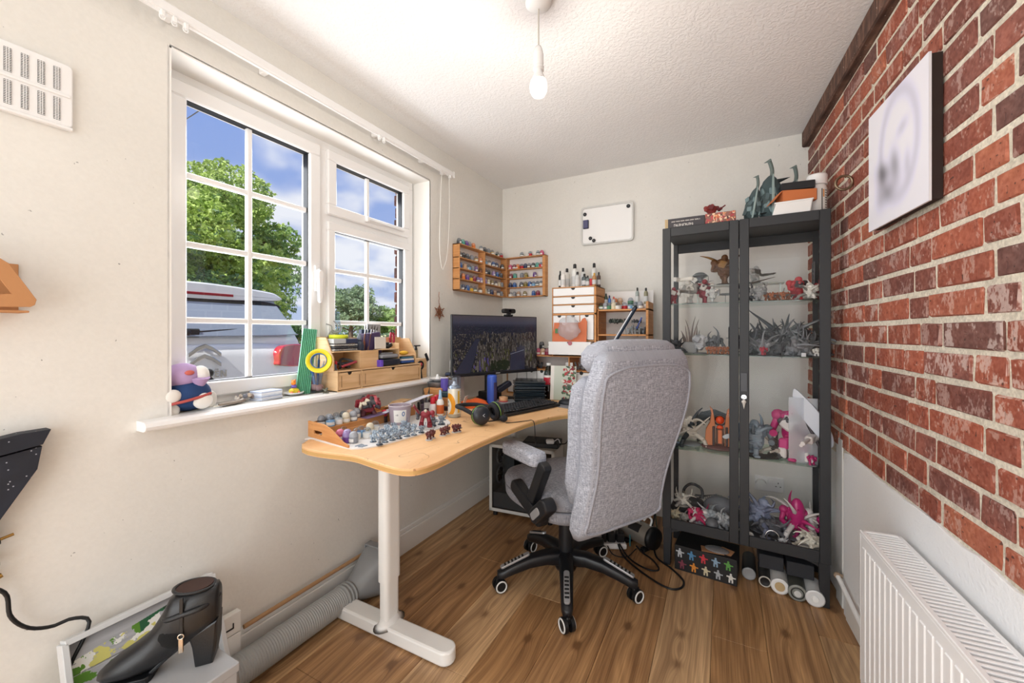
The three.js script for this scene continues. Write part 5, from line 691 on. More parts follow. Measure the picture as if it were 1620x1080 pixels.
  bottle('blue_can', 'tall blue can standing in front of the monitor', 'can', [.335, DY, .735], [['drum', la([[0, .002], [.027, 0], [.03, .006], [.03, .16], [.026, .172], [0, .174]], 24), mat('#3d5fc0', .35)], ['print', new THREE.CylinderGeometry(.0304, .0304, .12, 14, 1, true, .9, 1.4).translate(0, .07, 0), mat('#4a4266', .5, { side: THREE.DoubleSide })], ['white_print', new THREE.CylinderGeometry(.0303, .0303, .1, 6, 1, true, 2.2, .5).translate(0, .12, 0), mat('#e5e2d9', .5, { side: THREE.DoubleSide })]]);
  bottle('black_speaker_arm', 'thick black rounded bar tilted beside the blue can', 'holder', [.375, DY + .1, .675], [['grip', T(ex(rrect(.1, .034, .016), .03, .006), 0, 0, 0, 0, .9, .5), mat('#171b2a', .4)], ['post', bar([-.03, -.1, -.02], [-.02, 0, 0], .008), mBlack]]);
  bottle('tape_pile', 'little pile of masking tape and cards by the can', 'tape', [.405, DY + .02, .72], [['tape', la([[.016, 0], [.026, 0], [.026, .025], [.016, .025], [.016, 0]], 22), mat('#d9a87c', .6)], ['red_strip', bx(.05, .006, .03, .01, .0, .02, .001), mat('#a8323c', .5)]]);
  one('case_of_discs', 'flat clear case under the masking tape', 'case', bx(.12, .02, .13, 0, .01, 0, .002), mat('#7c8288', .3), [.41, DY, .715], .6);
  const st = thing('black_tray_stack', 'untidy stack of dark glossy plastic trays', 'trays', [.47, DY, .5], .5);
  for (let k = 0; k < 11; k++) part('tray', T(bx(.19, .009, .2, 0, 0, 0, .003), rr(-.008, .008), .006 + k * .0115, rr(-.008, .008), rr(-.012, .012), rr(-.08, .08), rr(-.01, .01)), mat(['#1c2a34', '#26323c', '#182229', '#2d3a44'][k % 4], .25), st);
  const ct = canvasTex(256, 128, (c, w, h) => { c.fillStyle = '#c8283c'; c.fillRect(0, 0, w, h); c.fillStyle = '#f1ede8'; c.fillRect(0, 0, w, 30); c.fillStyle = '#f4eeee'; for (let k = 0; k < 3; k++) c.fillRect(20, 50 + k * 20, 200, 5); });
  bottle('cola_bottle', 'half full dark drink bottle with red and white label', 'bottle', [.56, DY, .395], [['liquid', la([[0, .002], [.03, 0], [.0325, .01], [.031, .05], [.0325, .09], [0, .09]], 24), mat('#1c0f0b', .15)], ['flask', la([[.0326, .09], [.033, .14], [.03, .165], [.02, .195], [.0125, .21], [.0125, .215]], 24), clear('#8c9a94', .04)], ['label_band', new THREE.CylinderGeometry(.0333, .0333, .06, 24, 1, true).translate(0, .122, 0), new THREE.MeshStandardMaterial({ map: ct, roughness: .5, side: THREE.DoubleSide })], ['cap', la([[0, .212], [.0145, .212], [.0145, .228], [0, .229]], 18), mWhite]]);
  const mt = canvasTex(256, 340, (c, w, h) => { const g = c.createLinearGradient(0, 0, w, h); g.addColorStop(0, '#d8ded4'); g.addColorStop(1, '#b9c8b8'); c.fillStyle = g; c.fillRect(0, 0, w, h); let s = 9; const q = () => (s = (s * 16807) % 2147483647) / 2147483647; for (let k = 0; k < 90; k++) { c.fillStyle = ['#5f7f5c', '#8a3038', '#b8474c', '#e6e4d8', '#6a6f66', '#40604a'][q() * 6 | 0]; c.beginPath(); c.ellipse(120 + q() * 130, q() * 330, 6 + q() * 18, 5 + q() * 14, q() * 3, 0, 7); c.fill(); } c.fillStyle = '#f2f0ea'; c.fillRect(0, 0, 34, h); });
  const mag = bx(.16, .215, .012, 0, .108, 0, .001), mp = mag.attributes.position; for (let i = 0; i < mp.count; i++) mag.attributes.uv.setXY(i, (mp.getX(i) + .08) / .16, mp.getY(i) / .216);
  const mo = one('picture_box', 'upright pale green picture box with red and green art', 'box', mag, new THREE.MeshStandardMaterial({ map: mt, roughness: .5 }), [.665, DY, .42], .45); mo.rotation.x = -.08;
}
{ // headset
  const t = thing('headset', 'black gaming headset with lime seams lying on the desk', 'headset', [.552, DY, 1.235], .25), mH = mat('#1d222a', .4), mP = mat('#15181f', .75), mLime = mat('#8fc23a', .4);
  const cup = (x, z, ry, rx) => { const m = new THREE.Matrix4().compose(V(x, .047, z), new THREE.Quaternion().setFromEuler(new THREE.Euler(rx, ry, 0)), V(1, 1, 1)); const c = part('ear_cup', la([[0, .034], [.02, .033], [.036, .027], [.043, .014], [.044, 0], [0, 0]], 26).rotateX(Math.PI / 2).applyMatrix4(m), mH, t); part('cushion', T(new THREE.TorusGeometry(.032, .012, 10, 26), 0, 0, -.008).applyMatrix4(m), mP, c); part('seam', T(new THREE.TorusGeometry(.0435, .0013, 6, 30), 0, 0, .003).applyMatrix4(m), mLime, c); part('emblem', mg(T(bx(.012, .002, .001, 0, 0, 0, 0), 0, .004, .0342, 0, 0, .7), T(bx(.012, .002, .001, 0, 0, 0, 0), 0, -.002, .0342, 0, 0, -.6)).applyMatrix4(m), mat('#c9ccd2', .4), c); };
  cup(.02, .02, .75, -.15); cup(.055, -.095, 2.5, .25);
  part('headband', tube([[-.0, .05, .04], [-.06, .075, .03], [-.11, .075, -.02], [-.105, .07, -.09], [-.05, .068, -.125], [.03, .06, -.12]], .010, 40, 8).scale(1, 1, 1), mP, t);
  part('yoke', mg(tube([[-.01, .05, .045], [.0, .062, .05], [.02, .05, .05]], .006, 12, 6), tube([[.02, .06, -.12], [.05, .065, -.125], [.06, .05, -.11]], .006, 12, 6)), mH, t);
  part('mic_boom', tube([[.03, .015, .0], [.06, .012, -.03], [.09, .014, -.06]], .003, 16, 6), mBlack, t); part('mic_foam', sp(.017, .105, .018, -.072, [1.2, .95, 1], 14), mat('#20232a', .95), t);
  one('headset_lead', 'thin black headset lead hanging over the desk edge', 'cable', tube([[.66, DY + .003, 1.16], [.69, DY + .003, 1.13], [.73, DY + .004, 1.08], [.757, DY + .0, 1.06], [.76, .7, 1.05], [.75, .55, 1.02]], .002, 30, 5), mBlack);
}
// ---------------------------------------------------------------- office chair
{
  const th = Math.atan2(-.86, -.51), t = thing('office_chair', 'grey fabric executive office chair seen from behind', 'chair', [.885, 0, .965], th), mPl = mat('#17191d', .4), mSil = mat('#b9bbbe', .35, { metalness: .6 });
  // five arm base; one arm points to each castor
  const phi0 = Math.atan2(.125, .328) - th;
  const hub = part('base_hub', la([[0, .075], [.05, .075], [.055, .09], [.05, .15], [.034, .165], [0, .165]], 24), mPl, t);
  for (let k = 0; k < 5; k++) {
    const a = phi0 + k * Math.PI * 2 / 5, m = new THREE.Matrix4().makeRotationY(a), P = [], I = [], secs = [[.02, .145, .05, .036], [.1, .15, .046, .03], [.18, .138, .04, .027], [.26, .112, .036, .024], [.31, .092, .034, .022], [.335, .084, .022, .018]], N = 12;
    for (const [z, y, w, h] of secs) for (let i = 0; i < N; i++) { const q = 2 * Math.PI * i / N, c = Math.cos(q), s = Math.sin(q); P.push(Math.sign(c) * Math.abs(c) ** .6 * w / 1.35, y - h / 2 + Math.sign(s) * Math.abs(s) ** .6 * h, z); }
    for (let j = 0; j + 1 < secs.length; j++) for (let i = 0; i < N; i++) { const p = j * N + i, q = j * N + (i + 1) % N; I.push(p, q, p + N, q, q + N, p + N); } P.push(0, .078, .338); for (let i = 0; i < N; i++) I.push((secs.length - 1) * N + i, (secs.length - 1) * N + (i + 1) % N, secs.length * N);
    const g = new THREE.BufferGeometry(); g.setAttribute('position', new THREE.Float32BufferAttribute(P, 3)); g.setIndex(I); g.computeVertexNormals();
    const arm = part('base_arm', uvm(g).applyMatrix4(m), mPl, t), sl = .2;
    const tilt = Math.atan2(.05, .13), pm = m.clone().multiply(new THREE.Matrix4().makeTranslation(0, .119, .245)).multiply(new THREE.Matrix4().makeRotationX(tilt));
    part('foot_plate', T(ex(rrect(.026, .15, .013), .006, .002), 0, .014, 0, -Math.PI / 2, 0, 0).applyMatrix4(pm), mSil, arm);
    part('grip_rib', mg([-.04, -.022, -.004, .014, .032, .05].map((z) => bx(.019, .004, .009, 0, .0225, z, .0015))).applyMatrix4(pm), mBlack, arm);
    const cx = Math.sin(a) * .325, cz = Math.cos(a) * .325, ca = a + [.5, .95, -.4, 1.9, .2][k], cm = new THREE.Matrix4().makeTranslation(cx, 0, cz).multiply(new THREE.Matrix4().makeRotationY(ca));
    const ck = part('castor', mg(T(cy(.03, .03, .016, 0, -.008, 0, 22), -.016, .03, 0, 0, 0, Math.PI / 2), T(cy(.03, .03, .016, 0, -.008, 0, 22), .016, .03, 0, 0, 0, Math.PI / 2), bx(.02, .03, .034, 0, .05, 0, .005), cy(.008, .008, .03, 0, .052, 0)).applyMatrix4(cm), mBlack, t);
    part('castor_ring', mg([-1, 1].map((s) => T(new THREE.TorusGeometry(.0245, .0036, 6, 24), s * .0245, .03, 0, 0, Math.PI / 2))).applyMatrix4(cm), mat('#e3e3e0', .4), ck);
  }
  part('gas_column', mg(cy(.034, .036, .16, 0, .15, 0, 24), cy(.022, .022, .12, 0, .28, 0, 20), bx(.16, .045, .22, 0, .4, -.02, .01)), mPl, t);
  part('tilt_lever', mg(bar([.08, .395, .0], [.17, .4, .0], .006), sp(.011, .175, .4, 0)), mBlack, t);
  // soft shapes from stacked rounded sections
  const stack = (secs, e = .55, N = 44) => { // [y, zc, halfW, halfD]
    const P = [], I = [];
    for (const [y, z, w, d] of secs) for (let i = 0; i < N; i++) { const q = 2 * Math.PI * i / N, c = Math.cos(q), s = Math.sin(q); P.push(Math.sign(c) * Math.abs(c) ** e * w, y, z + Math.sign(s) * Math.abs(s) ** e * d); }
    for (let j = 0; j + 1 < secs.length; j++) for (let i = 0; i < N; i++) { const p = j * N + i, q = j * N + (i + 1) % N; I.push(p, p + N, q, q, p + N, q + N); }
    for (const [j, f] of [[0, 1], [secs.length - 1, 0]]) { P.push(0, secs[j][0], secs[j][1]); const ci = P.length / 3 - 1; for (let i = 0; i < N; i++) { const p = j * N + i, q = j * N + (i + 1) % N; f ? I.push(ci, p, q) : I.push(ci, q, p); } }
    const g = new THREE.BufferGeometry(); g.setAttribute('position', new THREE.Float32BufferAttribute(P, 3)); g.setIndex(I); g.computeVertexNormals(); return uvm(g);
  };
  const bw = (y) => y < .62 ? mix(.232, .222, sm(.4, .62, y)) : y < .95 ? mix(.222, .268, sm(.62, .95, y)) : mix(.268, .225, sm(.98, 1.14, y)), bz = (y) => -.325 - .13 * sm(.4, 1.3, y) * 1.15 - .03 * Math.sin((y - .42) * 4.2), secs = [];
  for (let k = 0; k <= 22; k++) { const y = .405 + k * .0335, e = Math.min(1, Math.sqrt(Math.max(.02, Math.min(y - .395, 1.155 - y) / .05))); secs.push([y, bz(y), bw(y) * (1 - .1 * (1 - e)), .052 * e]); }
  const back = part('backrest', stack(secs, .36), mFabric, t);
  const pipePts = []; for (let k = 0; k <= 14; k++) { const y = .445 + k * .0435; pipePts.push([bw(y) * .905, y, bz(y) - .0455]); } const top = []; for (let k = 1; k < 6; k++) { const f = k / 6, x = bw(1.06) * .9 * (1 - 2 * f); top.push([x, 1.075 + .012 * Math.sin(f * Math.PI), bz(1.075) - .051]); }
  const lft = pipePts.slice().reverse().map(([x, y, z]) => [-x, y, z]), bot = []; for (let k = 1; k < 5; k++) { const f = k / 5; bot.push([-(bw(.43) - .03) * (1 - 2 * f), .43, bz(.43) - .0455]); }
  part('piping', tube([...pipePts, ...top, ...lft, ...bot], .0055, 180, 7, true), mFabric, back);
  part('head_cushion', stack([[1.05, -.395, .12, .02], [1.06, -.395, .2, .055], [1.09, -.4, .225, .08], [1.13, -.405, .225, .085], [1.16, -.412, .205, .075], [1.178, -.42, .17, .05], [1.184, -.422, .1, .02]]), mFabric, t);
  part('lumbar_cushion', stack([[.5, -.27, .1, .02], [.52, -.27, .19, .045], [.6, -.275, .21, .065], [.75, -.3, .215, .065], [.9, -.325, .235, .065], [1.0, -.345, .235, .06], [1.04, -.355, .2, .03]]), mFabric, t);
  // seat: lower shell and top cushion
  const seatSec = (y, k) => [y, -.005, .255 * k, .265 * k];
  part('seat', stack([seatSec(.405, .86), seatSec(.412, .95), seatSec(.43, .99), seatSec(.46, 1), seatSec(.468, .975)]), mFabricSeat, t);
  part('seat_cushion', stack([seatSec(.468, .965), seatSec(.475, 1), seatSec(.5, 1.01), seatSec(.522, .97), seatSec(.533, .85), seatSec(.537, .6)]), mFabricSeat, t);
  for (const s of [1, -1]) {
    const lower = part('arm_bracket', mg(T(ex(rrect(.25, .06, .028), .034, .006), s * .265 - .017, .475, -.07, 0, Math.PI / 2, 0).applyMatrix4(new THREE.Matrix4().makeTranslation(s * .265, .475, -.07).multiply(new THREE.Matrix4().makeRotationX(-.4)).multiply(new THREE.Matrix4().makeTranslation(-s * .265, -.475, .07)))), mPl, t);
    const piv = new THREE.Matrix4().makeTranslation(s * .285, .488, -.2).multiply(new THREE.Matrix4().makeRotationX(.75));
    const pv = part('arm_pivot', T(ex(rrect(.135, .062, .029), .045, .007), -.022, 0, 0, 0, Math.PI / 2, 0).applyMatrix4(piv), mPl, t);
    part('silver_inlay', mg(T(ex(rrect(.07, .03, .012, .0, 0), .003, .0012), s > 0 ? .0285 : -.034, 0, .016, 0, Math.PI / 2, 0), T(cy(.009, .009, .004, 0, 0, 0, 16), s > 0 ? .028 : -.032, 0, -.045, 0, 0, Math.PI / 2)).applyMatrix4(piv), mSil, pv);
    part('arm_link', T(ex(rrect(.2, .05, .02), .03, .005), -.015, 0, 0, 0, Math.PI / 2, 0).applyMatrix4(new THREE.Matrix4().makeTranslation(s * .27, .585, -.155).multiply(new THREE.Matrix4().makeRotationX(-2.05))), mPl, t);
    part('arm_pad', T(ex(rrect(.083, .265, .035), .03, .014, [], 10), s * .27, .665, -.035, -Math.PI / 2, 0, 0), mFabric, t).geometry.computeVertexNormals();
    part('pad_seam', T(tube(rrect(.08, .262, .034).getPoints(8).map((p) => [p.x, p.y, 0]), .0028, 80, 6, true), s * .27, .686, -.035, -Math.PI / 2, 0, 0), mFabric, t);
    part('pad_base', T(ex(rrect(.06, .2, .02), .014, .003), s * .27, .648, -.04, -Math.PI / 2, 0, 0), mPl, t);
  }
}
// ---------------------------------------------------------------- wall racks of paint pots
const mRack = new THREE.MeshStandardMaterial({ map: rep(plyTex, 4, 4), color: '#ecc196', roughness: .6 }), mRackBack = mat('#efecea', .6);
const rackFill = (place, rackName, bay, row, list) => list.forEach(([c, u], i) => pot(c, `${c} paint pot, ${ords[i]} from left, ${row}, ${bay}${rackName}`, place(u), rr(0, 6), rackName + ' pots'));
{
  // longer rack on the window wall: local u runs from the near end towards the corner
  const t = thing('paint_rack', 'longer two bay wooden paint rack on the window wall', 'rack', [0, 0, 0]), z0 = .03, z1 = .672, D = .056, y0 = 1.485, y1 = 1.788;
  part('frame', mg(bb(0, y0, z1 - .006, D, y1, z1, .0006), bb(0, y0, z0, D, y1, z0 + .006, .0006), bb(0, y0, z0, D, y0 + .006, z1, .0006), bb(0, y1 - .006, z0, D, y1, z1, .0006)), mRack, t);
  part('middle_post', bb(0, y0, .352, D, y1, .366, .0006), mRack, t); part('back_panel', bb(0.001, y0, z0, .004, y1, z1, 0), mRackBack, t);
  const ys = [1.491, 1.562, 1.632, 1.702];
  for (const y of ys.slice(1)) { part('shelf', bb(0, y - .006, z0, D - .004, y, .352, .0006), mRack, t); part('shelf', bb(0, y - .006, .366, D - .004, y, z1, .0006), mRack, t); }
  const L = (y) => (u) => [.034, y, .645 - u * .27], Rr = (y) => (u) => [.034, y, .335 - u * .29];
  const rn = 'longer rack', top = 'top row', r2 = 'second row', r3 = 'third row', r4 = 'bottom row';
  rackFill(L(ys[3]), rn, 'near bay, ', top, [['dark grey', .02], ['black', .18], ['dark grey', .34], ['grey', .55], ['yellow', .75], ['orange', .95]]);
  rackFill(L(ys[2]), rn, 'near bay, ', r2, [['blue', .04], ['tan', .24], ['sky blue', .42], ['grey', .58], ['purple', .74], ['brown', .95]]);
  rackFill(L(ys[1]), rn, 'near bay, ', r3, [['dark grey', .0], ['orange', .16], ['purple', .34], ['yellow', .5], ['crimson', .66], ['purple', .84], ['lilac', .98]]);
  rackFill(L(ys[0]), rn, 'near bay, ', r4, [['grey', .0], ['navy', .17], ['blue', .36], ['yellow', .52], ['green', .7], ['white', .95]]);
  rackFill(Rr(ys[3]), rn, 'corner bay, ', top, [['sky blue', .06], ['white', .24], ['blue', .45], ['navy', .62], ['black', .92]]);
  rackFill(Rr(ys[2]), rn, 'corner bay, ', r2, [['navy', .06], ['black', .22], ['lilac', .46], ['blue', .64], ['dark grey', .86]]);
  rackFill(Rr(ys[1]), rn, 'corner bay, ', r3, [['lilac', .04], ['cream', .2], ['olive', .38], ['white', .58], ['cream', .74], ['grey', .9]]);
  rackFill(Rr(ys[0]), rn, 'corner bay, ', r4, [['cream', .04], ['grey', .2], ['navy', .36], ['tan', .52], ['white', .7], ['grey', .88]]);
  rackFill((u) => [.032, y1, .655 - u * .6], rn, 'standing on the ', 'loose', [['dark grey', .02], ['teal', .09], ['purple', .16], ['grey', .22], ['orange', .3], ['white', .47], ['dark grey', .55], ['grey', .64], ['yellow', .73], ['dark green', .86], ['red', .96]]);
}
{
  const t = thing('paint_rack', 'smaller square wooden paint rack on the end wall', 'rack', [0, 0, 0]), x0 = .062, x1 = .392, D = .056, y0 = 1.483, y1 = 1.79;
  part('frame', mg(bb(x0, y0, 0, x0 + .006, y1, D, .0006), bb(x1 - .022, y0, 0, x1, y1, D, .0006), bb(x0, y0, 0, x1, y0 + .006, D, .0006), bb(x0, y1 - .006, 0, x1, y1, D, .0006)), mRack, t); part('back_panel', bb(x0, y0, .001, x1, y1, .004, 0), mRackBack, t);
  const ys = [1.489, 1.56, 1.63, 1.7]; for (const y of ys.slice(1)) part('shelf', bb(x0 + .006, y - .006, 0, x1 - .02, y, D - .004, .0006), mRack, t);
  const P = (y) => (u) => [.09 + u * .26, y, .034], rn = 'square rack';
  rackFill(P(ys[3]), rn, '', 'top row', [['pink', .0], ['crimson', .13], ['orange', .25], ['red', .38], ['navy', .5], ['brown', .62], ['black', .75], ['teal', .88], ['red', 1.0]]);
  rackFill(P(ys[2]), rn, '', 'second row', [['crimson', .02], ['teal', .15], ['grey', .38], ['olive', .52], ['purple', .8]]);
  rackFill(P(ys[1]), rn, '', 'third row', [['navy', .0], ['blue', .14], ['dark grey', .36], ['olive', .5], ['blue', .64], ['sky blue', .76], ['dark green', .88], ['white', 1.0]]);
  rackFill(P(ys[0]), rn, '', 'bottom row', [['white', .0], ['grey', .13], ['tan', .27], ['olive', .48], ['blue', .76], ['crimson', .9]]);
  rackFill((u) => [.09 + u * .27, y1, .03], rn, 'standing on the ', 'loose', [['dark green', .36], ['red', .62], ['dark green', .86], ['pink', .98]]);
}
{ // whiteboard
  const t = thing('whiteboard', 'small white magnetic board high on the end wall', 'whiteboard', [.838, 1.97, 0]); t.rotation.z = 0;
  part('board', T(ex(rrect(.35, .25, .02), .008, .001), 0, 0, .004), mat('#fbfbfa', .18), t);
  part('frame', T(ex(rrect(.372, .272, .03), .016, .004, [rrect(.345, .245, .02).getPoints(8).map((p) => [p.x, p.y])]), 0, 0, .002), mat('#d9d9d6', .35), t);
  const at = (x, y) => [.838 + x, 1.97 + y, .0125];
  for (const [i, [x, y]] of [[-.155, .085], [.15, .102], [-.115, -.09], [-.09, -.108]].entries()) { const m = thing('round_magnet', ['top left', 'top right', 'upper of the paired', 'lower of the paired'][i] + ' black round magnet on the whiteboard', 'magnet', at(x, y)); part('disc', T(la([[0, 0], [.012, 0], [.013, .003], [.012, .008], [.006, .009], [0, .0085]], 20), 0, 0, 0, Math.PI / 2), mDark, m); part('dimple', T(cy(.004, .004, .001, 0, .0088, 0), 0, 0, 0, Math.PI / 2), mat('#55585e', .4), m); }
  const e = thing('board_eraser', 'dark grey felt eraser stuck on the whiteboard', 'eraser', at(-.147, .012)); part('felt', bx(.04, .062, .012, 0, 0, .006, .003), mat('#3d3c52', .9), e); part('grip', bx(.034, .056, .008, 0, 0, .015, .002), mat('#54557a', .5), e);
}
// ---------------------------------------------------------------- modular shelves on the desk against the end wall
{
  const F = .3, B = .085, t = thing('lower_shelf_unit', 'low birch shelf unit with small drawers behind the monitor', 'shelf unit', [0, 0, 0]);
  part('carcass', mg(bb(.2, DY, B, .206, 1.055, F, .0006), bb(1.154, DY, B, 1.16, 1.055, F, .0006), bb(.2, 1.049, B, 1.16, 1.055, F, .0006), bb(.2, .955, B, 1.16, .961, F, .0006), bb(.2, DY, B, 1.16, DY + .006, F, .0006), bb(.66, DY, B, .666, 1.05, F, .0006)), mRack, t); part('back_panel', bb(.2, DY, B, 1.16, 1.055, B + .003, 0), mRackBack, t);
  for (let k = 0; k < 6; k++) { const a = .209 + k * .075, d = part('drawer', bb(a, DY + .01, B + .02, a + .07, .95, F - .002, .001), mWhite, t); part('finger_notch', T(cy(.011, .011, .003, 0, -.0015, 0, 18), a + .035, .948, F - .001, Math.PI / 2), mBlack, d); }
  for (let k = 0; k < 3; k++) { const a = .67 + k * .161, d = part('drawer', bb(a, DY + .01, B + .02, a + .156, .95, F - .002, .001), mWhite, t); part('finger_notch', T(cy(.012, .012, .003, 0, -.0015, 0, 18), a + .078, .948, F - .001, Math.PI / 2), mBlack, d); }
  const u = thing('drawer_tower', 'birch tower of white drawers with black finger notches', 'drawers', [0, 1.055, 0]), x0 = .545, x1 = .845, Ft = .3;
  part('carcass', mg(bb(x0, 0, B, x0 + .006, .455, Ft, .0006), bb(x1 - .012, 0, B, x1, .455, Ft, .0006), bb(x0, .449, B, x1, .455, Ft, .0006), bb(x0, .27, B, x1, .282, Ft, .0006), bb(x0, .1, B, x1, .106, Ft, .0006), bb(x0, .39, B, x1, .396, Ft, .0006), bb(x0, .335, B, x1, .341, Ft, .0006)), mRack, u); part('back_panel', bb(x0, 0, B, x1, .455, B + .003, 0), mRackBack, u);
  const dr = (a, y0, b, y1, f = Ft) => { const d = part('drawer', bb(a, y0, B + .02, b, y1, f - .001, .001), mWhite, u); const s = new THREE.Shape(); s.moveTo(-.013, 0); s.absarc(0, 0, .013, Math.PI, 2 * Math.PI, false); s.lineTo(-.013, 0); part('finger_notch', T(ex(s, .0015), (a + b) / 2, y1 - .0005, f - .0012), mBlack, d); };
  for (const [y0, y1] of [[.398, .447], [.343, .388], [.284, .333]]) dr(x0 + .008, y0, x1 - .014, y1);
  for (let k = 0; k < 3; k++) { const a = x0 + .008 + k * .0935; dr(a, .11, a + .088, .268); if (k < 2) part('divider', bb(a + .0885, .106, B, a + .093, .27, Ft, .0004), mRack, u); }
  dr(x0 - .006, .012, x1 - .02, .096, Ft + .05);
  const m = thing('model_shelf', 'open birch shelf of grey models right of the drawer tower', 'shelf unit', [0, 1.055, 0]), a = .848, b = 1.16;
  part('carcass', mg(bb(a, 0, B, a + .006, .31, Ft - .02, .0006), bb(b - .014, 0, B, b, .345, Ft - .02, .0006), bb(a, .292, B, b, .302, Ft - .02, .0006), bb(a, .135, B, b, .145, Ft - .02, .0006), bb(a, 0, B, b, .006, Ft - .02, .0006)), mRack, m); part('back_panel', bb(a, 0, B - .004, b, .43, B, 0), mRackBack, m);
  for (const y of [.075, .215]) part('clear_shelf', bb(a + .006, y, B, b - .014, y + .003, Ft - .03, .0003), clear('#eef3f6', .03), m);
  part('step', bb(a + .006, .302, B, b - .014, .335, B + .09, .0006), mRackBack, m);
  // bottles on the tower
  const bot = (x, z, h, r, c, cap, lab, y = 1.51, n = 'hobby_bottle') => { const o = thing(n, lab, 'bottle', [x, y, z]); part('flask', la([[0, 0], [r * .95, 0], [r, .003], [r, h * .68], [r * .85, h * .76], [r * .4, h * .82], [0, h * .82]], 16), mat(c, .35), o); part('cap', la([[0, h * .8], [r * .48, h * .8], [r * .46, h * .97], [r * .3, h], [0, h]], 12), mat(cap, .45), o); part('label_band', new THREE.CylinderGeometry(r * 1.012, r * 1.012, h * .32, 16, 1, true).translate(0, h * .33, 0), mat(c === '#1d1e20' ? '#e2e2e0' : '#d2d4d4', .6, { side: THREE.DoubleSide }), o); };
  bot(.565, .2, .125, .011, '#1d1e20', '#1d1e20', 'narrow black bottle at the left end on the drawer tower'); bot(.6, .16, .145, .02, '#e4e2dd', '#26272a', 'white bottle with black pump cap, back left on the tower'); bot(.6, .235, .12, .017, '#eceae6', '#e9e7e2', 'plain white bottle in front, left on the tower'); bot(.66, .17, .17, .024, '#e6e6e2', '#2a2b2e', 'tallest white bottle with black cap on the tower'); bot(.7, .235, .105, .018, '#c9cbca', '#2a2b2e', 'grey labelled bottle with black cap, tower middle'); bot(.715, .16, .14, .017, '#d3d5d4', '#1f2023', 'tall grey bottle behind the tower middle'); bot(.745, .225, .09, .017, '#4f5a5c', '#26282a', 'short dark teal bottle on the tower'); bot(.77, .235, .075, .013, '#7f8a88', '#2e3032', 'small grey green dropper on the tower'); bot(.795, .17, .165, .021, '#d9d9d6', '#1d1e20', 'tall bottle with red dot and black cap, tower right'); bot(.815, .235, .09, .014, '#b78a5a', '#caa14a', 'tan bottle with gold cap at the tower edge'); bot(.832, .19, .1, .012, '#5c4a44', '#1c1c1e', 'brown bottle with black cap at the tower right edge');
  one('red_sticker_jar', 'small jar with a red front before the tall bottle', 'jar', la([[0, 0], [.014, 0], [.015, .05], [.01, .055], [0, .055]], 16), mat('#c4303a', .4), [.79, 1.51, .22]);
  // pots on the right shelf
  const low = [['green', .865, .25], ['grey', .892, .25], ['green', .918, .25], ['cream', .945, .25], ['white', .972, .25]], hi = [['brown', .89, .18], ['orange', .93, .15], ['tan', .965, .16], ['red', 1.0, .19], ['green', 1.03, .15], ['sky blue', 1.04, .2], ['dark green', 1.075, .22], ['grey', 1.105, .23]];
  low.forEach(([c, x, z], i) => pot(c, `${c} paint pot, ${ords[i]} along the front edge of the open shelf`, [x, 1.357, z], i, 'pots on the open shelf', 1.15)); hi.forEach(([c, x, z], i) => pot(c, `${c} paint pot, ${ords[i]} along the raised back of the open shelf`, [x, z < .175 ? 1.39 : 1.357, z], i, 'pots on the open shelf', 1.2));
  bot(.87, .15, .08, .011, '#3a4f42', '#1f2a26', 'dark green dropper at the left of the open shelf', 1.39, 'dropper_bottle'); bot(.905, .2, .095, .011, '#4a78c0', '#24406a', 'blue dropper bottle on the open shelf', 1.357, 'dropper_bottle'); bot(.935, .21, .085, .011, '#cfc8c4', '#c04a3a', 'pale dropper bottle on the open shelf', 1.357, 'dropper_bottle'); bot(1.07, .14, .11, .012, '#9aa3a0', '#2a3030', 'tall grey dropper bottle on the open shelf', 1.39, 'dropper_bottle'); bot(1.125, .15, .105, .013, '#8f8a70', '#25292a', 'olive dropper bottle at the shelf right end', 1.39, 'dropper_bottle');
  // blister bag with orange card in front of the drawers
  const k = thing('orange_blister_pack', 'clear bag of grey parts on an orange card', 'pack', [.675, 1.151, .325]); part('card', T(ex([[-.115, 0], [.115, 0], [.115, .13], [.1, .155], [.085, .15], [.07, .125], [-.11, .125]], .004, .001), 0, 0, 0, -.12), mat('#d4744a', .6), k);
  const bag = new THREE.SphereGeometry(.075, 26, 18), bp = bag.attributes.position; for (let i = 0; i < bp.count; i++) { const n = fbm((bp.getX(i) + 1) * 40, (bp.getY(i) + 1) * 40, 99, 99, 12, 3); bp.setXYZ(i, bp.getX(i) * (.8 + .5 * n), bp.getY(i) * (.85 + .3 * n), bp.getZ(i) * .3 * (.6 + .8 * n)); } bag.computeVertexNormals(); part('plastic_bag', T(bag, .005, .09, .025), mat('#f1f3f5', .2, { transmission: .82, thickness: 0 }), k); part('green_tag', bx(.02, .03, .004, -.085, .07, .008, .001), mat('#4f7f4a', .5), k);
  one('pink_tab', 'pink tab hanging from the bottom drawer notch', 'tab', T(cy(.014, .014, .003, 0, 0, 0, 20), 0, 0, 0, Math.PI / 2), mat('#b86a74', .5), [.69, 1.142, .352]);
  // pots left of the tower
  ['pink', 'tan', 'crimson', 'brown', 'pink', 'grey', 'dark grey', 'white', 'black'].forEach((c, i) => pot(c, `${c} paint pot, ${ords[i]} of the group on the low unit beside the tower`, [.418 + (i % 4) * .034, 1.055 + (i > 5 ? .045 : 0), i > 3 && i < 6 ? .16 : .24 - (i > 5 ? .06 : 0)], i, 'pots left of the drawer tower', 1.2));
  one('pot_step', 'small dark step behind the pots on the low unit', 'step', bx(.15, .045, .05, 0, .0225, 0, .001), mDark, [.46, 1.055, .155]);
  // grey models on the open shelf
  const gm = mat('#9aa0a4', .5), dk = mat('#4f565c', .5), mod = (lab, x, y, z, g, mt) => one('grey_model', lab, 'model', g, mt, [x, 1.055 + y, z]);
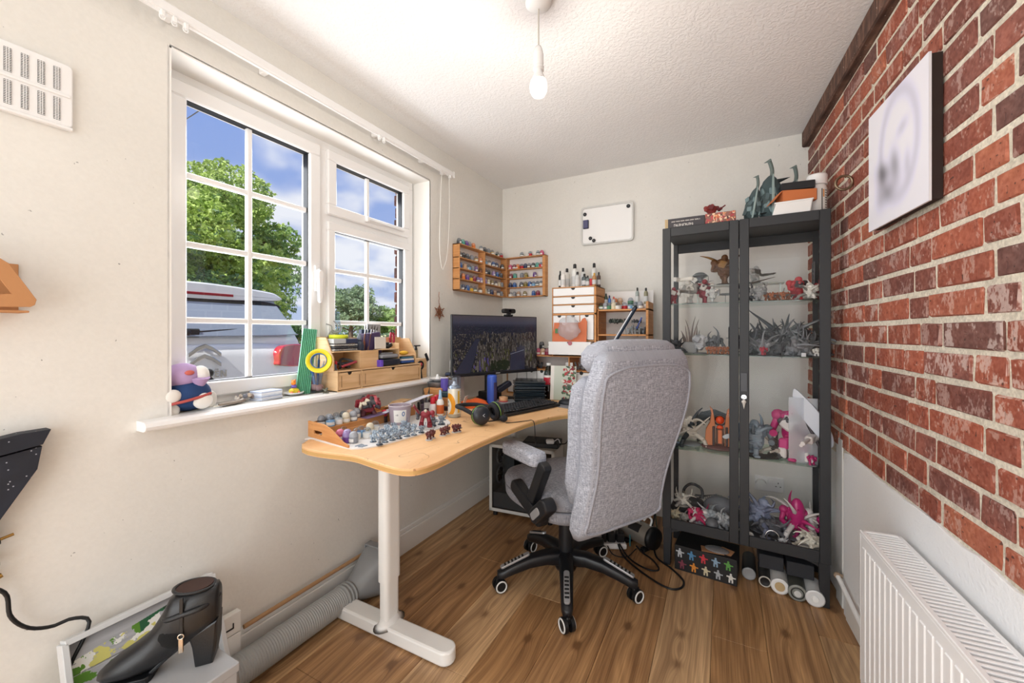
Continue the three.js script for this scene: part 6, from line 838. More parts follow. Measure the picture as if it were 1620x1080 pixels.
  const clump = (n, r, h, th) => mg([...Array(n)].map((_, i) => { const a = i * 2.4, q = r * Math.sqrt(i / n); return T(bx(th * rr(.6, 1.6), h * rr(.5, 1.1), th, 0, 0, 0, th * .2), Math.cos(a) * q * 1.8, h * .45 * rr(.6, 1.1), Math.sin(a) * q, rr(-.6, .6), a, rr(-.6, .6)); }), sp(r * .7, 0, h * .3, 0, [1.5, .6, .7], 10));
  mod('long dark green model on the top clear shelf', .95, .218, .19, clump(14, .03, .03, .012), mat('#4a5450', .5)); mod('small dark model at the right of the clear shelf', 1.07, .218, .19, clump(9, .02, .024, .009), dk); mod('grey spiky model in the middle right compartment', 1.06, .145, .2, clump(22, .032, .06, .008), gm); mod('grey model beside the right post', 1.115, .145, .19, clump(14, .02, .05, .009), dk); mod('pale model on the lower clear shelf', 1.06, .078, .2, clump(12, .03, .035, .008), mat('#c3c5c4', .5)); mod('grey heap in the lowest compartment', .95, .006, .2, clump(24, .035, .045, .009), gm); mod('dark clump on the lower clear shelf left', .9, .078, .18, clump(12, .02, .03, .01), dk);
  one('blue_knife', 'blue craft knife stuck among the grey models', 'knife', bar([0, 0, 0], [.03, .07, .0], .005), mat('#4a63b0', .4), [1.08, 1.235, .215]);
  mod('dark model group on the low unit, left part', .38, -.092, .22, clump(14, .03, .05, .01), dk); mod('grey model pile on the low unit shelf', .75, -.092, .21, clump(20, .04, .05, .009), gm); one('white_swatch', 'white paper square on the low unit shelf', 'paper', bx(.05, .05, .003, 0, .026, 0, .0006), mWhite, [.66, .962, .285]);
  // bar lamp
  const l = thing('bar_lamp', 'slanted dark blue bar lamp rising behind the chair', 'lamp', [0, 0, 0]); part('bar', bar([.975, 1.10, .5], [1.125, 1.35, .5], .0115, .0115, 14), mat('#1a2c40', .35), l); part('end_cap', mg(sp(.0118, 1.125, 1.35, .5), sp(.0118, .975, 1.10, .5)), mat('#111a26', .4), l); part('white_face', T(bx(.006, .24, .003, 0, 0, 0, .001), 1.046, 1.228, .5113, 0, 0, -.54), mat('#e6e8ec', .4), l); part('stem', tube([[.985, 1.115, .5], [.99, .95, .5], [1.0, DY + .02, .5]], .007, 14, 8), mBlack, l); part('lamp_foot', la([[0, 0], [.05, 0], [.05, .012], [.01, .02], [0, .02]], 22).translate(1.0, DY, .5), mBlack, l);
}
// ---------------------------------------------------------------- glass display cabinet
const CT = -.05, CX = 1.628, CZ = .612, cc = Math.cos(CT), cs = Math.sin(CT);
const cab = (x, y, z) => [CX + x * cc + z * cs, y, CZ - x * cs + z * cc]; // cabinet axes: x along its front, z forward (0 at the doors)
{
  const t = thing('display_cabinet', 'tall charcoal metal display cabinet with two glass doors', 'cabinet', [CX, 0, CZ], CT), m = mat('#232529', .5), W = .348, D = .38, b = .04, y0 = .2, y1 = 1.75;
  part('top_panel', bb(-W, y1 - .02, -D, W, y1, -.016, .003), m, t); part('bottom_panel', bb(-W, y0, -D, W, y0 + .022, -.016, .003), m, t);
  for (const [x, z] of [[-W + .0125, -D + .0125], [W - .0125, -D + .0125], [-W + .0125, -.03], [W - .0125, -.03]]) part('corner_post', bb(x - .0125, y0, z - .0125, x + .0125, y1, z + .0125, .002), m, t);
  part('back_top_rail', bb(-W, y1 - .07, -D, W, y1 - .02, -D + .015, .002), m, t);
  for (const s of [-1, 1]) { part('side_pane', new THREE.PlaneGeometry(D - .05, y1 - y0 - .04).rotateY(Math.PI / 2).translate(s * (W - .006), (y0 + y1) / 2, -D / 2 - .008), mCabGlass, t); }
  part('back_pane', new THREE.PlaneGeometry(2 * W - .04, y1 - y0 - .08).translate(0, (y0 + y1) / 2, -D + .008), mCabGlass, t);
  for (const y of [.61, 1.10, 1.36]) part('glass_shelf', bb(-W + .02, y - .005, -D + .02, W - .02, y, -.035, .0006), clear('#dcebe4', .01), t);
  for (const s of [-1, 1]) {
    const a = s < 0 ? -W : .0015, e = s < 0 ? -.0015 : W, d = part('door', mg(bb(a, y0, -.015, a + b, y1, 0, .002), bb(e - b, y0, -.015, e, y1, 0, .002), bb(a + b, y1 - .045, -.015, e - b, y1, 0, .002), bb(a + b, y0, -.015, e - b, y0 + .05, 0, .002)), m, t);
    part('door_pane', new THREE.PlaneGeometry(e - a - 2 * b + .004, y1 - y0 - .092).translate((a + e) / 2, (y0 + y1) / 2 + .002, -.008), mCabGlass, d);
    if (s > 0) { part('handle_plate', bb(.006, .93, 0, .034, 1.02, .004, .001), mat('#3a3c42', .4), d); part('lock', mg(T(cy(.011, .011, .006, 0, 0, 0, 20), .02, .905, 0, Math.PI / 2), bb(.018, .898, .006, .022, .912, .016, .001)), mChrome, d); }
  }
  for (const s of [-1, 1]) for (const z of [-.035, -D + .035]) part('leg', mg(T(ex([[-.02, 0], [.012, 0], [.02, .2], [-.022, .2]].map(([x, y]) => [s * -x, y]), .03, .002), s * (W - .022), 0, z - .015)), m, t);
  part('apron', mg(T(ex([[-W + .02, .2], [-W + .02, .15], [-W + .05, .175], [-W + .09, .188], [W - .09, .188], [W - .05, .175], [W - .02, .15], [W - .02, .2]], .012, .001), 0, 0, -.04)), m, t);
  const k = thing('key_fob', 'silver bird skull key fob hanging from the cabinet lock', 'key', cab(.02, .9, .012), CT); part('ring', T(new THREE.TorusGeometry(.006, .0012, 6, 16), 0, 0, .003), mChrome, k); part('skull', mg(sp(.010, 0, -.016, .004, [1, .9, .6], 10), T(new THREE.ConeGeometry(.007, .03, 8), 0, -.036, .004, Math.PI, 0, 0)), mat('#d8d4cc', .45), k);
}
// ---------------------------------------------------------------- display models, each from its own mix of parts
const rodCurl = (p, d, L, r, curl = .6, n = 10) => { const q = []; let a = V(...p), v = V(...d).normalize(); const ax = V(rr(-1, 1), rr(-.4, 1), rr(-1, 1)).normalize(); for (let i = 0; i <= 5; i++) { q.push([a.x, a.y, a.z]); a = a.clone().addScaledVector(v, L / 5); v.applyAxisAngle(ax, curl * rr(.5, 1.3) / 3); } const g = new THREE.TubeGeometry(new THREE.CatmullRomCurve3(q.map((e) => V(...e))), n, r, 5), P = g.attributes.position, c = new THREE.CatmullRomCurve3(q.map((e) => V(...e))); for (let i = 0; i <= n; i++) { const ctr = c.getPointAt(i / n), k = 1 - .85 * i / n; for (let j = 0; j <= 5; j++) { const id = i * 6 + j; P.setXYZ(id, ctr.x + (P.getX(id) - ctr.x) * k, ctr.y + (P.getY(id) - ctr.y) * k, ctr.z + (P.getZ(id) - ctr.z) * k); } } g.computeVertexNormals(); return g; };
const wingG = (s, L) => { const pts = [[0, 0], [.25, .38], [.62, .5], [1, .36], [.9, .2], [.78, .1], [.7, .22], [.56, .02], [.46, .18], [.32, -.04], [.22, .1], [.1, -.08]].map(([x, y]) => [x * L * s, y * L]); return mg(T(ex(pts, L * .015, .0008), 0, 0, 0), bar([0, 0, 0], [.25 * L * s, .38 * L, 0], L * .03, L * .02), bar([.25 * L * s, .38 * L, 0], [L * s, .36 * L, 0], L * .02, L * .006)); };
function model(name, label, p, turn, o) {
  const t = thing(name, label, 'model', p, turn, o.group), s = (o.s ?? .05) * 1.25, c = o.c, h = (o.h ?? s * 1.2) * 1.25;
  if (o.base) part('base', la([[0, 0], [o.base, 0], [o.base * 1.02, .002], [o.base * .96, .006], [0, .0065]], 22), mat(c[2] ?? '#3a3c40', .6), t);
  const B = [], w = o.w ?? .36, lump = (r, x, y, z, sc) => { const g = new THREE.IcosahedronGeometry(r, 3), q = g.attributes.position; for (let i = 0; i < q.count; i++) { const n = .62 + .8 * fbm((q.getX(i) / r + 5) * 2.6, (q.getY(i) / r + q.getZ(i) / r * .7 + 5) * 2.6, 999, 999, (s * 1e4) | 0, 3); q.setXYZ(i, q.getX(i) * n * sc[0], q.getY(i) * n * sc[1], q.getZ(i) * n * sc[2]); } g.computeVertexNormals(); return g.translate(x, y, z); };
  B.push(lump(s * w, 0, h * .6, 0, [1, 1.2, .85]), lump(s * w * .85, 0, h * .92, s * .05, [1.35, .75, .9]), lump(s * w * .6, s * .3, h * .85, -s * .1, [1, 1, 1]), lump(s * w * .6, -s * .3, h * .85, -s * .1, [1, 1, 1]));
  for (let k = 0; k < 5; k++) B.push(T(bx(s * .5, s * .07, s * .1, 0, 0, 0, s * .02), 0, h * (.45 + k * .1), s * .27, .2, 0, (k % 2 - .5) * .3));
  if (o.head !== 0) B.push(sp(s * .2, 0, h * 1.12, s * .14, [.9, 1, 1.2], 10), T(new THREE.ConeGeometry(s * .12, s * .28, 7), 0, h * 1.1, s * .38, Math.PI / 2 + .2));
  part('body', mg(B), mat(c[0], .5), t);
  for (let k = 0; k < (o.legs ?? 2); k++) { const a = (k + .5) / (o.legs ?? 2) * Math.PI * 2, r = s * (o.legs > 2 ? .75 : .3), kx = Math.cos(a) * r, kz = Math.sin(a) * r; part('leg', mg(bar([kx * .3, h * .5, kz * .3], [kx * .9, h * .32, kz * .9 + s * .1], s * .13, s * .11), bar([kx * .9, h * .32, kz * .9 + s * .1], [kx * 1.15, .004, kz * 1.15], s * .11, s * .09), bx(s * .22, s * .1, s * .32, kx * 1.15, .008, kz * 1.15 + s * .05, s * .03)), mat(c[k % 2 && o.legs > 2 ? 1 : 0], .5), t); }
  for (let k = 0; k < (o.arms ?? 2); k++) { const sd = k % 2 ? 1 : -1; part('arm', mg(sp(s * .2, sd * s * .5, h * .95, 0, [1, 1, 1], 8), bar([sd * s * .5, h * .92, 0], [sd * s * .62, h * .62, s * .16], s * .12, s * .1), bar([sd * s * .62, h * .62, s * .16], [sd * s * .5, h * .58, s * .5], s * .1, s * .12)), mat(c[k % 2], .5), t); }
  if (o.gun) part('cannon', mg(bx(s * .2, s * .22, s * .6, s * .5, h * .6, s * .6, s * .03), bar([s * .5, h * .62, s * .8], [s * .5, h * .62, s * (1 + o.gun)], s * .06), bar([s * .44, h * .56, s * .8], [s * .44, h * .56, s * (.9 + o.gun)], s * .05)), mat(c[1], .4), t);
  for (let k = 0; k < (o.spikes ?? 0); k++) { const a = k * 2.4 + 1, e = rr(.1, 1); part('spine', rodCurl([Math.cos(a) * s * .2, h * rr(.6, 1), Math.sin(a) * s * .2], [Math.cos(a) * .8, e, Math.sin(a) * .8], s * rr(.6, 1.3) * (o.sl ?? 1), s * .12, 1.2), mat(c[k % 2], .5), t); }
  for (let k = 0; k < (o.plates ?? 0); k++) { const a = k * 2.4; part('armour_plate', T(bx(s * .42, s * .14, s * .4, 0, s * .42, 0, s * .05), 0, h * .72, 0, Math.sin(a) * .9, a, Math.cos(a) * .9), mat(c[k % 2 ? 1 : 3 % c.length] ?? c[1], .45), t); }
  if (o.wings) for (const sd of [-1, 1]) part('wing', T(wingG(sd, o.wings), sd * s * .2, h * .9, -s * .2, 0, -sd * .3, 0), mat(c[1], .6), t);
  if (o.blade) part('blade', T(ex([[-.08, 0], [.08, 0], [.07, .8], [0, 1], [-.06, .8]].map(([x, y]) => [x * o.blade, y * o.blade]), o.blade * .02, .0006), -s * .6, h * .6, s * .4, .35, .3, .5), mat('#b9bcc0', .3, { metalness: .7 }), t);
  if (o.tail) part('tail', rodCurl([0, h * .5, -s * .3], [0, .2, -1], s * o.tail, s * .14, 1.4, 14), mat(c[0], .5), t);
  return t;
}
{
  const G = ['#73767b', '#494c50', '#303236'], DK = ['#45484c', '#2c2e32', '#222326'], WH = ['#cfccc5', '#85837f', '#3a3a3c'], RD = ['#8a2a34', '#d2cec8', '#3a3236'], BR = ['#7a3f30', '#a0624a', '#3a3230'], BZ = ['#5e3a1c', '#8a6434', '#3a3024'], PK = ['#b0246a', '#cfcac8', '#6a6c72', '#2e2c30'], OR = ['#c9683a', '#e08a4a', '#3a2c2c'], BL = ['#7f93a6', '#a4b2be', '#5a6874'];
  const Y1 = 1.36, Y2 = 1.10, Y3 = .61, Y0 = .2225;
  // clear riser at the top with three big pieces
  const rz = thing('clear_riser', 'thin clear riser strip carrying the top models', 'stand', cab(0, Y1, -.2), CT); part('deck', bb(-.22, .094, -.05, .19, .1, .05, .0006), mat('#c9cbbf', .2, { transmission: .7, thickness: 0 }), rz); for (const x of [-.2, .0, .17]) part('post', bb(x, 0, -.04, x + .006, .094, .04, .0006), clear('#e3e8e4', .05), rz);
  const bug = model('insect_model', 'grey mushroom shaped walker on the clear riser', cab(-.19, Y1 + .1, -.2), CT, { c: G, s: .03, h: .05, legs: 4, arms: 0, spikes: 3, base: .03 }); part('shell', la([[0, .078], [.02, .074], [.036, .062], [.04, .054], [0, .056]], 14), mat('#6f7478', .5), bug); part('branch', mg(rodCurl([.03, .005, 0], [.5, 1, 0], .06, .003), rodCurl([.04, .02, 0], [1, .6, .2], .03, .002)), mat('#4a4c4e', .6), bug);
  model('giant_model', 'large brown bronze giant at the top centre of the cabinet', cab(-.072, Y1 + .1, -.19), CT + .2, { c: BZ, s: .075, h: .1, legs: 2, arms: 2, plates: 6, spikes: 2, base: .04 }); 
  model('gunner_model', 'silver gunner model perched right of the door gap', cab(.065, Y1 + .1, -.19), CT + .9, { c: ['#b4b4b0', '#4a4238', '#4a463e'], s: .045, h: .055, arms: 2, plates: 4, gun: .6, base: .026 });
  one('twig_strut', 'bent dark strut sticking out right of the riser', 'model part', mg(rodCurl([0, 0, 0], [1, .25, 0], .11, .005, .5), rodCurl([.05, 0, 0], [.4, -.6, 0], .03, .003)), mat('#5a4c40', .6), cab(.05, Y1 + .096, -.13), CT);
  one('twig_strut', 'thin dark spear leaning left of the riser', 'model part', bar([0, 0, 0], [-.035, .03, 0], .0016), mBlack, cab(-.2, Y1 + .1, -.14), CT);
  // first glass shelf
  model('red_trooper_model', 'deep red model at the left end of the upper shelf', cab(-.315, Y1, -.12), .6, { c: RD, s: .045, h: .06, plates: 4, spikes: 3, base: .026 });
  const wm = model('mecha_model', 'white walking machine with a long barrel, upper shelf left', cab(-.235, Y1, -.12), -.5, { c: WH, s: .06, h: .08, plates: 6, gun: .9, spikes: 2, base: .035 }); part('target_disc', mg(T(cy(.012, .012, .03, 0, 0, 0, 16), -.05, .135, .02, Math.PI / 2), bx(.08, .02, .02, -.01, .135, .01, .004)), mat('#e0dcd4', .5), wm);
  model('mecha_model', 'red and white machine model behind the white one', cab(-.165, Y1, -.17), .2, { c: ['#8f2f3c', '#cfc8c2', '#4a4648', '#3a3032'], s: .06, h: .085, plates: 7, gun: .7, base: .03 });
  model('grey_statue', 'pale grey statue model, upper shelf left', cab(-.12, Y1, -.1), 0, { c: ['#b5b6b4', '#9c9d9c', '#6a6b6c'], s: .04, h: .055, base: .024, plates: 2 });
  one('flying_fighter', 'small grey flying model on a thin stem', 'model', mg(cy(.016, .018, .004), bar([0, 0, 0], [0, .045, 0], .0012), sp(.008, 0, .048, 0, [4, .8, 1]), T(bx(.05, .003, .016, 0, 0, 0, .001), 0, .048, 0)), mat('#6e7272', .5), cab(-.065, Y1, -.15), CT);
  model('grey_beast', 'dark grey crouching beast right of the door gap', cab(.03, Y1, -.14), .3, { c: DK, s: .05, h: .05, legs: 4, spikes: 5, arms: 0, base: .03 });
  model('grey_beast', 'light grey creature on the upper right shelf', cab(.08, Y1, -.1), -.4, { c: ['#a4a5a6', '#7c7d7e', '#4a4b4c'], s: .045, h: .05, spikes: 4, base: .026 });
  for (let i = 0; i < 5; i++) trooper('bronze', i, `brown armoured soldier, ${ords[i]} in the row on the upper right shelf`, cab(.118 + i * .021, Y1, -.12 + (i % 2) * .03), .2 + i * .2, 'brown soldiers in the cabinet', 1.45);
  model('red_machine', 'bulky bright red machine on the upper right shelf', cab(.24, Y1, -.17), .5, { c: ['#b02a34', '#3a3438', '#2c2a2c', '#c8484c'], s: .06, h: .075, plates: 7, gun: .7, base: .034 });
  model('white_beast', 'white horned beast on the upper right shelf', cab(.285, Y1, -.1), -.6, { c: WH, s: .05, h: .05, legs: 4, spikes: 5, arms: 0, base: .03 });
  model('banner_bearer', 'red banner model at the right end of the upper shelf', cab(.315, Y1, -.2), .2, { c: RD, s: .045, h: .055, plates: 5, spikes: 2, base: .024 });
  const net = thing('grey_lattice_tower', 'grey lattice ruin at the right cabinet side', 'model', cab(.318, Y1, -.29), CT); const lg = []; for (let k = 0; k < 9; k++) lg.push(bar([0, k * .022, -.03], [0, (k + 1) * .022, .03], .0022), bar([0, k * .022, .03], [0, (k + 1) * .022, -.03], .0022)); part('lattice', mg(lg), mat('#5c5e62', .6), net); part('upright', bar([0, 0, -.03], [0, .2, -.03], .004), mat('#5c5e62', .6), net); part('upright', bar([0, 0, .03], [0, .2, .03], .004), mat('#5c5e62', .6), net);
  // second shelf
  model('dark_beast', 'low black beast at the left of the middle shelf', cab(-.3, Y2, -.13), .4, { c: DK, s: .05, h: .045, legs: 4, spikes: 6, arms: 0, base: .03 });
  const sp1 = thing('ruined_spire', 'tall jagged skeletal spire on the middle shelf', 'model', cab(-.235, Y2, -.17), CT), m1 = mat('#7d706a', .6); part('block', bx(.075, .06, .06, 0, .03, 0, .004), mat('#9a9b9c', .6), sp1); for (let k = 0; k < 8; k++) part('spike', rodCurl([-.03 + k * .009, .05, (k % 3 - 1) * .012], [(k - 3.5) * .06, 1, (k % 3 - 1) * .1], .06 + .09 * Math.exp(-((k - 4) ** 2) / 5), .007, .35), m1, sp1);
  model('silver_shrine', 'pale silver shrine model beside the spire', cab(-.18, Y2, -.1), CT, { c: ['#b9bcc0', '#8d9096', '#7a7c80'], s: .06, h: .07, arms: 0, legs: 0, head: 0, plates: 5, base: .034 });
  for (let i = 0; i < 7; i++) trooper('bronze', i + 1, `copper soldier, ${ords[i]} in the middle shelf row`, cab(-.135 + i * .0165, Y2, -.075 + (i % 2) * .02), .1 * i, 'copper soldiers in the cabinet', 1.3);
  model('horned_walker', 'grey horned walker behind the copper soldiers', cab(-.12, Y2, -.17), .3, { c: G, s: .055, h: .06, spikes: 7, base: .03 });
  const bn = thing('black_banner', 'small black banner model by the door gap', 'model', cab(-.05, Y2, -.17), CT); part('pole', bar([0, 0, 0], [0, .14, 0], .0025), mDark, bn); part('flag', bx(.04, .05, .003, .018, .115, 0, .0008), mat('#1d2026', .6), bn); part('emblem', bx(.016, .016, .002, .018, .115, .0025, .0004), mat('#c9cacc', .5), bn); part('base', cy(.018, .02, .005), mDark, bn);
  const swarm = [[.03, -.08, .05], [.075, -.15, .06], [.1, -.07, .05], [.13, -.18, .075], [.16, -.09, .06], [.19, -.19, .08], [.215, -.08, .055], [.24, -.16, .065], [.27, -.09, .05], [.3, -.17, .06], [.145, -.26, .07], [.06, -.24, .055], [.25, -.27, .06]], sl = ['leftmost of', 'second of', 'third of', 'fourth of', 'fifth of', 'sixth of', 'seventh of', 'eighth of', 'ninth of', 'rightmost of', 'rear middle of', 'rear left of', 'rear right of'];
  swarm.forEach(([x, z, s], i) => model('tentacle_beast', `${['grey', 'dark grey', 'silver grey'][i % 3]} tentacled beast, ${sl[i]} the middle shelf swarm`, cab(x, Y2, z), i * 1.3, { c: [G, DK, ['#84878b', '#5c5f63', '#3a3c3f']][i % 3], s: s * 1.15, h: s * 1.05, legs: i % 2 ? 4 : 2, arms: i % 3 ? 0 : 2, spikes: 11, sl: 1.3, base: s * .55, tail: i % 2 ? 1.2 : 0, group: 'grey swarm in the cabinet' }));
  trooper('crimson', 1, 'single dark red soldier among the grey swarm', cab(.1, Y2, -.035), .3, undefined, 1.4);
  trooper('white', 2, 'small white skeleton soldier at the swarm right end', cab(.305, Y2, -.06), -.2, undefined, 1.3);
  one('silver_cube', 'little silver cube at the front of the middle shelf', 'cube', bx(.018, .018, .018, 0, .009, 0, .001), mat('#c4c6ca', .3), cab(.255, Y2, -.05), CT);
  // third shelf
  const dr = model('dragon_model', 'bone white dragon with dark wings on the lower shelf', cab(-.235, Y3, -.16), .35, { c: ['#cfcabf', '#2f3a40', '#8d98a0'], s: .085, h: .095, legs: 4, arms: 0, spikes: 9, wings: .17, tail: 1.6, base: .055 }); part('neck', rodCurl([0, .11, .03], [.3, 1, .1], .11, .016, .5), mat('#3a4248', .5), dr); part('lance', bar([-.14, .03, .05], [.02, .1, .03], .004, .002), mat('#c8c6c2', .4), dr);
  const sh = thing('orange_gate', 'orange arched gate model with glowing red orb', 'model', cab(-.09, Y3, -.15), CT + .1), mo = mat('#c87a4e', .55), dk2 = mat('#3a3034', .5);
  part('base', la([[0, 0], [.085, 0], [.09, .004], [.085, .014], [0, .016]], 26).scale(1, 1, .7), mat('#5c3c3c', .6), sh);
  for (const s of [-1, 1]) { part('pillar', mg(T(ex([[0, 0], [.05, 0], [.044, .08], [.024, .12], [.018, .165], [.026, .2], [.012, .185], [.004, .14], [0, .1]].map(([x, y]) => [s * (x + .022), y]), .03, .002), 0, .014, -.015)), mo, sh); part('side_rib', T(bx(.012, .1, .036, 0, 0, 0, .003), s * .03, .065, .004), dk2, sh); }
  part('orb', sp(.021, 0, .145, .0, [1, 1, 1], 16), mat('#e0481c', .25), sh); part('orb_ring', T(new THREE.TorusGeometry(.027, .004, 8, 24), 0, .145, 0), dk2, sh); part('lower_orb', sp(.014, 0, .11, .012, [1.2, .8, 1], 12), mat('#d8502a', .35), sh); part('inner_panel', bx(.038, .085, .014, 0, .06, 0, .002), mat('#5a3424', .5), sh); part('rune_strip', bx(.018, .07, .004, 0, .06, .009, .001), mat('#d8703a', .4), sh);
  one('axe_blade', 'pale crescent blade piece leaning on the orange gate', 'model part', T(ex(spline([[0, 0], [.03, .016], [.06, -.004], [.055, -.02], [.035, -.006], [.012, -.012]], 30), .004, .001), 0, 0, 0), mat('#a9b0b6', .35), cab(-.075, Y3 + .075, -.1), CT);
  model('crawler_model', 'blue grey crawling model at the lower shelf left end', cab(-.31, Y3, -.1), .5, { c: BL, s: .04, h: .03, legs: 4, arms: 0, spikes: 4, base: .028 });
  model('hooded_beast', 'blue grey hooded beast right of the door gap', cab(.06, Y3, -.1), .2, { c: ['#7d8c98', '#5e6a74', '#2c2e32'], s: .095, h: .11, legs: 2, arms: 2, spikes: 4, base: .05 });
  model('skull_engine', 'dark engine model with a bone jaw, lower right shelf', cab(.155, Y3, -.16), -.6, { c: ['#4a4a4c', '#c9c4b8', '#2c2c2e'], s: .06, h: .05, legs: 4, arms: 0, spikes: 5, gun: .5, base: .036 });
  one('square_tiles', 'dark square scenery tile lying at the shelf front', 'tile', mg(T(bx(.11, .006, .07, 0, .003, 0, .001))), mDark, cab(.1, Y3, -.085), .35);
  const pk = model('pink_knight', 'big magenta and white knight machine on the lower shelf', cab(.235, Y3, -.14), CT - .3, { c: PK, s: .12, h: .165, legs: 2, arms: 2, plates: 9, gun: .55, base: .06 }); part('thigh_plate', mg(bx(.04, .05, .03, .04, .07, .04, .006), bx(.04, .05, .03, -.04, .07, .04, .006)), mat('#c23a80', .45), pk); part('shin_plate', mg(bx(.036, .05, .03, .045, .028, .045, .006), bx(.036, .05, .03, -.045, .028, .045, .006)), mat('#d8d4d2', .5), pk);
  part('shield', T(ex(spline([[-.02, .14], [.02, .1], [.07, .02], [.1, -.07], [.09, -.12], [.05, -.08], [.0, .0], [-.03, .06]], 50), .008, .003), .04, .2, .05, 0, 0, .12), mat('#c9ced8', .35), pk); part('shield_spine', bar([.0, .29, .05], [.1, .09, .055], .007), mat('#3a343a', .4), pk);
  trooper('pink', 1, 'small magenta soldier at the lower shelf front', cab(.285, Y3, -.045), 0, undefined, 1.5);
  one('white_acetate', 'folded clear sheet leaning beside the pink knight', 'sheet', T(bx(.11, .3, .002, 0, .15, 0, .0004), 0, 0, 0, 0, 0, 0), mat('#e6e9ee', .2, { transmission: .75, thickness: 0 }), cab(.255, Y3, -.07), CT);
  // cabinet floor
  const horn = thing('twisted_root', 'dark curling root ornament at the back of the cabinet floor', 'ornament', cab(-.22, Y0, -.26), CT), mr = mat('#3c3c3e', .6); part('hoop', tube([[-.05, 0, 0], [-.06, .09, 0], [-.02, .14, .01], [.03, .12, 0], [.04, .07, .01]], .008, 30, 7), mr, horn); part('branch', rodCurl([.02, .07, 0], [1, .5, 0], .12, .006, .3), mr, horn); part('branch', rodCurl([.0, .08, 0], [1, .15, .2], .12, .005, .3), mr, horn); part('branch', rodCurl([.0, .05, 0], [1, -.1, .1], .1, .006, .4), mr, horn); part('heap', sp(.07, -.03, .03, 0, [1.2, .6, .8], 14), mr, horn);
  const sh2 = thing('spiked_shell', 'grey spiny shell dome on the cabinet floor', 'model', cab(-.09, Y0, -.24), CT), ms = mat('#6e7076', .55); part('dome', sp(.07, 0, .04, 0, [1.25, .9, .8], 16), ms, sh2); for (let k = 0; k < 12; k++) part('spine', T(new THREE.ConeGeometry(.009, .04, 5), -.07 + k * .009, .095 - Math.abs(k - 5) * .006, -.01, 0, 0, .5 - k * .1), ms, sh2);
  one('grey_egg', 'smooth grey egg in front of the spiny shell', 'egg', sp(.026, 0, .036, 0, [.9, 1.35, .9], 18), mat('#8d9094', .4), cab(-.13, Y0, -.18), CT);
  model('bone_pile_model', 'white ribbed bone model on the cabinet floor, left', cab(-.27, Y0 + .05, -.16), .2, { c: ['#d6d2c8', '#a8a49c', '#8d8a86'], s: .05, h: .04, legs: 4, arms: 0, spikes: 8, base: .035 }); one('bone_stand', 'dark stand under the white bone model', 'stand', bx(.07, .05, .06, 0, .025, 0, .003), mDark, cab(-.27, Y0, -.16), CT);
  model('pink_crawler', 'magenta and white crab model on a pale blue base', cab(-.19, Y0, -.085), .1, { c: ['#b82a5a', '#e0dcd8', '#b9c6c9'], s: .055, h: .05, legs: 4, arms: 2, spikes: 5, plates: 3, base: .046 });
  model('silver_crab', 'silver grey crab model right of the magenta one', cab(-.125, Y0, -.1), -.3, { c: ['#9fa6ab', '#c4c6c8', '#4a4c50'], s: .06, h: .05, legs: 6, arms: 2, spikes: 6, base: .04 });
  model('bone_beast', 'small cream bone creature, cabinet floor far left', cab(-.3, Y0, -.08), .5, { c: ['#c9bfa4', '#a89c84', '#4a463e'], s: .04, h: .03, legs: 4, arms: 0, spikes: 5, base: .026 });
  model('bone_beast', 'grey bone creature beside the cream one', cab(-.25, Y0, -.06), -.4, { c: ['#8f8c86', '#6d6a66', '#3c3a38'], s: .04, h: .03, legs: 4, arms: 0, spikes: 5, base: .026 });
  model('wire_beast', 'silver wiry creature near the door gap', cab(-.06, Y0, -.1), .8, { c: ['#b0b2b4', '#84868a', '#4a4b4e'], s: .05, h: .04, legs: 4, spikes: 9, arms: 0, base: .03 });
  one('dark_ball', 'dark round ball at the front of the cabinet floor', 'ball', sp(.03, 0, .03, 0, [1, 1, 1], 16), mat('#5c5e62', .5), cab(-.12, Y0, -.045), CT); one('ivory_tusk', 'curved ivory tusk lying by the door gap', 'tusk', tube([[-.03, .05, -.02], [.01, .035, 0], [.05, .012, .02]], .006, 18, 7), mat('#d9ceb4', .45), cab(-.07, Y0, -.13), CT);
  model('blue_wyrm', 'translucent blue grey wyrm at the right cabinet floor', cab(.09, Y0 + .0, -.17), .9, { c: ['#8790a8', '#6a7086', '#4a4c54'], s: .09, h: .1, legs: 4, arms: 0, spikes: 9, tail: 1.5, base: .05 });
  one('steel_ring', 'thin steel ring at the front of the cabinet floor', 'ring', T(new THREE.TorusGeometry(.026, .0025, 8, 30), 0, .0285, 0, -.15), mChrome, cab(.135, Y0, -.05), CT);
  model('claw_model', 'tiny silver claw piece beside the steel ring', cab(.175, Y0, -.05), .3, { c: ['#b9babc', '#8a8c8e', '#4a4a4c'], s: .026, h: .02, legs: 4, arms: 0, spikes: 4, base: .016 });
  model('dark_heap', 'dark heaped creature behind the steel ring', cab(.14, Y0, -.13), .1, { c: ['#55565c', '#6e7076', '#3a3b3e'], s: .07, h: .05, legs: 4, arms: 2, spikes: 10, base: .045 });
  const pc = model('magenta_carapace', 'tall magenta shelled creature on the right cabinet floor', cab(.235, Y0, -.16), .1, { c: PK, s: .08, h: .11, legs: 4, arms: 2, spikes: 6, base: .045 }); part('carapace', sp(.04, 0, .13, .02, [.8, 1.7, .6], 16), mat('#b3246e', .3), pc);
  model('magenta_carapace', 'smaller magenta and white shell behind the tall one', cab(.295, Y0, -.18), -.5, { c: ['#c9c4c0', '#b3246e', '#4a4648'], s: .06, h: .09, legs: 4, arms: 2, spikes: 5, plates: 3, base: .034 });
  model('ivory_drake', 'white ribbed creature at the right front of the cabinet floor', cab(.285, Y0 + .001, -.075), -.8, { c: ['#dcd8cc', '#b8b2a4', '#d2cfc8'], s: .055, h: .045, legs: 4, arms: 2, spikes: 9, tail: 1.8, base: .05 });
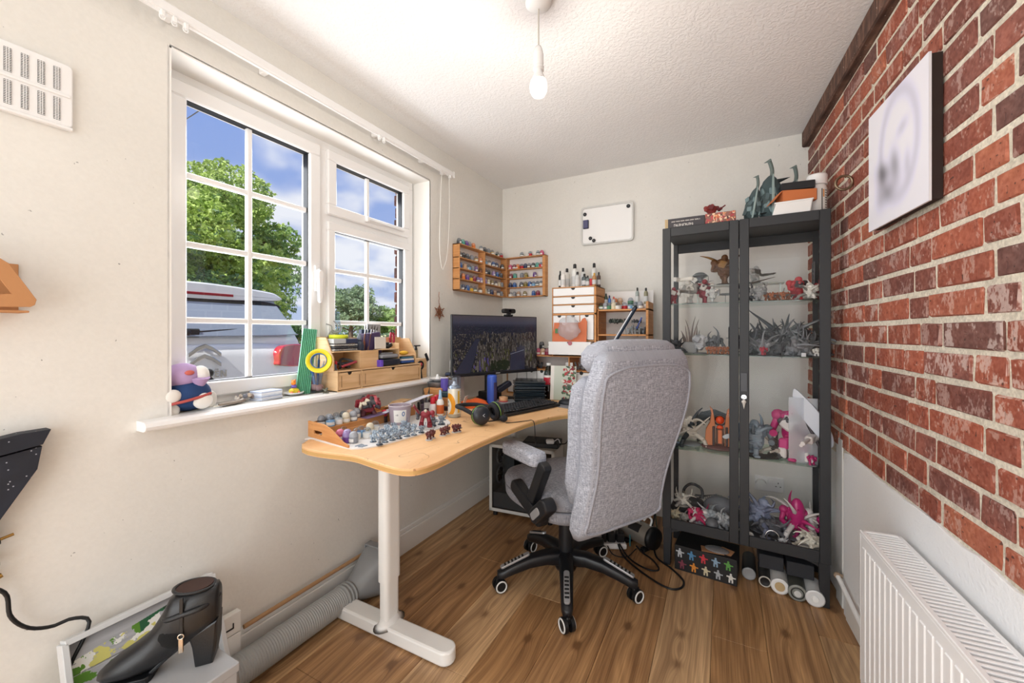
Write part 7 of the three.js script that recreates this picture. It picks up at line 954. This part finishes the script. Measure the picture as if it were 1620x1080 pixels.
  one('half_disc', 'pale half disc piece at the door gap bottom', 'disc', T(cy(.016, .016, .006, 0, 0, 0, 22), 0, .017, 0, Math.PI / 2), mat('#c9c4bc', .5), cab(.045, Y0, -.04), CT);
}
// ---------------------------------------------------------------- on top of the cabinet
{
  const Y = 1.7505;
  const st = canvasTex(512, 96, (c, w, h) => { c.fillStyle = '#37343a'; c.fillRect(0, 0, w, h); c.fillStyle = '#cdb489'; c.fillRect(0, 0, 40, h); c.fillStyle = '#7d6440'; for (let k = 0; k < 6; k++) c.fillRect(6, 8 + k * 15, 28, 6); c.fillStyle = '#e4e0d8'; for (let k = 0; k < 44; k++) if (k % 7) c.fillRect(80 + k * 8.5, 24 + (k % 3), 5, 8 + (k % 2) * 3); for (let k = 0; k < 12; k++) { c.fillRect(120 + k * 21, 54, 5, 24); c.fillRect(120 + k * 21, 54 + (k % 3) * 9, 14, 5); if (k % 2) c.fillRect(130 + k * 21, 58, 4, 20); } });
  const a = bx(.19, .052, .12, 0, .026, 0, .001), p = a.attributes.position; for (let i = 0; i < p.count; i++) a.attributes.uv.setXY(i, (p.getX(i) + .095) / .19, p.getY(i) / .052);
  one('dark_game_box', 'long dark boxed set with pale lettering on the cabinet', 'box', a, new THREE.MeshStandardMaterial({ map: st, roughness: .55 }), cab(-.247, Y, -.09), CT + .02);
  const at = canvasTex(256, 96, (c, w, h) => { c.fillStyle = '#8a5a4e'; c.fillRect(0, 0, w, h); let s = 3; const q = () => (s = (s * 16807) % 2147483647) / 2147483647; for (let k = 0; k < 80; k++) { c.fillStyle = ['#c8643c', '#e0a070', '#a83840', '#5a3c38', '#e8c8a8', '#b84848'][q() * 6 | 0]; c.beginPath(); c.ellipse(q() * w, q() * h, 5 + q() * 22, 3 + q() * 9, q() * 3, 0, 7); c.fill(); } });
  const b = bx(.135, .054, .12, 0, .027, 0, .001), bp = b.attributes.position; for (let i = 0; i < bp.count; i++) b.attributes.uv.setXY(i, (bp.getX(i) + .0675) / .135, bp.getY(i) / .054);
  one('red_game_box', 'shorter box with fiery orange and red artwork', 'box', b, new THREE.MeshStandardMaterial({ map: at, roughness: .5 }), cab(-.083, Y, -.09), CT + .02);
  model('red_ship_model', 'small dark red flying model on the boxes', cab(-.125, Y + .0545, -.09), .4, { c: ['#8a3430', '#6a2c30', '#3a2c2e'], s: .045, h: .035, legs: 2, arms: 2, plates: 5, gun: .6, base: .03 });
  const shell = (lab, x, z, s, lean) => { const t = thing('shell_ship', lab, 'model', cab(x, Y, z), CT + .2), m1 = new THREE.MeshStandardMaterial({ color: '#5f7478', roughness: .6, bumpMap: rep(speck, 8, 8), bumpScale: .004 }); t.rotation.z = lean; const g = new THREE.SphereGeometry(.06 * s, 22, 18), q = g.attributes.position; for (let i = 0; i < q.count; i++) { const y = q.getY(i) / (.06 * s), n = fbm((q.getX(i) + 1) * 70, (q.getY(i) + q.getZ(i) + 1) * 70, 999, 999, 5, 3); q.setXYZ(i, q.getX(i) * ((s > 1.1 ? .86 : .66) - .24 * y) * (.75 + .5 * n), q.getY(i) * 1.7, q.getZ(i) * .6 * (.85 + .3 * n)); } g.computeVertexNormals(); part('hull', T(g, 0, .1 * s, 0), m1, t); part('prow', mg(tube([[0, .17 * s, 0], [.006 * s, .215 * s, 0], [0, .25 * s, 0], [-.006 * s, .262 * s, .004]], .008 * s, 16, 7), T(new THREE.ConeGeometry(.008 * s, .03 * s, 6), -.014 * s, .262 * s, .004, 0, 0, 1.9)), mat('#64726f', .6), t); part('keel', T(ex(spline([[-.004, .02], [.004, .02], [.005, .1], [.003, .185], [-.003, .185], [-.005, .1]].map(([u, v]) => [u * s, v * s]), 20), .006, .001), 0, 0, .036 * s), mat('#8fa3a2', .6), t); for (let k = 0; k < 10; k++) { const a = (k % 5 - 2) * .5, y = (.05 + Math.floor(k / 5) * .055 + (k % 2) * .02) * s; part('scale_plate', T(bx(.026 * s, .03 * s, .008 * s, 0, 0, 0, .003 * s), Math.sin(a) * .045 * s, y, Math.cos(a) * .032 * s, -.2, a, .3 * (k % 3 - 1)), mat(k % 3 ? '#72888c' : '#4c5e62', .6), t); } for (let k = 0; k < 4; k++) part('fin', T(new THREE.ConeGeometry(.01 * s, .05 * s, 5), .05 * s, (.06 + k * .04) * s, .0, 0, 0, -1.3), mat('#2c3638', .6), t); return t; };
  shell('left carved teal shell model on the cabinet', .045, -.1, .85, -.16); shell('large central teal shell model on the cabinet', .132, -.13, 1.12, 0); shell('teal hooked prow model behind the orange box', .215, -.24, 1.08, -.1);
  one('black_tubing', 'loop of thin black tubing between the shell models', 'tubing', mg(tube([[-.035, .04, 0], [0, .035, .01], [.04, .04, 0]], .003, 16, 6)), mBlack, cab(.078, Y - .0, -.1), CT);
  const tub = thing('clear_tub', 'white translucent lidded tub at the cabinet front edge', 'tub', cab(.208, Y, -.07), CT); part('tub_wall', T(ex([[-.075, 0], [.07, 0], [.078, .055], [-.06, .055]], .1, .004), 0, 0, -.05), mat('#e9e9e8', .35), tub); part('lid', bb(-.066, .055, -.053, .082, .061, .053, .002), mat('#f2f2f0', .35), tub);
  const ob = thing('orange_carton', 'open orange cardboard carton on the white tub', 'box', cab(.222, Y + .0615, -.1), CT + .3); part('carton', mg(bb(-.07, .0, -.06, .07, .004, .06), bb(-.07, 0, .056, .07, .052, .06), bb(-.07, 0, -.06, .07, .052, -.056), bb(-.07, 0, -.06, -.066, .052, .06), bb(.066, 0, -.06, .07, .052, .06)), mat('#d07a48', .7), ob); part('flap', T(bx(.06, .002, .12, -.03, 0, 0, .0005), -.07, .05, 0, 0, 0, .9), mat('#d07a48', .7), ob);
  one('black_carton', 'flat black carton on top of the orange one', 'box', bx(.13, .035, .11, 0, .0175, 0, .002), mDark, cab(.228, Y + .1165, -.1), CT + .12);
  const cn = thing('white_canister', 'tall white tub with lettered side at the cabinet corner', 'canister', cab(.312, Y, -.12), CT); part('drum', la([[0, 0], [.036, 0], [.038, .006], [.038, .12], [.034, .135], [.034, .14], [0, .14]], 28), mat('#ecebe9', .4), cn); part('lid', la([[0, .138], [.039, .138], [.04, .142], [.04, .182], [.037, .188], [0, .19]], 28), mGlossWhite, cn);
  const lt = canvasTex(128, 128, (c, w, h) => { c.fillStyle = '#e9e8e4'; c.fillRect(0, 0, w, h); c.fillStyle = '#2f2d2c'; c.fillRect(50, 6, 10, 116); c.fillStyle = '#d88a30'; c.fillRect(66, 10, 14, 40); c.fillStyle = '#55534f'; for (let k = 0; k < 8; k++) c.fillRect(90, 12 + k * 13, 30, 5); });
  part('side_label', new THREE.CylinderGeometry(.0384, .0384, .11, 14, 1, true, -.2, 1.4).translate(0, .065, 0), new THREE.MeshStandardMaterial({ map: lt, roughness: .5, side: THREE.DoubleSide }), cn);
}
// ---------------------------------------------------------------- under the cabinet
{
  const ft = canvasTex(512, 256, (c, w, h) => { c.fillStyle = '#17181b'; c.fillRect(0, 0, w, h); const col = ['#b9bcc0', '#4f86b0', '#c23440', '#8aa6bc', '#5c9a48', '#7a3848', '#d88a34', '#c9bfa0', '#a8acb0', '#d8d6d0']; for (let k = 0; k < 10; k++) { const x = 45 + (k % 5) * 100 + (k > 4 ? 20 : 0), y = k > 4 ? 185 : 70; c.fillStyle = col[k]; c.beginPath(); c.ellipse(x, y, 18, 24, 0, 0, 7); c.fill(); c.beginPath(); c.ellipse(x, y - 32, 9, 10, 0, 0, 7); c.fill(); c.fillRect(x - 34, y - 16, 22, 14); c.fillRect(x + 14, y - 8, 24, 12); c.fillRect(x - 18, y + 16, 13, 34); c.fillRect(x + 5, y + 16, 13, 34); } });
  const b = bx(.28, .125, .17, 0, .0625, 0, .001), p = b.attributes.position; for (let i = 0; i < p.count; i++) b.attributes.uv.setXY(i, (p.getX(i) + .14) / .28, p.getY(i) / .125);
  const t = thing('figure_box', 'black carton printed with coloured armoured figures', 'box', [1.487, 0, .525], -.09); part('carton', b, new THREE.MeshStandardMaterial({ map: ft, roughness: .45 }), t); part('torn_flap', mg(T(bx(.1, .002, .07, 0, 0, 0, .0004), .03, .1275, .05, -.1, .2, .0), T(bx(.06, .002, .05, 0, 0, 0, .0004), .09, .1285, .03, .15, -.3, .0)), mat('#b0805a', .8), t); part('clear_bag', T(sp(.04, .05, .132, .04, [1.4, .22, .9], 14)), mat('#c9cdd2', .2, { transmission: .7, thickness: 0 }), t);
  const can = (lab, x, z, r, L, c, face, y = 0) => { const q = thing('spray_can', lab, 'spray can', [x, r + y, z], -.05); part('can_body', T(cy(r, r, L, 0, -L, 0, 24), 0, 0, 0, Math.PI / 2), mat(c, .4), q); part('can_base', T(la([[0, .0], [r * .55, .001], [r * .8, .004], [r, .002], [r, -.006], [0, -.006]], 24), 0, 0, .001, Math.PI / 2), mat(face, .35), q); return q; };
  can('dark can with pale grey end nearest the figure box', 1.672, .53, .03, .17, '#232427', '#9a9b9c'); const jar = can('dark can with a black end, second from the figure box', 1.737, .56, .027, .16, '#3c3a38', '#1b1b1d'); part('pale_rim', T(new THREE.TorusGeometry(.023, .004, 6, 24), 0, 0, .002), mat('#c9c4b8', .4), jar);
  const rl = can('white roll with tan centre lying under the cabinet', 1.793, .59, .036, .12, '#e6e5e2', '#f0f0ee'); part('tan_disc', T(cy(.02, .02, .004, 0, 0, 0, 22), 0, 0, .003, Math.PI / 2), mat('#c4aa80', .5), rl);
  const al = can('aerosol with ringed silver base under the cabinet', 1.858, .61, .036, .16, '#4a4c46', '#8c8e88'); part('ring', T(new THREE.TorusGeometry(.024, .003, 6, 24), 0, 0, .004), mat('#2c2d2c', .4), al); part('button', T(cy(.014, .014, .006, 0, 0, 0, 20), 0, 0, .004, Math.PI / 2), mat('#d4d5d3', .4), al);
  const wl = can('white lidded cup lying at the right cabinet foot', 1.921, .62, .036, .12, '#d2d3d3', '#e3e4e4'); part('knob', T(cy(.012, .014, .006, 0, 0, 0, 20), 0, 0, .004, Math.PI / 2), mat('#f2f2f0', .4), wl);
  for (const [i, [x0, x1, z]] of [[1.715, 1.815, .5], [1.825, 1.93, .515]].entries()) one('dark_carton', ['left flat dark carton above the cans', 'right flat dark carton above the cans'][i], 'box', bb(x0, .075, z - .12, x1, .14, z + .03, .002), mat('#2b2c31', .6));
}
// ---------------------------------------------------------------- floor between chair and cabinet
{
  const s = thing('power_strip', 'white power strip with plugs on the floor', 'power strip', [1.0, 0, .54], .45); part('strip', bx(.16, .03, .07, 0, .018, 0, .006), mWhite, s); for (let k = 0; k < 3; k++) part('plug', mg(bx(.045, .05, .05, -.05 + k * .05, .058, -.005, .006), bar([-.05 + k * .05, .08, -.01], [-.05 + k * .05, .1, -.04], .006)), mBlack, s);
  one('black_adapter', 'black power brick beside the white strip', 'adapter', mg(bx(.07, .09, .05, 0, .045, 0, .006)), mBlack, [.93, 0, .5], .4);
  const v = thing('silver_compressor', 'silver cylindrical compressor with dark ends on the floor', 'compressor', [1.135, .075, .44], -.5); part('drum', T(cy(.058, .058, .17, 0, -.085, 0, 28), 0, 0, 0, 0, 0, Math.PI / 2), mat('#a8a49c', .35, { metalness: .6 }), v); part('end_cap', T(la([[0, 0], [.06, 0], [.062, .01], [.055, .03], [0, .034]], 26), .083, 0, 0, 0, 0, -Math.PI / 2), mBlack, v); part('end_cap', T(la([[0, 0], [.058, 0], [.05, .02], [0, .024]], 26), -.083, 0, 0, 0, 0, Math.PI / 2), mat('#8d8a84', .4), v); part('rating_plate', T(new THREE.CylinderGeometry(.0586, .0586, .075, 10, 1, true, -.35, .8).translate(0, 0, 0), 0, 0, 0, 0, 0, Math.PI / 2).rotateX(-.75), mat('#1f1f21', .5, { side: THREE.DoubleSide }), v); part('foot', mg(bx(.03, .02, .1, .06, -.065, 0, .003), bx(.03, .02, .1, -.06, -.065, 0, .003)), mBlack, v); part('gauge', mg(cy(.02, .02, .035, -.04, .05, 0, 18), cy(.012, .012, .03, 0, .055, 0)), mSteel, v);
  one('clear_hose_loop', 'white curled hose on the compressor', 'hose', tube([[0, 0, 0], [.02, .03, .01], [.045, .02, .02], [.04, -.01, .03]], .006, 20, 7), mWhite, [1.16, .14, .43]);
  const c = (lab, pts, r, m = mBlack) => one('floor_cable', lab, 'cable', tube(pts, r, 70, 6), m);
  c('thick black cable looping widest in front of the cabinet', [[1.04, .03, .55], [1.09, .006, .62], [1.2, .006, .72], [1.32, .006, .79], [1.38, .006, .77], [1.39, .006, .7], [1.33, .006, .62], [1.25, .006, .55], [1.22, .02, .48]], .005);
  c('black cable making the inner loop beside the compressor', [[1.05, .04, .56], [1.1, .006, .6], [1.17, .006, .66], [1.24, .006, .68], [1.27, .006, .65], [1.23, .006, .58], [1.17, .006, .53], [1.13, .02, .5]], .0045);
  c('thin dark cable running from the strip to the left', [[.98, .03, .57], [1.03, .005, .62], [1.1, .005, .61], [1.14, .03, .55]], .003); c('teal cable draped behind the power strip', [[.9, .06, .42], [1.0, .1, .42], [1.08, .08, .46], [1.1, .02, .52]], .004, mat('#2f6f78', .5)); c('black mains lead dropping from the desk to the strip', [[1.18, .7, .3], [1.19, .4, .28], [1.2, .15, .3], [1.18, .02, .36]], .004); c('green lead dropping beside the black one', [[1.2, .7, .27], [1.215, .4, .25], [1.2, .15, .27], [1.22, .02, .32]], .003, mat('#2c4a3c', .5)); c('short white lead by the black adapter', [[.9, .1, .5], [.88, .06, .54], [.89, .01, .57]], .004, mWhite);
  const dp = thing('socket_plate', 'white double wall socket seen through the cabinet', 'socket', [1.80, .318, 0]); part('plate', bx(.146, .086, .01, 0, 0, .006, .003), mGlossWhite, dp); part('switch', mg(bx(.014, .024, .006, -.012, .016, .012, .002), bx(.014, .024, .006, .012, .016, .012, .002)), mWhite, dp); part('socket_hole', mg(bx(.004, .008, .002, .045, .012, .0112, 0), bx(.007, .004, .002, .034, -.008, .0112, 0), bx(.007, .004, .002, .056, -.008, .0112, 0)), mBlack, dp); part('plug_in', mg(T(cy(.026, .028, .03, 0, 0, 0, 22), -.042, .0, .011, Math.PI / 2)), mWhite, dp);
}
// ---------------------------------------------------------------- brick wall side
{
  const turn = Math.atan(.0575), wz = (s, y, off) => [1.993 + s * Math.sin(turn) - off * Math.cos(turn), y, s * Math.cos(turn) + off * Math.sin(turn)];
  const t = thing('radiator', 'long white panel radiator under the brick wall', 'radiator', wz(1.2, 0, .025), turn), L = 1.25, y0 = .12, y1 = .595, D = .098;
  const ribs = []; for (let z = .03; z < L - .02; z += .04) ribs.push(T(ex([[0, 0], [.004, -.008], [.018, -.008], [.022, 0]], y1 - y0 - .1, 0), -D, y0 + .05, z, -Math.PI / 2, 0, 0).applyMatrix4(new THREE.Matrix4()));
  part('front_panel', bb(-D, y0, 0, -D + .012, y1 - .006, L, .004), mGlossWhite, t); part('back_panel', bb(-.012, y0, 0, 0, y1 - .006, L, .003), mGlossWhite, t);
  for (let z = .022; z < L - .03; z += .0345) part('rib', bb(-D - .0025, y0 + .035, z, -D + .004, y1 - .04, z + .025, .0025), mGlossWhite, t);
  part('end_panel', bb(-D, y0 + .01, -.002, 0, y1, .002, .001), mGlossWhite, t); part('top_frame', mg(bb(-D - .001, y1 - .008, -.002, -D + .012, y1 + .002, L, .002), bb(-.012, y1 - .008, -.002, .001, y1 + .002, L, .002), bb(-D, y1 - .006, -.003, 0, y1 + .002, .012, .002)), mGlossWhite, t);
  for (let z = .02; z < L - .02; z += .0165) part('grille_slat', bb(-D + .01, y1 - .006, z, -.01, y1 + .001, z + .0085, .0015), mGlossWhite, t);
  for (const x of [-D + .028, -.028]) part('convector_fin', bb(x - .006, y0 + .05, .02, x + .006, y1 - .07, L - .02, .002), mGlossWhite, t);
  part('valve', mg(T(cy(.014, .014, .05, 0, 0, 0, 16), -.05, .08, -.03), bar([-.05, .1, -.03], [-.05, .15, 0], .008), bar([-.05, 0, -.03], [-.05, .08, -.03], .008)), mWhite, t);
  const pp = thing('heating_pipe', 'white pipe along the floor behind the cabinet foot', 'pipe', wz(0, 0, 0), turn); part('pipe_run', bar([-.03, .16, .62], [-.03, .09, 1.17], .009, .009, 10), mWhite, pp); part('pipe_end', mg(sp(.014, -.03, .16, .62), bar([-.03, .16, .62], [-.012, .16, .62], .008)), mat('#a08a74', .5), pp);
  struct('baseboard_right', T(mg(bb(-.012, 0, .66, -.0045, .1, 4.2, .002)), 1.993, 0, 0, 0, turn, 0), mTrim, 'white skirting board under the radiator', 'skirting');
  // canvas print; its dark backing box stands in for the shadow on the wall
  const ct = tex(512, 512, (u, v) => { const e = (x, y, rx, ry, a) => { const dx = u - x, dy = v - y, c = Math.cos(a), s = Math.sin(a), X = (dx * c + dy * s) / rx, Y = (-dx * s + dy * c) / ry; return Math.exp(-(X * X + Y * Y)); }; const ring = Math.exp(-(((Math.hypot((u - .55) / .3, (v - .56) / .4) - 1) / .16) ** 2)); let k = 1 - .11 * ring - .34 * e(.3, .42, .12, .07, -.4) - .3 * e(.5, .42, .07, .12, .3) - .22 * e(.38, .24, .16, .08, .2) - .12 * e(.62, .66, .09, .05, .3) - .16 * e(.24, .32, .08, .14, 0) - .12 * e(.7, .36, .05, .1, 0); return [236 * k, 235 * k, Math.min(255, 243 * Math.min(1, k * 1.05))]; }, true, false);
  const w = .365, h = .39, a = thing('canvas_print', 'blurred pale portrait print standing off the brick wall', 'picture', wz(1.2, 1.75, .036), turn + .03);
  const face = new THREE.PlaneGeometry(w, h).rotateY(-Math.PI / 2).translate(-.0045, 0, 0); part('print', face, new THREE.MeshStandardMaterial({ map: ct, roughness: .35 }), a); part('panel', bb(-.004, -h / 2, -w / 2, .002, h / 2, w / 2, .0008), mat('#e6e6ea', .4), a); part('shadow_backing', bb(.002, -h / 2 + .004, -w / 2 + .004, .026, h / 2 - .004, w / 2 - .004, .001), mat('#2e211c', .85), a);
  const r = thing('curtain_ring', 'brass coloured ring hook on the brick wall', 'hook', wz(.72, 1.825, .0), turn); part('ring', T(new THREE.TorusGeometry(.028, .0055, 8, 24), -.034, 0, 0), metal('#8a7a66', .4), r); part('screw', bar([-.008, .0, 0], [.01, .0, 0], .004), metal('#6a6258', .4), r);
}
// ---------------------------------------------------------------- pendant bulb
{
  const t = thing('pendant_lamp', 'bare white bulb hanging on a short flex from ceiling', 'lamp', [1.0, 0, 1.553]);
  part('ceiling_rose', la([[0, 2.348], [.045, 2.348], [.045, 2.335], [.03, 2.322], [.008, 2.318], [0, 2.318]]), mWhite, t);
  part('flex', bar([0, 2.32, 0], [0, 2.185, 0], .0028), mat('#c9c4bb', .6), t);
  part('lamp_holder', la([[0, 2.19], [.009, 2.19], [.014, 2.178], [.0165, 2.165], [.0175, 2.163], [.0175, 2.13], [.016, 2.128], [.016, 2.12], [.019, 2.119], [.019, 2.108], [0, 2.108]]), mWhite, t);
  part('bulb_collar', la([[.013, 2.112], [.014, 2.1], [.021, 2.085], [.0265, 2.072], [0, 2.072]]), mWhite, t);
  part('bulb', la([[.0262, 2.0725], [.0295, 2.06], [.030, 2.048], [.028, 2.035], [.021, 2.022], [.010, 2.0165], [0, 2.0155]], 24), new THREE.MeshStandardMaterial({ color: '#ffffff', emissive: '#fff4e0', emissiveIntensity: 3 }), t);
  const l = new THREE.PointLight(new THREE.Color(1, .93, .82), .6); l.position.set(0, 2.046, 0); l.castShadow = true; l.shadow.radius = 1.2; l.name = 'bulb_light'; t.add(l);
}
renderer.render(scene, camera);
